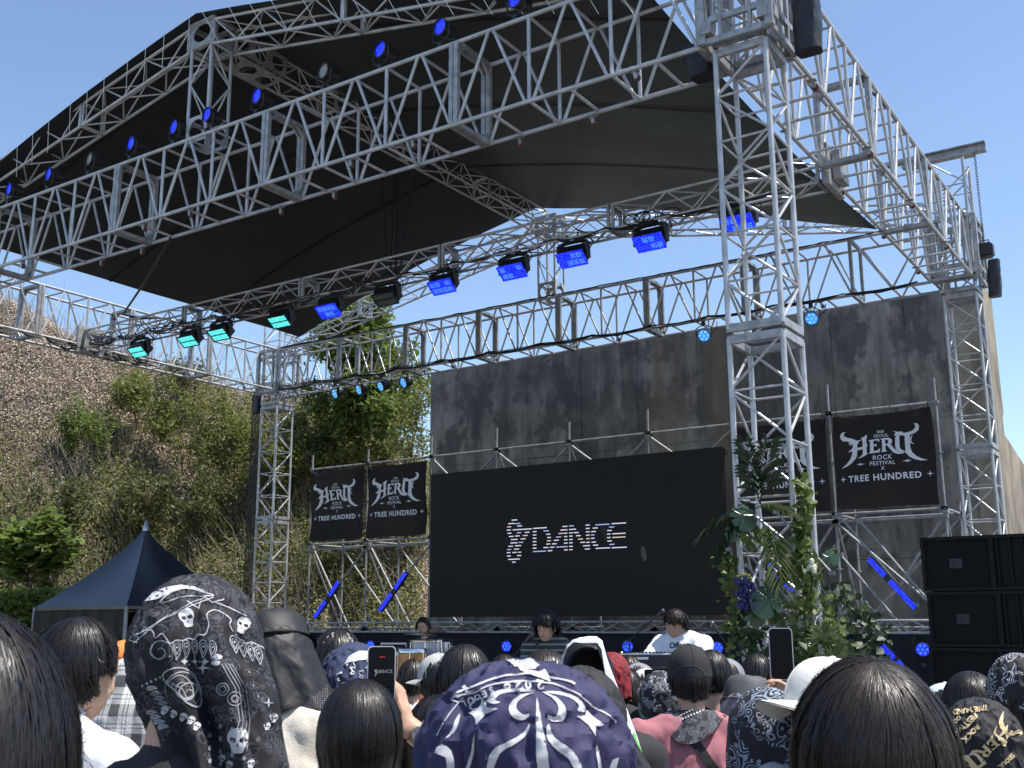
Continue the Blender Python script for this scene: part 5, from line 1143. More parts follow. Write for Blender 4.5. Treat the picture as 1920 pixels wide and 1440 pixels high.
        MB().path([s.H_(-.022, .082, -.060), s.H_(-.008, .0915, -.057), s.H_(.008, .0915, -.057), s.H_(.022, .082, -.060)], [.003, .0055, .0055, .003], 8).build('lips', mat('lips', (.38, .14, .12), .4), s.t)
    def hair(s, n=2600, length=.10, fringe=.05, m=None, seed=0, thick=.016, rr=.0011, K=13, part=(0, -.03), side=None, wave=.0, tail=None, tuck=.0, messy=.004, cut=None, back=None, crown=0):
        """scalp cap plus strands that run down the skull from the crown and then fall"""
        g = np.random.default_rng(seed); m = m or HAIR; hs = s.hs; a, b, c = .078*hs+thick, .096*hs+thick, .104*hs+thick; cen = np.array((0, -.010, .016))*hs
        # cap
        n1, n2 = 30, 16; P = np.zeros((n2+1, n1, 3)); 
        for i in range(n2+1):
            for j in range(n1):
                th = 2*math.pi*j/n1; f = math.cos(th-math.pi/2); lim = np.interp(f, [-1, -.3, .3, .8, 1], [2.30, 2.05, 1.60, .90, .82]); ph = i/n2*lim
                P[i, j] = (cen[0]+(a-.004)*math.sin(ph)*math.cos(th), cen[1]+(b-.004)*math.sin(ph)*math.sin(th), cen[2]+(c-.004)*math.cos(ph))
        Hn = np.array(s.Hr); P = (P.reshape(-1, 3) @ Hn.T + np.array(s.hc)).reshape(P.shape); cap = MB().grid(P, True).build('hair', m, s.t)
        # strands
        th = g.uniform(0, 2*math.pi, n); f = np.cos(th-math.pi/2); lim = np.interp(f, [-1, -.3, .3, .8, 1], [2.2, 2.0, 1.62, .98, .90])
        s0 = g.uniform(0, 1, n)**.8*lim*.8; ax = np.array((part[0], part[1], 1.)); L = np.where(f > .45, fringe, np.where(f > -.1, (side if side is not None else length), (back if back is not None else length)))*g.uniform(.8, 1.12, n)
        rad = g.uniform(-.006, .006, n); pts = np.zeros((n, K, 3)); L = L*g.uniform(.62, 1.0, n)**.6; tot = (lim-s0)*.10*hs+L; tot = np.maximum(tot, .01); ovr = np.zeros((n, K))
        sw = g.normal(0, .10, n)+.22*np.sin(th*3+seed)+.12*np.sin(th*7+2*seed); wph = g.uniform(0, 6, n)*.3+th*5; clump = g.normal(0, messy, (90, 3)); ci = ((th/(2*math.pi))*90).astype(int) % 90; fly = (g.random(n) < .05)*g.uniform(.5, 3.2, n)
        for k in range(K):
            t = k/(K-1); arc = t*tot; phm = s0+arc/(.10*hs); over = np.maximum(0, phm-lim)*.10*hs; ph_ = np.minimum(phm, lim); tk = th+sw*t*.5; ovr[:, k] = over
            so_ = np.where(ph_ > 1.57, 1+.10*(ph_-1.57), 1.0); x = (a+rad)*np.sin(ph_)*np.cos(tk)*so_; y = (b+rad)*np.sin(ph_)*np.sin(tk)*so_; z = (c+rad)*np.cos(ph_)
            x = x*(1-tuck*np.clip(over, 0, .3)); y = y*(1-tuck*np.clip(over, 0, .3))
            w_ = wave*np.sin(wph+arc*28)*np.clip(arc*10, 0, 1)
            if crown: cc, cs = math.cos(R(crown)), math.sin(R(crown)); y, z = y*cc-z*cs, y*cs+z*cc
            pts[:, k] = np.stack([x+w_*np.cos(tk)+cen[0], y+w_*np.sin(tk)+cen[1], z+cen[2]], 1)+g.normal(0, messy*.3, (n, 3))*(.2+t)+clump[ci]*t+g.normal(0, .004, (n, 3))*fly[:, None]*t
        W = pts @ Hn.T; W[:, :, 2] -= ovr; W = W + np.array(s.hc)
        rads = rr*(1-.5*np.linspace(0, 1, K))
        T = np.gradient(W, axis=1); T /= np.linalg.norm(T, axis=2)[:, :, None]+1e-9; out = W-np.array(s.hc)-np.array(s.Hr @ Vector(cen)); out /= np.linalg.norm(out, axis=2)[:, :, None]; sx = np.cross(T, out); sx /= np.linalg.norm(sx, axis=2)[:, :, None]+1e-9; up_ = np.cross(sx, T)
        V = np.stack([W+sx*rads[None, :, None]*1.5, W-up_*np.sign((up_*out).sum(2))[:, :, None]*-rads[None, :, None]*.45, W-sx*rads[None, :, None]*1.5], 2).reshape(-1, 3)   # (n,K,3)
        base = (np.arange(n)*K*3)[:, None, None]; kk = (np.arange(K-1)*3)[None, :, None]; q = np.array([[0, 1, 4, 3], [1, 2, 5, 4]]); F = (base[:, :, :, None]+kk[:, :, :, None]+q[None, None]).reshape(-1, 4)
        npmesh('hair_strands', V, F, m, cap, True); s.cap = cap
        if tail:
            d0, Lt, rt = tail; pts_ = []; mm = MB(); 
        return cap
    def cap_hat(s, m, back=False, brim=True, brim_m=None, lift=0, r=(.094, .108, .112), yaw=0, strap=True):
        n1, n2 = 36, 14; P = []; cen = Vector((0, -.008, .028+lift))
        for i in range(n2+1):
            ph = i/n2*math.pi*.50; P.append([[cen.x+r[0]*math.sin(ph)*math.cos(t), cen.y+r[1]*math.sin(ph)*math.sin(t), cen.z+r[2]*(math.cos(ph)**.85 if math.cos(ph) > 0 else 0)-.0] for t in [2*math.pi*j/n1 for j in range(n1)]])
        P.append([[x*1.0, y, z-.022] for x, y, z in P[-1]]); P = np.array(P); Yw = np.array(Matrix.Rotation(R(yaw), 3, 'Z')); Hn = np.array(s.Hr) @ Yw; W = lambda Q: (np.array(Q).reshape(-1, 3) @ Hn.T+np.array(s.hc)).reshape(np.array(Q).shape)
        cap = MB().grid(W(P), True).build('cap', m, s.t); 
        sm = MB()
        for j in range(6): t = j*math.pi/3+.52; q = W([[cen.x+(r[0]+.0008)*math.sin(ph)*math.cos(t), cen.y+(r[1]+.0008)*math.sin(ph)*math.sin(t), cen.z+(r[2]+.0008)*math.cos(ph)**.85] for ph in np.linspace(.05, 1.55, 10)]); sm.path(q, .0016, 4)
        sm.build('seam', m, cap); q = W([[cen.x, cen.y, cen.z+r[2]+.002]])[0]; MB().ell(q, (.009, .009, .005), None, 10, 6).build('button', m, cap)
        if brim:
            V = []; nn = 16; 
            for i in range(6):
                e = i/5; V.append([[ (r[0]-.004)*math.sin(a)*(1+.02*e), (r[1]*math.cos(a))*(1)+e*.072*math.cos(a*.9)**.5-.008, cen.z-.016-.012*e*e-.020*math.sin(a)**2*e] for a in np.linspace(-1.15, 1.15, nn)])
            V = np.array(V); top = W(V); bot = W(V-np.array((0, 0, .004))); mb = MB().grid(top).grid(bot[::-1]); mb.build('visor', brim_m or m, cap)
        return cap
    def bucket(s, m, r=.093, h=.095, brim=.05, droop=.05, cape=None, tilt=(0, 0), lift=0):
        n = 40; P = []; g = np.random.default_rng(int(abs(s.hc.x)*1000)); ph = g.uniform(0, 6, 4); prof = [(.001, h), (r*.42, h-.002), (r*.72, h-.010), (r*.85, h-.022), (r*.93, h*.6), (r*1.0, h*.2), (r*1.03, 0)]
        Rt = (s.Hr @ Matrix.Rotation(R(tilt[0]), 3, 'X') @ Matrix.Rotation(R(tilt[1]), 3, 'Y')); 
        def ring(rr, z, w_=0, c=0): return [s.hc+Rt @ Vector((rr*math.cos(t)*.93*(1+w_*math.sin(t*5+ph[0])+c*math.sin(t*11+ph[2])), rr*math.sin(t)*1.1*(1+w_*math.sin(t*4+ph[1]))-.008, z+.03+lift+w_*.25*math.sin(t*3+ph[3])*rr*3+.007*mn.noise(Vector((rr*30*math.cos(t), rr*30*math.sin(t), z*40)))*(z > .01))) for t in [2*math.pi*j/n for j in range(n)]]
        for q_, z in prof: P.append(ring(q_, z, .03 if z > .02 else .0, .008))
        cr = MB().grid(np.array([[p[:] for p in r_] for r_ in P]), True).build('hat_crown', m, s.t)
        B = [ring(r*1.03, 0), ring(r*1.03+brim*.5, -droop*.4, .02), ring(r*1.03+brim, -droop, .035)]; MB().grid(np.array([[p[:] for p in r_] for r_ in B]), True).grid(np.array([[(p+Vector((0, 0, -.003)))[:] for p in r_] for r_ in B])[::-1], True).build('hat_brim', m, cr)
        return cr
    def cloth(s, m, drop=.25, flare=.25, r0=.012, folds=.012, nf=7, seed=0, name='headscarf', tri=0, front=True, lift=0, tail=None, bend=None, lower=1.0, grooves=(), prof=None, res=1, crease=.0035, rad=None):
        """cloth laid over the head: dome, then hanging folds; tri = extra length at the back; tail=(angle,len)"""
        g = np.random.default_rng(seed); n = 96*res; K = 44*res; hs = s.hs; a, b, c = rad if rad else (.082*hs+r0, .100*hs+r0, .108*hs+r0); ph0 = g.uniform(0, 6, 5); P = np.zeros((K+1, n, 3)); OV = np.zeros((K+1, n))
        for j in range(n):
            th = 2*math.pi*j/n; bk = .5-.5*math.sin(th)       # 1 at the back
            d = drop+tri*max(0, bk-.3)**1.5
            if tail: dd = abs((th-tail[0]+math.pi) % (2*math.pi)-math.pi); d += tail[1]*math.exp(-(dd/.55)**2)
            if front and bk < .28: d = min(d, .015+.12*bk)
            d += .010*math.sin(th*5+ph0[4]); A1 = math.pi*.5*.105; tot = A1+d
            for i in range(K+1):
                q = i/K*tot
                if q < A1: ph = q/.105; rr = math.sin(ph); z = math.cos(ph); e = 0
                else: e = q-A1; rr = 1; z = 0
                fo = folds*(math.sin(th*nf+ph0[0]+e*3)*.6+math.sin(th*(nf*1.7)+ph0[1])*.4)*min(1, (e*9+(q/A1)**3*.3))
                for (tg, wg, dg, st, dr) in grooves:
                    dt = abs((th-tg-dr*(q-st)+math.pi) % (2*math.pi)-math.pi); fo -= dg*math.exp(-(dt/wg)**2)*min(1, max(0, (q-st)/.08)); fo += dg*.45*math.exp(-((dt-wg*2.1)/wg)**2)*min(1, max(0, (q-st)/.08))
                k_ = 1+flare*e if prof is None else float(np.interp(e, prof[0], prof[1]))
                V_ = Vector((rr*math.cos(th), rr*math.sin(th), z-e*4)); n1 = mn.fractal(V_*3.2+Vector((seed, 0, 0)), 1, 2, 3); n2 = mn.noise(Vector((math.cos(th)*9, math.sin(th)*9, q*22+seed)))
                fo += crease*((1-abs(n1)*3)*1.2+n2*.5)
                x = (a*rr*k_+fo)*math.cos(th) if q > .004 else 0; y = (b*rr*k_+fo)*math.sin(th) if q > .004 else 0
                P[i, j] = (x, y-.010, c*z+.018+lift+crease*.6*n2*(1-rr)); OV[i, j] = e*lower
        W = (P.reshape(-1, 3) @ np.array(s.Hr).T).reshape(P.shape); W[:, :, 2] -= OV; W = W+np.array(s.hc)      # the hanging part follows gravity
        if bend is not None:
            dz = np.clip(s.hc.z+.02-W[:, :, 2], 0, None); W = W+np.array(RT*bend)[None, None]*(dz[:, :, None])
        o = MB().grid(W, True).build(name, m, s.t); s.cl = o; return o
def hair_mat(name, c0, c1):
    m = leafmat(name, [c0, c1, c0], 0.0, .40); b = m.node_tree.nodes['Principled BSDF']; b.inputs['Specular IOR Level'].default_value = .38; n = m.node_tree.nodes; l = m.node_tree.links
    g = [q for q in n if q.type == 'NEW_GEOMETRY'][0]; mr = n.new('ShaderNodeMapRange'); l.new(g.outputs['Random Per Island'], mr.inputs[0]); mr.inputs[3].default_value = .26; mr.inputs[4].default_value = .58; l.new(mr.outputs[0], b.inputs['Roughness']); l.new(b.outputs[0], n['Material Output'].inputs[0]); return m
HAIR = hair_mat('black_hair', (.004, .0035, .0035), (.016, .013, .012)); HAIRB = hair_mat('dark_brown_hair', (.007, .005, .004), (.032, .021, .015))
def cam_fn(u, v): return (Vector(CAM), Vector(ray(u, v)))
def fabric(name, c, **k): 
    k.setdefault('rough', .85); k['bump'] = k.get('bump', .25)*.3; k.setdefault('bscale', 260); k['bscale'] = max(k['bscale'], 200); return mat(name, c, **k)
def paisley_mat(name, base=(.012, .012, .014), ink=(.42, .42, .44), sc=26, thr=.06, seed=0.0, dens=.5):
    m = mat(name, base, .8); n = m.node_tree.nodes; l = m.node_tree.links; b = n['Principled BSDF']; tc = n.new('ShaderNodeTexCoord'); mp = n.new('ShaderNodeMapping'); mp.inputs['Location'].default_value = (seed, seed*.7, seed*.3); l.new(tc.outputs['Object'], mp.inputs[0])
    nz = n.new('ShaderNodeTexNoise'); nz.inputs['Scale'].default_value = sc*.35; nz.inputs['Detail'].default_value = 1; l.new(mp.outputs[0], nz.inputs[0]); va = n.new('ShaderNodeVectorMath'); va.operation = 'MULTIPLY_ADD'; l.new(nz.outputs['Color'], va.inputs[0]); va.inputs[1].default_value = (.05, .05, .05); l.new(mp.outputs[0], va.inputs[2])
    vo = n.new('ShaderNodeTexVoronoi'); vo.inputs['Scale'].default_value = sc; l.new(va.outputs[0], vo.inputs['Vector']); ml = n.new('ShaderNodeMath'); ml.operation = 'MULTIPLY'; l.new(vo.outputs['Distance'], ml.inputs[0]); ml.inputs[1].default_value = 26
    sn = n.new('ShaderNodeMath'); sn.operation = 'SINE'; l.new(ml.outputs[0], sn.inputs[0]); gt = n.new('ShaderNodeMath'); gt.operation = 'GREATER_THAN'; l.new(sn.outputs[0], gt.inputs[0]); gt.inputs[1].default_value = .45
    n2 = n.new('ShaderNodeTexNoise'); n2.inputs['Scale'].default_value = sc*.5; l.new(mp.outputs[0], n2.inputs[0]); g2 = n.new('ShaderNodeMath'); g2.operation = 'GREATER_THAN'; l.new(n2.outputs[0], g2.inputs[0]); g2.inputs[1].default_value = 1-dens
    mu = n.new('ShaderNodeMath'); mu.operation = 'MULTIPLY'; l.new(gt.outputs[0], mu.inputs[0]); l.new(g2.outputs[0], mu.inputs[1])
    mx = n.new('ShaderNodeMix'); mx.data_type = 'RGBA'; l.new(mu.outputs[0], mx.inputs[0]); mx.inputs[6].default_value = (*base, 1); mx.inputs[7].default_value = (*ink, 1); l.new(mx.outputs[2], b.inputs['Base Color']); return m
# ---------------------------------------------------------------- the crowd, seen from behind
DENIM = fabric('dark_trousers', (.03, .03, .035)); WTEE = fabric('white_tee', (.74, .74, .76), bump=.2); BTEE = fabric('black_tee', (.018, .018, .02)); GTEE = fabric('grey_tee', (.2, .2, .21))
CR = 'people of the crowd watching the stage'
# far left, cropped dark head
p = Person('dark haired person in white tee cropped by the left edge, nearest of all', dep(-112, 1480, 1.0), tilt=4, voxel=.01, hs=1.05); p.shirt(WTEE, .6, .005); p.pants(DENIM); p.hair(26000, .26, .05, seed=1, thick=.026, rr=.00050, K=14, messy=.005, side=.24)
# person with ear showing
p = Person('black haired person in white collar turning right, beside the tent', dep(150, 1262, 2.85), tilt=12, nk=.08, turn=-18, hturn=-22); p.shirt(WTEE, .6, .006, collar=True); p.pants(DENIM); p.hair(7500, .030, .05, seed=2, thick=.013, rr=.0008, side=.004, crown=14)
# plaid
def plaid():
    m = mat('plaid_flannel', (.6, .6, .6), .9, bump=.2, bscale=200); n = m.node_tree.nodes; l = m.node_tree.links; b = n['Principled BSDF']; tc = n.new('ShaderNodeTexCoord'); mp = n.new('ShaderNodeMapping'); mp.inputs['Rotation'].default_value = (0, 0, -YAW); l.new(tc.outputs['Object'], mp.inputs[0]); sp = n.new('ShaderNodeSeparateXYZ'); l.new(mp.outputs[0], sp.inputs[0]); outs = []
    def stripes(src, per, wd, ph=0):
        a = n.new('ShaderNodeMath'); a.operation = 'MULTIPLY_ADD'; l.new(src, a.inputs[0]); a.inputs[1].default_value = 1/per; a.inputs[2].default_value = ph; f = n.new('ShaderNodeMath'); f.operation = 'FRACT'; l.new(a.outputs[0], f.inputs[0]); g = n.new('ShaderNodeMath'); g.operation = 'LESS_THAN'; l.new(f.outputs[0], g.inputs[0]); g.inputs[1].default_value = wd; return g.outputs[0]
    def add(a, b_, w1, w2): q = n.new('ShaderNodeMath'); q.operation = 'MULTIPLY'; l.new(a, q.inputs[0]); q.inputs[1].default_value = w1; r_ = n.new('ShaderNodeMath'); r_.operation = 'MULTIPLY_ADD'; l.new(b_, r_.inputs[0]); r_.inputs[1].default_value = w2; l.new(q.outputs[0], r_.inputs[2]); return r_.outputs[0]
    X, Z = sp.outputs[0], sp.outputs[2]; t = add(stripes(X, .075, .42), stripes(Z, .075, .42), .42, .42); t2 = add(stripes(X, .075, .05, .28), stripes(Z, .075, .05, .28), .35, .35); t3 = add(stripes(X, .075, .05, .42), stripes(Z, .075, .05, .42), .3, .3); t4 = add(t, t2, 1, 1); t5 = add(t4, t3, 1, 1)
    r = n.new('ShaderNodeValToRGB'); l.new(t5, r.inputs[0]); r.color_ramp.elements[0].color = (.66, .66, .64, 1); r.color_ramp.elements[1].color = (.015, .015, .018, 1); r.color_ramp.elements[1].position = .95; l.new(r.outputs[0], b.inputs['Base Color']); return m
p = Person('person in black and white plaid shirt, head hidden by the skull bandana', dep(325, 1228, 3.3), tilt=40, lean=10, nk=.02, slim=1.15); p.shirt(plaid(), .9, .008, 1.5, collar=True); p.pants(DENIM); p.hair(700, .05, .04, seed=3)
# skull bandana
SK = fabric('black_bandana', (.011, .011, .013), rough=.75, bump=.3, bscale=300); INK = fabric('white_ink', (.50, .50, .52), bump=.1); INKB = fabric('blue_grey_ink', (.16, .17, .23), bump=.1); INKG = fabric('ash_ink', (.28, .28, .29), bump=.1)
p = Person('person draped in a black bandana with white skulls and paisley, left', dep(366, 1253, 1.78), tilt=14, turn=-4, slim=.92, nk=.12); p.shirt(BTEE, .6, collar=True, loose=1.6); p.pants(DENIM); c = p.cloth(paisley_mat('black_skull_bandana', (.009, .009, .011), (.055, .057, .068), 46, dens=.5), .20, 0, .020, .008, 5, seed=4, name='bandana', tri=.20, tail=(-.7, .14), bend=.30, res=2, prof=([0, .05, .12, .3], [1, 1.02, .92, .95]), grooves=((-1.22, .15, .030, .12, .3), (-.55, .14, .018, .2, -.4), (-2.3, .16, .014, .16, .5), (-1.75, .12, .012, .24, .2)), crease=.004); bv = bvh_of(c)
A = Art(); A.skull(350, 1158, 34, -.25).skull(455, 1172, 30, .35).skull(446, 1388, 46, .02).skull(512, 1346, 18, .2).skull(500, 1362, 15).skull(470, 1432, 16, .3)
for (x, y) in ((308, 1332), (326, 1338), (344, 1344), (358, 1350), (368, 1362), (417, 1422), (430, 1434)): A.skull(x, y, 16, .5)
for x, y in ((405, 1243), (408, 1232)): A.dot(x, y, 8, ry=5)
A.star4(382, 1252, 14); A.star4(503, 1318, 10)
for k in range(5): A.paisley(332+k*17, 1215+abs(k-2)*1.5, 34, 3.0, 1.4)
for k in range(4): A.paisley(440+k*15, 1208+k*7, 34, 2.8, 1.3)
for x in (345, 365, 386, 405): A.star4(x, 1240, 7, .5)
for x, y in ((354, 1246), (376, 1240), (330, 1236), (318, 1230)): A.dot(x, y, 1.6)
sc_ = [(258, 1205), (264, 1186), (285, 1182), (292, 1196), (305, 1188), (318, 1206), (330, 1200), (342, 1201), (352, 1197), (364, 1198), (372, 1190), (385, 1190), (392, 1170), (388, 1152), (402, 1144), (418, 1150), (432, 1162), (430, 1172), (442, 1190), (456, 1206), (470, 1204), (484, 1222)]
A.line(smooth2(sc_, 4)[:-4], 1.8); A.line([(252, 1205), (300, 1165), (350, 1140), (400, 1120)], 1.2); A.line([(262, 1190), (310, 1158), (360, 1130), (385, 1122)], 1.0); A.line([(350, 1128), (372, 1142), (380, 1118), (398, 1130), (420, 1124)], 1.6); A.line([(400, 1128), (430, 1140), (462, 1155)], 1.6)
A.line(smooth2([(300, 1130), (320, 1112), (350, 1104), (385, 1112), (400, 1118), (350, 1118), (320, 1126)], 3), 1.5)
decal('print', A, cam_fn, INK, c, .0010, 7, bv, .0002)
B = Art()
for x, y, r_, m_ in ((345, 1290, 38, 1), (300, 1222, 26, -1), (352, 1300, 24, -1)): B.swirl(x, y, r_, 3.2, 1.6, 2.2, m_)
B.line(smooth2([(306, 1270), (320, 1255), (345, 1254), (365, 1270), (376, 1300), (372, 1325), (350, 1318), (335, 1300)], 4), 3); B.line(smooth2([(318, 1280), (335, 1266), (355, 1278), (362, 1300), (350, 1308), (340, 1290)], 3), 2)
for k in range(4): B.line([(415+k*6, 1245), (440+k*7, 1290), (448+k*7, 1350), (438+k*8, 1405)], 1.4)
for k in range(9): B.dot(268+k*8, 1270+abs(k-4)*4, 2.4)
B.ring(418, 1292, 11, 2); B.ring(418, 1292, 6, 1.4); B.ring(440, 1310, 13, 2); B.ring(440, 1310, 6, 3)
for k in range(9): B.paisley(285+(k % 5)*7, 1290+k*9, 18, 1.4, .9+k*.2)
for x, y in ((470, 1260), (478, 1285), (487, 1305), (420, 1345), (438, 1350), (405, 1330)): B.paisley(x, y, 30, 1.5, .3)
for k in range(14): B.dot(392+(k % 4)*22, 1355+k*6, 3, ry=5)
decal('print', B, cam_fn, INKG, c, .0009, 7, bv, .0002)
B = Art(); B.poly([(272, 1128), (286, 1112), (310, 1102), (340, 1097), (365, 1101), (388, 1110), (370, 1106), (345, 1104), (320, 1112), (295, 1124)]); decal('print', B, cam_fn, INK, c, .0012, 9, bv)  # white crescent: bright lit top left of the dome, painted on the cloth
# black bucket hat with neck cape
NY = fabric('black_nylon_hat', (.011, .011, .0115), rough=.6, bump=.12, bscale=90)
p = Person('person in black bucket hat with long neck cape and beige shirt', dep(522, 1232, 3.15), tilt=16, roll=-6, turn=-4, slim=1.1); p.shirt(fabric('beige_linen', (.60, .55, .47), bump=.5, bscale=120), .7, .012, 1.3); p.pants(DENIM)
hb = p.bucket(NY, .102, .092, .012, .010, tilt=(-6, -10)); cl = p.cloth(NY, .15, 1.1, .022, .012, 4, seed=9, name='neck_cape', tri=.03, lift=-.03, bend=.36, res=2, crease=.0013, grooves=((-1.9, .2, .012, .18, .6), (-1.0, .2, .012, .2, -.5))); bv = bvh_of(cl); A = Art()
for i in range(20):
    for j in range(14):
        x, y = 552+i*3.2, 1285+j*3.2
        if y > 1338-(x-552)*.9 and y < 1335: A.dot(x, y, .75, 5)
decal('mesh_vent', A, cam_fn, INKG, cl, .002, None, bv)
A = Art().text('TUNIS', 532, 1240, 13, -.22, offset=.2); 
# white and black scarf over black hair
p = Person('black haired person wearing a white printed scarf, left of the phone', dep(632, 1246, 4.4), tilt=6); p.shirt(BTEE); p.pants(DENIM); p.hair(1500, .16, .05, seed=5, rr=.0016); c = p.cloth(fabric('white_scarf', (.68, .68, .66)), .0, .2, .026, .006, 4, seed=6, name='scarf', tri=.0, lift=.028, front=False, rad=(.085, .10, .085)); bv = bvh_of(c)
A = Art().poly([(612, 1204), (630, 1196), (636, 1206), (620, 1212)]).poly([(642, 1194), (650, 1200), (652, 1212), (644, 1210)]); decal('print', A, cam_fn, SK, c, .004, 8, bv)
NVY = fabric('navy_scarf', (.028, .038, .085)); p = Person('person under a navy scarf printed with white music notes', dep(655, 1300, 3.3), tilt=12, roll=10); p.shirt(BTEE); p.pants(DENIM); c = p.cloth(NVY, .20, .35, .02, .010, 4, seed=7, name='scarf', tri=.05, bend=-.42, res=2); bv = bvh_of(c); A = Art()
for x, y, q in ((664, 1247, .2), (660, 1258, -.3), (645, 1286, .4), (634, 1270, 0), (623, 1300, .3), (680, 1290, .2), (676, 1265, 0), (628, 1322, .3), (612, 1290, 0)): A.line([(x-4, y-6), (x+4, y-7)], 2.2).line([(x-3, y-6), (x+1, y+3)], 1.6).ring(x+1, y+4, 2.6, 1.4, 10)
for x, y in ((652, 1248), (688, 1252), (640, 1262), (675, 1276), (655, 1300), (612, 1312), (690, 1240)): A.dot(x, y, 2.2)
A.poly([(690, 1222), (672, 1222), (655, 1232), (645, 1246), (668, 1240), (690, 1236)]); decal('print', A, cam_fn, INK, c, .003, 8, bv)
# bob head with the phone
def phone(label, c, w_, h, holder=None, screen=None, face=None, tiltz=0, case=None):
    c = Vector(c); f = face or (Vector(CAM)-c).normalized(); rt = Vector((-f.y, f.x, 0)).normalized(); up = f.cross(rt)*1.0; up = up if up.z > 0 else -up
    M = Matrix(((rt.x, -f.x, up.x, c.x), (rt.y, -f.y, up.y, c.y), (rt.z, -f.z, up.z, c.z), (0, 0, 0, 1))) @ Matrix.Rotation(R(tiltz), 4, 'Y'); t = thing('phone', label, 'phone', c, 'phones held up by the crowd')
    def rr(w2, h2, r, y0_, y1_):
        P = []; 
        for cx, cz, a0 in ((w2-r, h2-r, 0), (-w2+r, h2-r, 90), (-w2+r, -h2+r, 180), (w2-r, -h2+r, 270)):
            for k in range(6): a = R(a0+k*18); P.append((cx+r*math.cos(a), cz+r*math.sin(a)))
        n = len(P); V = [M @ Vector((x, y0_, z)) for x, z in P]+[M @ Vector((x, y1_, z)) for x, z in P]; return MB().add([v[:] for v in V], [tuple(range(n-1, -1, -1)), tuple(range(n, 2*n))]+[(i, (i+1) % n, n+(i+1) % n, n+i) for i in range(n)])
    rr(w_/2, h/2, .011, 0, .009).build('frame', case or mat('phone_frame', (.55, .55, .56), .3, .6), t); sc2 = rr(w_/2-.0025, h/2-.0025, .010, -.0012, .001).build('screen', mat('phone_glass', (.006, .006, .007), .35, 0, .12), t); return t, M
ph, PM = phone('phone filming the dance title, held beside the bob haired head', dep(715, 1268, 2.86), .072, .150); bv = bvh_of(bpy.data.objects[ph.children[1].name] if ph.children[0].name.startswith('frame') else ph.children[0])
A = Art().text('DANCE', 720, 1262, 9.5, -.02, offset=.0, sx=1.0).text('y', 705, 1262, 9, 0).line([(702, 1256), (706, 1262), (703, 1268)], 1.2); decal('screen_image', A, cam_fn, emit('dim_text', (.30, .30, .36), .55), ph, .0006, None, bv)
A = Art().line([(712, 1232), (722, 1232)], 1.6); decal('screen_image', A, cam_fn, emit('red_timer', (.6, .02, .05), .8), ph, .0006, None, bv); A = Art().dot(729, 1300, 2.4); decal('screen_image', A, cam_fn, emit('shutter', (.6, .6, .6), .6), ph, .0006, None, bv)
wr = dep(757, 1352, 2.93); p = Person('bob haired person filming with a raised phone, watch on the wrist', dep(675, 1388, 2.78), tilt=4, hturn=0, voxel=.0065, arms={'R': dict(w=wr, hint=RT*.9+Vector((0, 0, -1))-FW*.2, hand=dict(d=dep(749, 1290, 2.95)-wr, side=-FW, pn=-RT+FW*.25, curl=.75, spread=.06, thumb=(dep(743, 1268, 2.88)-dep(750, 1312, 2.90))))})
p.shirt(WTEE, .4, .005); p.pants(DENIM); p.hair(24000, .075, .06, seed=8, thick=.020, rr=.00055, K=13, tuck=2.2, messy=.0035, crown=8)
sh, el, w_ = p.armR; d = (w_-el).normalized(); m = MB(); P_ = el.lerp(w_, .80); 
Mw = look(d); Mw = Matrix.Translation(P_) @ Mw @ Matrix.Rotation(R(-90), 4, 'X'); MB().lathe([(.031, -.011), (.034, -.011), (.034, .011), (.031, .011)], Mw, 24, cap=False).build('watch_band', mat('steel_band', (.30, .28, .26), .35, .8, vary=.3, vscale=90), p.t)
MB().lathe([(.001, .004), (.016, .004), (.018, 0), (.018, -.004)], Matrix.Translation(P_+(Vector(CAM)-P_).normalized()*.034) @ look((P_-Vector(CAM))) @ Matrix.Rotation(R(90), 4, 'X'), 18).build('watch_case', mat('steel_band', (.30, .28, .26), .35, .8), p.t)
# grey cap with red neckerchief
p = Person('person in grey cap with red bandana round the neck, near the drums', dep(820, 1278, 6.0), tilt=8, turn=15, slim=1.05); p.shirt(fabric('pale_blue_tee', (.50, .54, .68)), .6, .006); p.pants(DENIM); p.hair(600, .05, .04, seed=10, rr=.0025, thick=.008); p.cap_hat(fabric('grey_felt', (.40, .40, .38), bump=.5), yaw=60, lift=.004, r=(.100, .114, .114))
RB = fabric('red_bandana', (.33, .015, .025)); b = MB(); caps(b, [p.L(-.05, -.01, .02), p.L(.05, -.01, .02)], [.075, .075]); b.ell(p.L(0, -.05, -.03), (.10, .06, .06), p.Mt, 14, 8); sub_mesh(b, 'neckerchief', RB, p.t, .01, 3, (.006, 12, (1, 1, 1)))
p = Person('black haired person right of the grey cap', dep(872, 1281, 4.25), tilt=10, turn=-15); p.shirt(BTEE); p.pants(DENIM); p.hair(3000, .075, .06, seed=11, rr=.0016, thick=.018, messy=.006)
p = Person('long black haired person partly covered by the navy bandana', dep(822, 1400, 3.2), tilt=6, turn=10); p.shirt(BTEE); p.pants(DENIM); p.hair(3200, .42, .06, seed=12, rr=.0014, K=18, thick=.016)
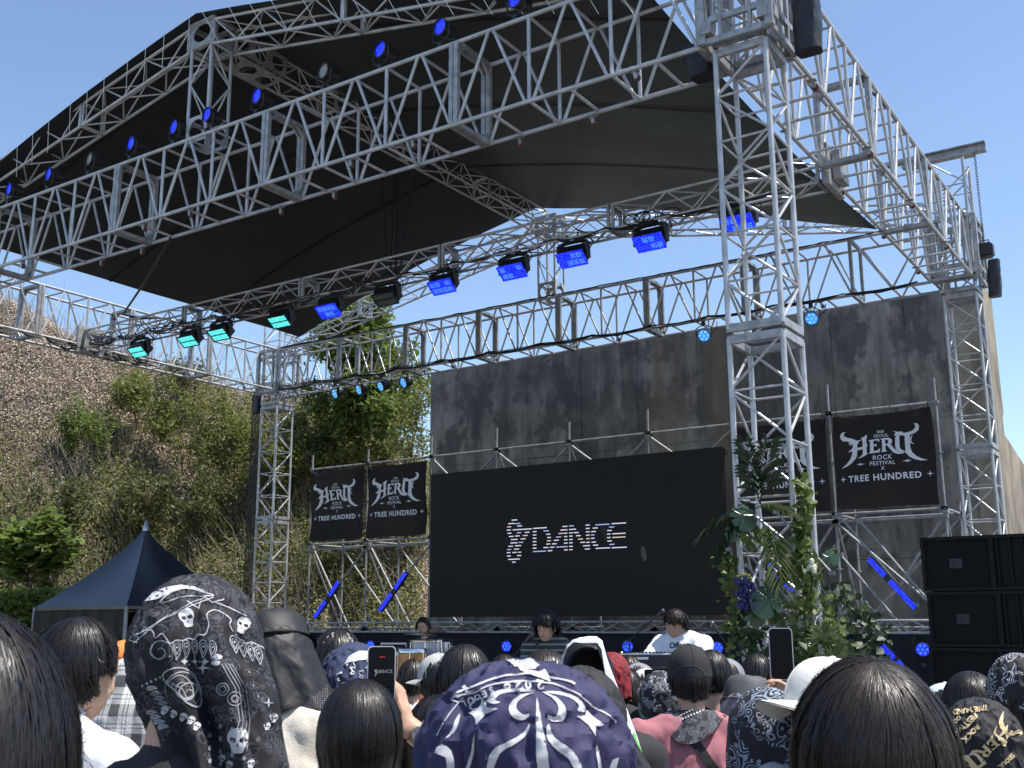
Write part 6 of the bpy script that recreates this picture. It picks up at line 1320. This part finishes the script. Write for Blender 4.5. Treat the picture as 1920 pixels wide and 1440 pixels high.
# large navy bandana
NB = fabric('navy_bandana', (.020, .020, .070), rough=.75, bump=.3, bscale=320); p = Person('person under a large navy bandana with white tribal ornament, front centre', dep(985, 1480, 1.28), tilt=18, voxel=.01, hs=1.08); p.shirt(BTEE); p.pants(DENIM)
c = p.cloth(NB, .22, .4, .030, .006, 6, seed=13, name='bandana', tri=.10, res=2, rad=(.122, .128, .120), grooves=((-2.2, .10, .012, .10, .3), (-.85, .12, .013, .12, -.2), (-1.55, .05, .004, .05, 0)), crease=.0055); bv = bvh_of(c); A = Art()
A.poly([(1007, 1308), (1011, 1330), (1018, 1370), (1030, 1440), (1008, 1440), (1006, 1370), (1005, 1330)], 2)
A.poly([(1002, 1296), (975, 1292), (940, 1294), (920, 1304), (914, 1316), (926, 1321), (938, 1318), (930, 1314), (934, 1306), (950, 1300), (975, 1298)], 3); A.poly([(1002, 1299), (975, 1304), (958, 1318), (955, 1332), (962, 1345), (978, 1350), (992, 1344), (992, 1338), (980, 1340), (970, 1332), (970, 1318), (984, 1306)], 3)
A.poly([(1014, 1299), (1042, 1308), (1058, 1324), (1060, 1340), (1052, 1352), (1038, 1355), (1026, 1348), (1028, 1340), (1038, 1344), (1046, 1336), (1044, 1322), (1032, 1308)], 3); A.poly([(1016, 1298), (1050, 1298), (1080, 1308), (1096, 1324), (1094, 1335), (1082, 1332), (1084, 1322), (1070, 1310), (1045, 1303)], 3)
A.poly([(912, 1312), (914, 1326), (934, 1330), (914, 1338), (894, 1360), (890, 1345), (880, 1338), (896, 1330)]); A.poly([(1098, 1330), (1110, 1345), (1134, 1360), (1116, 1362), (1115, 1380), (1104, 1362), (1080, 1342), (1096, 1344)])
A.poly([(994, 1358), (990, 1376), (960, 1398), (936, 1412), (925, 1440), (914, 1440), (918, 1420), (932, 1400), (958, 1388), (984, 1372)], 2); A.poly([(1028, 1358), (1040, 1384), (1064, 1400), (1082, 1420), (1090, 1440), (1076, 1440), (1066, 1422), (1046, 1408), (1028, 1390), (1024, 1372)], 2)
A.poly([(862, 1338), (860, 1356), (850, 1376), (836, 1386), (848, 1368), (854, 1350)], 2); A.poly([(892, 1374), (890, 1404), (880, 1440), (874, 1440), (884, 1404)], 1); A.poly([(1118, 1390), (1124, 1420), (1128, 1440), (1120, 1440), (1116, 1416)], 1)
A.poly([(828, 1396), (846, 1408), (852, 1440), (838, 1440), (836, 1420), (816, 1412)], 2); A.poly([(1148, 1424), (1160, 1420), (1156, 1440), (1142, 1440)])
A.line(smooth2([(860, 1318), (890, 1298), (930, 1284), (985, 1278), (1040, 1284), (1080, 1300), (1110, 1324), (1140, 1356)], 5)[:-5], 2.6); A.line(smooth2([(862, 1306), (895, 1286), (940, 1270), (990, 1264), (1030, 1270), (1070, 1288)], 5)[:-5], 3.4); A.line(smooth2([(820, 1380), (842, 1340), (870, 1308)], 5)[:-5], 2)
for i, ch in enumerate('2026'): A.text(ch, 1012-i*22+ (4 if i > 1 else 0), 1276+.045*(i-.5)**2*10+ i*1.2, 23, math.pi+.02-.07*i, offset=.5, sx=1.25)
for i, ch in enumerate('SEOUL'): A.text(ch, 920-i*13, 1290+i*6, 18, math.pi-.42, offset=.5)
A.poly([(946, 1238), (962, 1233), (964, 1240), (1000, 1234), (1008, 1252), (1000, 1248), (966, 1252), (956, 1242)]); A.poly([(968, 1248), (998, 1240), (1012, 1248), (1004, 1256), (985, 1256), (1010, 1262), (1030, 1268), (1020, 1256), (1032, 1280), (1000, 1268), (975, 1258)]); A.poly([(872, 1284), (880, 1296), (892, 1292), (876, 1302), (866, 1288)])
A.line(smooth2([(898, 1330), (882, 1328), (890, 1314), (905, 1310), (904, 1322)], 4), 3); decal('print', A, cam_fn, INK, c, .0009, 6, bv, .0002)
p = Person('dark brown haired person right behind the navy bandana', dep(1022, 1290, 4.3), tilt=8); p.shirt(GTEE); p.pants(DENIM); p.hair(3600, .05, .05, HAIRB, seed=14, rr=.0018, thick=.018, messy=.008)
p = Person('person in black paisley bandana with small skull right of the navy one', dep(1084, 1380, 2.35), tilt=16, roll=8, slim=.72, nk=.15); p.shirt(BTEE); p.pants(DENIM); c = p.cloth(SK, .18, .3, .014, .008, 5, seed=15, name='bandana', bend=.55, tri=.06, res=2, grooves=((-1.2, .14, .012, .16, .3),)); bv = bvh_of(c)
A = Art().skull(1056, 1276, 20, -.3).line([(1040, 1262), (1066, 1258), (1080, 1262)], 1.4)
for x, y, q in ((1084, 1278, .5), (1098, 1300, .3), (1112, 1318, .6)): A.swirl(x, y, 10, 2.2, 1.5, q).swirl(x+9, y-8, 6, 1.6, 1.2, q+1, -1)
for k in range(9): A.swirl(1122+k*7+(k % 2)*9, 1340+k*7, 11, 2.4, 1.4, k*.9).paisley(1135+k*6, 1338+k*9, 16, 1.6, k*.5)
A.line(smooth2([(1078, 1266), (1088, 1262), (1094, 1272), (1104, 1280), (1110, 1296), (1122, 1306), (1126, 1322), (1138, 1330)], 4)[:-4], 1.6)
for x, y in ((1166, 1370), (1160, 1382), (1172, 1392), (1158, 1400), (1150, 1386), (1165, 1412)): A.dot(x, y, 3.5, ry=4.5)
decal('print', A, cam_fn, INKG, c, .002, 8, bv, .0003)
# white towel over long hair
p = Person('long haired person with a white towel draped over the head', dep(1100, 1276, 3.75), tilt=2, voxel=.011); p.shirt(BTEE, sleeve=.5); p.pants(DENIM); p.hair(8000, .34, .08, seed=16, rr=.0010, K=18, thick=.006)
TW_ = fabric('white_towel', (.66, .69, .78), bump=.4, bscale=150); P = []
edge = [((1054, 1262), (1052, 1232)), ((1057, 1236), (1062, 1216)), ((1066, 1212), (1076, 1204)), ((1080, 1200), (1092, 1206)), ((1100, 1196), (1106, 1206)), ((1116, 1196), (1120, 1206)), ((1128, 1202), (1128, 1218)), ((1140, 1240), (1132, 1246)), ((1155, 1280), (1138, 1284)), ((1176, 1330), (1146, 1334)), ((1196, 1385), (1158, 1392)), ((1216, 1450), (1178, 1460))]
for i, (o_, q) in enumerate(edge):
    dpt = 3.30 if i > 8 else 3.36; r_ = [dep(o_[0], o_[1], dpt+.10).lerp(dep(q[0], q[1], dpt), t) + Vector((0, 0, .012*math.sin(t*3.1))) - FW*.03*math.sin(t*3.14) for t in np.linspace(0, 1, 7)]; P.append([v[:] for v in r_])
Pb = [[(Vector(v)+FW*.16).__getitem__(slice(0, 3)) for v in P[i]] for i in range(len(P))]
tw_ = MB(); G = []
for i in range(len(P)): o_ = Vector(P[i][0]); G.append([(o_+FW*.22-Vector((0, 0, .02)))[:], (o_+FW*.12)[:]]+P[i])
def dens2(G, n=5): G = np.array(G); t = np.linspace(0, len(G)-1, (len(G)-1)*n+1); return np.stack([np.stack([np.interp(t, np.arange(len(G)), G[:, j, k]) for k in range(3)], 1) for j in range(G.shape[1])], 1)
c = tw_.grid(dens2(G)).build('towel', TW_, p.t); bv = bvh_of(c); A = Art().poly([(1186, 1372), (1194, 1366), (1202, 1392), (1212, 1420), (1196, 1424), (1192, 1400), (1186, 1388)]); decal('green_print', A, cam_fn, fabric('green_ink', (.16, .48, .09)), c, .003, 10, bv)
p = Person('person in red paisley bandana behind the white towel', dep(1148, 1274, 6.0), tilt=8); p.shirt(BTEE); p.pants(DENIM); p.cloth(paisley_mat('red_paisley', (.25, .012, .02), (.02, .01, .012), 40), .12, .3, .015, .006, 5, seed=17, name='bandana')
# pink shirt
PINK = fabric('dusty_pink_tee', (.36, .135, .155), bump=.3, bscale=200)
p = Person('person in dusty pink tee, black cap and black paisley neckerchief', dep(1293, 1277, 4.9), tilt=4, turn=2, slim=1.28); p.shirt(PINK, .6, .009, 1.2); p.pants(DENIM); p.hair(3600, .030, .03, seed=18, rr=.0012, thick=.006, K=12)
p.cap_hat(fabric('black_cotton_cap', (.014, .014, .015), bump=.4), brim=True, lift=.010, r=(.097, .113, .116)); bvs = bvh_of(p.top)
A = Art().line(smooth2([(1258, 1282), (1262, 1262), (1278, 1250), (1300, 1248), (1318, 1258), (1326, 1276), (1328, 1284)], 4)[:-4], 1.6); bv = bvh_of(p.cap) if 0 else bvh_of([o_ for o_ in p.t.children if o_.name.startswith('cap')][0]); decal('opening_edge', A, cam_fn, fabric('cap_edge', (.05, .05, .052)), p.t, .002, 8, bv)
n = 36; rings = []                       # folded kerchief round the neck with a triangle on the back
for i in range(13):
    e = i/12; ring = []
    for j in range(n):
        th = 2*math.pi*j/n; bk = max(0, -math.sin(th+.35)); d = e*(.03+.105*bk**2.2); rr_ = .070+.042*e**.8*(1+.15*bk); fold = .006*math.sin(th*7+e*4)
        ring.append(p.L((rr_+fold)*math.cos(th), (rr_*.80+fold)*math.sin(th)-.02*e*bk, .055-d)[:])
    rings.append(ring)
kc_ = MB().grid(np.array(rings), True).build('neckerchief', paisley_mat('black_paisley_b', (.012, .012, .014), (.15, .16, .19), 60, dens=.52), p.t); bv = bvh_of(kc_); A = Art().skull(1253, 1345, 17, .1)
for k in range(9): A.dot(1232+k*2.2, 1326+k*4.2, 1.8, 6); 
for k in range(14): A.dot(1255+k*5.2, 1360-k*2.3, 1.9, 6).dot(1257+k*5.2, 1351-k*2.4, 1.6, 6)
decal('print', A, cam_fn, INK, kc_, .003, 8, bv)
V = []; a1, b1 = (1283, 1366), (1345, 1452)
for e in np.linspace(0, 1, 22):
    row = []
    for w2 in np.linspace(-8, 9, 5):
        u_, v_ = a1[0]+(b1[0]-a1[0])*e+w2*.8, a1[1]+(b1[1]-a1[1])*e-w2*.6; h = bvs.ray_cast(Vector(CAM), Vector(ray(u_, v_)).normalized()); q = (h[0]+h[1]*.006) if h[0] else dep(u_, v_, 4.8); row.append(q[:])
    V.append(row)
MB().grid(np.array(V)).build('bag_strap', fabric('strap_black', (.014, .014, .015)), p.t)
p = Person('short haired man in black tee right of the black cap', dep(1336, 1271, 5.4), tilt=2, turn=-6); p.shirt(BTEE, .6, .007); p.pants(DENIM); p.hair(5000, .012, .03, seed=19, rr=.0012, thick=.008, K=8, messy=.006)
GH = fabric('charcoal_hat', (.075, .075, .08), rough=.7, bump=.2, bscale=90); CAPE = fabric('blue_grey_cape', (.22, .25, .31), rough=.6, bump=.2, bscale=90)
p = Person('person in charcoal bucket hat with pale blue grey neck cape', dep(1402, 1330, 5.0), tilt=14, turn=-10, roll=4, slim=1.15, hs=1.1); p.shirt(fabric('grey_shirt', (.12, .12, .13)), .6); p.pants(DENIM); p.bucket(GH, .120, .110, .012, .008); c = p.cloth(CAPE, .20, .9, .030, .010, 4, seed=20, name='neck_cape', lift=-.035, bend=.08, res=2, crease=.0013); bv = bvh_of(c)
A = Art()
for k in range(6): A.poly([(1378-k*3, 1300+k*6), (1362-k*3, 1316+k*6), (1346-k*1, 1330+k*9), (1354-k*2, 1322+k*8), (1366-k*3, 1306+k*7)])
decal('print', A, cam_fn, INK, c, .003, 8, bv)
p = Person('person in dark blue paisley bandana in front of the grey hat', dep(1440, 1396, 3.0), tilt=12, turn=10); p.shirt(BTEE); p.pants(DENIM); c = p.cloth(paisley_mat('blue_paisley', (.012, .013, .018), (.26, .30, .38), 30, dens=.55), .2, .35, .02, .01, 6, seed=21, name='bandana', tri=.08); bv = bvh_of(c); A = Art()
for k in range(6): A.dot(1432+k*5, 1358-k*3, 2.2).dot(1434+k*5, 1366-k*3, 1.8)
for x, y in ((1424, 1340), (1440, 1325), (1460, 1330), (1420, 1372)): A.swirl(x, y, 10, 2, 1.5, x).paisley(x+8, y+12, 18, 1.4, .6)
decal('print', A, cam_fn, INKG, c, .002, 8, bv)
# phone and white cap
ph2, PM = phone('white framed phone with a dark screen raised in front of the plants', dep(1465, 1226, 3.25), .068, .148, case=mat('white_phone', (.62, .60, .56), .3)); wr = dep(1492, 1296, 3.33)
p = Person('person in cream cap raising a phone in front of the plants', dep(1548, 1350, 2.8), tilt=4, roll=16, turn=14, hturn=20, voxel=.0065, arms={'L': dict(w=wr, hint=-RT*.5+Vector((0, 0, -1)), hand=dict(d=dep(1488, 1240, 3.34)-wr, side=-FW, pn=-RT, curl=.7, spread=.06, thumb=dep(1487, 1232, 3.2)-dep(1490, 1275, 3.2)))}); p.shirt(fabric('light_grey_tee', (.4, .4, .41))); p.pants(DENIM); p.hair(3000, .06, .04, seed=22, rr=.0013, thick=.008)
p.cap_hat(fabric('cream_cap', (.68, .66, .60), bump=.3), yaw=62, lift=.010, r=(.098, .114, .116))
# large dark hair front right
p = Person('large dark haired head at the front right, hair parted and shining', dep(1632, 1442, 1.46), tilt=2, turn=3, voxel=.008, hs=1.02); p.shirt(fabric('dark_tee', (.03, .03, .035)), .6); p.pants(DENIM); p.hair(44000, .055, .05, HAIRB, seed=23, thick=.012, rr=.00042, K=14, messy=.006, wave=.002, crown=18, tuck=.6)
p = Person('black bob haired person in front of the loudspeakers', dep(1822, 1333, 4.2), tilt=6); p.shirt(BTEE); p.pants(DENIM); p.hair(6500, .07, .06, seed=24, rr=.0011, thick=.018, tuck=2)
# black bandana with gold lettering
GOLD = fabric('gold_ink', (.62, .47, .27), bump=.1); 
p = Person('person in black bandana with gold lettering at the lower right', dep(1838, 1426, 2.65), tilt=20, roll=8); p.shirt(BTEE); p.pants(DENIM); c = p.cloth(SK, .15, .15, .014, .006, 5, seed=25, name='bandana', tri=.05, res=2, bend=.35, grooves=((-1.0, .14, .012, .2, .3),)); bv = bvh_of(c)
A = Art(); H2 = fix(hero_art()); ang = math.pi-.60
for v_, f_ in H2.p:
    q = v_*np.array((.125, .115)); cs_, sn = math.cos(2.40), math.sin(2.40); A.mesh(q @ np.array(((cs_, sn), (-sn, cs_)))+np.array((1846, 1398)), f_)
A.text('SEOUL', 1884, 1424, 12, 2.40, offset=.35).text('ROCK', 1818, 1372, 15, 2.40, offset=.5).text('FESTIVAL', 1806, 1358, 14, 2.40, offset=.45, space=1.05).text('OO', 1793, 1348, 10, 2.40, offset=.3).text('TREE HUND', 1820, 1328, 12, 3.0, offset=.5)
decal('gold_print', A, cam_fn, GOLD, c, .0025, 6, bv, .0004)
p = Person('person in black paisley bandana cropped by the right edge', dep(1912, 1306, 3.9), tilt=10); p.shirt(fabric('red_top', (.3, .03, .05))); p.pants(DENIM); p.hair(2600, .22, .05, seed=26, rr=.0015); p.cloth(paisley_mat('black_paisley_c', (.012, .012, .014), (.40, .41, .45), 30, seed=2.), .05, .2, .02, .008, 5, seed=27, name='bandana', tri=.04)
# smaller figures nearer the stage
far = [(228, 1248, 6.5, 'orange', 'person in bright orange cap seen beside the skull bandana'), (1238, 1312, 5.8, 'pais', 'person in black paisley bandana left of the black cap'), (1197, 1283, 7.6, 'gcap', 'small figure in grey cap near the keyboard'), (1180, 1262, 9.0, 'brown', 'small brown haired figure just under the keyboards'), (1212, 1300, 6.6, 'phone', 'person in white hat filming with a dark phone, middle distance'), (1172, 1300, 6.2, 'strap', 'person with an orange backpack strap beside the towel'),
       (775, 1276, 7.4, 'brown', 'small brown haired figure behind the raised phone'), (1362, 1282, 6.4, 'gcap', 'small figure in slate cap right of the short haired man'), (945, 1268, 7.4, 'black', 'small black haired figure behind the large navy bandana'), (1775, 1345, 4.8, 'wcap', 'person in pale blue cap left of the black bob'),
       (1575, 1290, 7.0, 'black', 'small black haired figure left of the loudspeakers'), (705, 1296, 6.6, 'black', 'small black haired figure hidden by the phone'), (560, 1290, 6.4, 'black', 'small black haired figure behind the bucket hat'), (1420, 1268, 7.2, 'black', 'small black haired figure below the plants'), (250, 1290, 5.0, 'pais', 'person in black bandana between plaid shirt and orange cap')]
CAPS = {'orange': (.75, .22, .05), 'gcap': (.22, .22, .24), 'wcap': (.5, .58, .66), 'phone': (.6, .56, .5)}
for i, (u, v, t, kd, lab) in enumerate(far):
    p = Person(lab, dep(u, v, t), tilt=8, turn=(i*37) % 30-15, voxel=.016, slim=1.0, group=None); p.shirt([BTEE, GTEE, WTEE, BTEE][i % 4], .6, 0, voxel=.022); p.pants(DENIM)
    if kd in ('brown', 'black', 'strap'): p.hair(900, .05, .05, HAIRB if kd == 'brown' else HAIR, seed=40+i, rr=.003, K=9, thick=.016, messy=.008)
    elif kd == 'pais': p.cloth(paisley_mat('black_paisley_d', (.012, .012, .014), (.36, .37, .40), 34, seed=3.), .14, .3, .02, .008, 5, seed=50+i, name='bandana')
    else: p.hair(500, .04, .04, seed=40+i, rr=.003, K=8, thick=.006); p.cap_hat(fabric('cap_'+kd, CAPS[kd]), yaw=(i*50) % 120)
    if kd == 'strap': q = [p.L(.11, .12, -.18), p.L(.115, .05, -.02), p.L(.12, -.05, .0), p.L(.11, -.13, -.12), p.L(.09, -.14, -.3)]; MB().path(q, .016, 6).build('backpack_strap', fabric('orange_strap', (.6, .2, .08)), p.t); MB().box((-.15, -.27, -.45), (.15, -.13, -.06), Matrix.Translation(p.nb) @ p.Mt.to_4x4(), .04).build('backpack', BTEE, p.t)
    if kd == 'phone':
        pass
ph3, _ = phone('small dark phone held up in the middle of the crowd', dep(1221, 1281, 6.3), .074, .15, case=BLK); wr = dep(1208, 1318, 6.35)
p = Person('figure with a raised arm holding the small dark phone', dep(1196, 1322, 6.2), tilt=10, voxel=.008, arms={'R': dict(w=wr, hint=RT+Vector((0, 0, -1)), hand=dict(d=dep(1211, 1288, 6.36)-wr, side=-FW, pn=RT, curl=.5))}); p.shirt(GTEE, .6, 0); p.pants(DENIM); p.hair(500, .07, .05, seed=70, rr=.003, K=9)
# ---------------------------------------------------------------- musicians
st = STZ
fc = lambda a: math.atan2(FW.y, FW.x)+R(a)
hd_ = dep(1024, 1177, 9.9); sh_ = hd_-Vector((0, 0, .28))
p = Person('guitarist with fluffy black hair in a dark striped knit shirt', hd_, face=fc(168), tilt=12, hturn=-14, ground=st, nk=.05, voxel=.007, arms={'R': dict(w=hd_+RT*-.10-FW*.30+Vector((0, 0, -.60)), hand=dict(curl=.8)), 'L': dict(w=hd_+RT*.38-FW*.34+Vector((0, 0, -.42)), hand=dict(curl=.8))}); KN = mat('striped_knit', (.035, .04, .04), .9); n = KN.node_tree.nodes; l = KN.node_tree.links; tc = n.new('ShaderNodeTexCoord'); sp = n.new('ShaderNodeSeparateXYZ'); l.new(tc.outputs['Object'], sp.inputs[0]); a = n.new('ShaderNodeMath'); a.operation = 'MULTIPLY'; l.new(sp.outputs[2], a.inputs[0]); a.inputs[1].default_value = 1/.05; b = n.new('ShaderNodeMath'); b.operation = 'FRACT'; l.new(a.outputs[0], b.inputs[0]); r = n.new('ShaderNodeValToRGB'); l.new(b.outputs[0], r.inputs[0]); r.color_ramp.interpolation = 'CONSTANT'; r.color_ramp.elements[0].color = (.025, .03, .03, 1); r.color_ramp.elements[1].color = (.19, .20, .18, 1); r.color_ramp.elements[1].position = .68; l.new(r.outputs[0], n['Principled BSDF'].inputs['Base Color'])
p.shirt(KN, .62, .007, 1.3, collar=True); p.pants(DENIM); p.face(); p.hair(5200, .02, .040, seed=60, rr=.0016, thick=.032, wave=.008, messy=.014, K=10, side=-.03)
MB().path([p.L(.14, -.12, -.28), p.L(.13, -.05, -.02), p.L(.10, .06, -.0), p.L(.0, .13, -.22), p.L(-.12, .15, -.42)], .018, 6).build('guitar_strap', BLK, p.t)
gt = thing('electric_guitar', 'dark electric guitar slung on the striped guitarist', 'guitar', hd_+Vector((0, 0, -.62))-FW*.2); c0 = hd_+Vector((0, 0, -.66))-FW*.26-RT*.08; ax = (RT*.86+Vector((0, 0, .36))-FW*.2).normalized(); nrm = -FW; sdv = ax.cross(nrm).normalized(); out = smooth2([(-.20, .05), (-.17, .15), (-.06, .13), (.02, .11), (.10, .15), (.15, .10), (.09, .04), (.09, -.04), (.17, -.09), (.11, -.14), (0, -.12), (-.08, -.15), (-.18, -.14), (-.21, -.05)], 3); V = [(c0+ax*x+sdv*y+nrm*z)[:] for z in (0, .04) for x, y in out]; k = len(out)
MB().add(V, [tuple(range(k-1, -1, -1)), tuple(range(k, 2*k))]+[(i, (i+1) % k, k+(i+1) % k, k+i) for i in range(k)]).build('guitar_body', mat('guitar_paint', (.03, .012, .01), .15, coat=.6), gt); MB().bar(c0+ax*.08+nrm*.05, c0+ax*.62+nrm*.05, .05, .02, nrm).build('neck', mat('maple', (.25, .14, .06), .4), gt); MB().bar(c0+ax*.62+nrm*.05, c0+ax*.76+nrm*.05, .08, .016, nrm).build('headstock', mat('maple', (.25, .14, .06), .4), gt)
hd_ = dep(1267, 1171, 10.3); wl = dep(1215, 1232, 10.05); wr2 = dep(1262, 1236, 10.0)
p = Person('keyboard player in a white printed tee looking down to the left', hd_, face=fc(150), tilt=15, hturn=-62+20, ground=st, nk=.05, voxel=.007, lean=8, slim=1.12, arms={'R': dict(w=wl, hand=dict(curl=.5, d=-RT*.3-FW*.8, pn=(0, 0, -1))), 'L': dict(w=wr2, hand=dict(curl=.5, d=-FW, pn=(0, 0, -1)))}); p.shirt(fabric('white_print_tee', (.72, .74, .80)), .62, .008, 1.6); p.pants(DENIM); p.face(); p.hair(4200, .010, .028, HAIRB, seed=61, rr=.0016, thick=.016, K=9, messy=.010, side=-.03)
bv = bvh_of(p.top); A = Art().text('Offence', 1277, 1215, 15, -.02, offset=.35, sx=.92, shear=.12); decal('print', A, cam_fn, SK, p.top, .008, 5, bv)
hd_ = dep(1237, 1206, 14.8); p = Person('woman in round sunglasses behind the keyboard player', hd_, face=fc(172), tilt=4, hturn=-10, ground=st, voxel=.009, slim=.9); p.shirt(fabric('cream_top', (.55, .52, .46)), .5, .004, voxel=.018); p.pants(DENIM); p.face(shades=True); p.hair(1400, .01, .005, HAIRB, seed=62, rr=.003, K=9)
hd_ = dep(793, 1176, 15.2); p = Person('drummer seated behind the cymbals left of the screen corner', hd_, face=fc(165), tilt=6, ground=st, voxel=.009, arms={'R': dict(w=hd_+RT*-.22-FW*.35+Vector((0, 0, -.42))), 'L': dict(w=hd_+RT*.2-FW*.38+Vector((0, 0, -.40)))}); p.shirt(BTEE, .5, .004, voxel=.018); p.pants(DENIM); p.face(); p.hair(1400, .02, .01, HAIRB, seed=63, rr=.003, K=9)
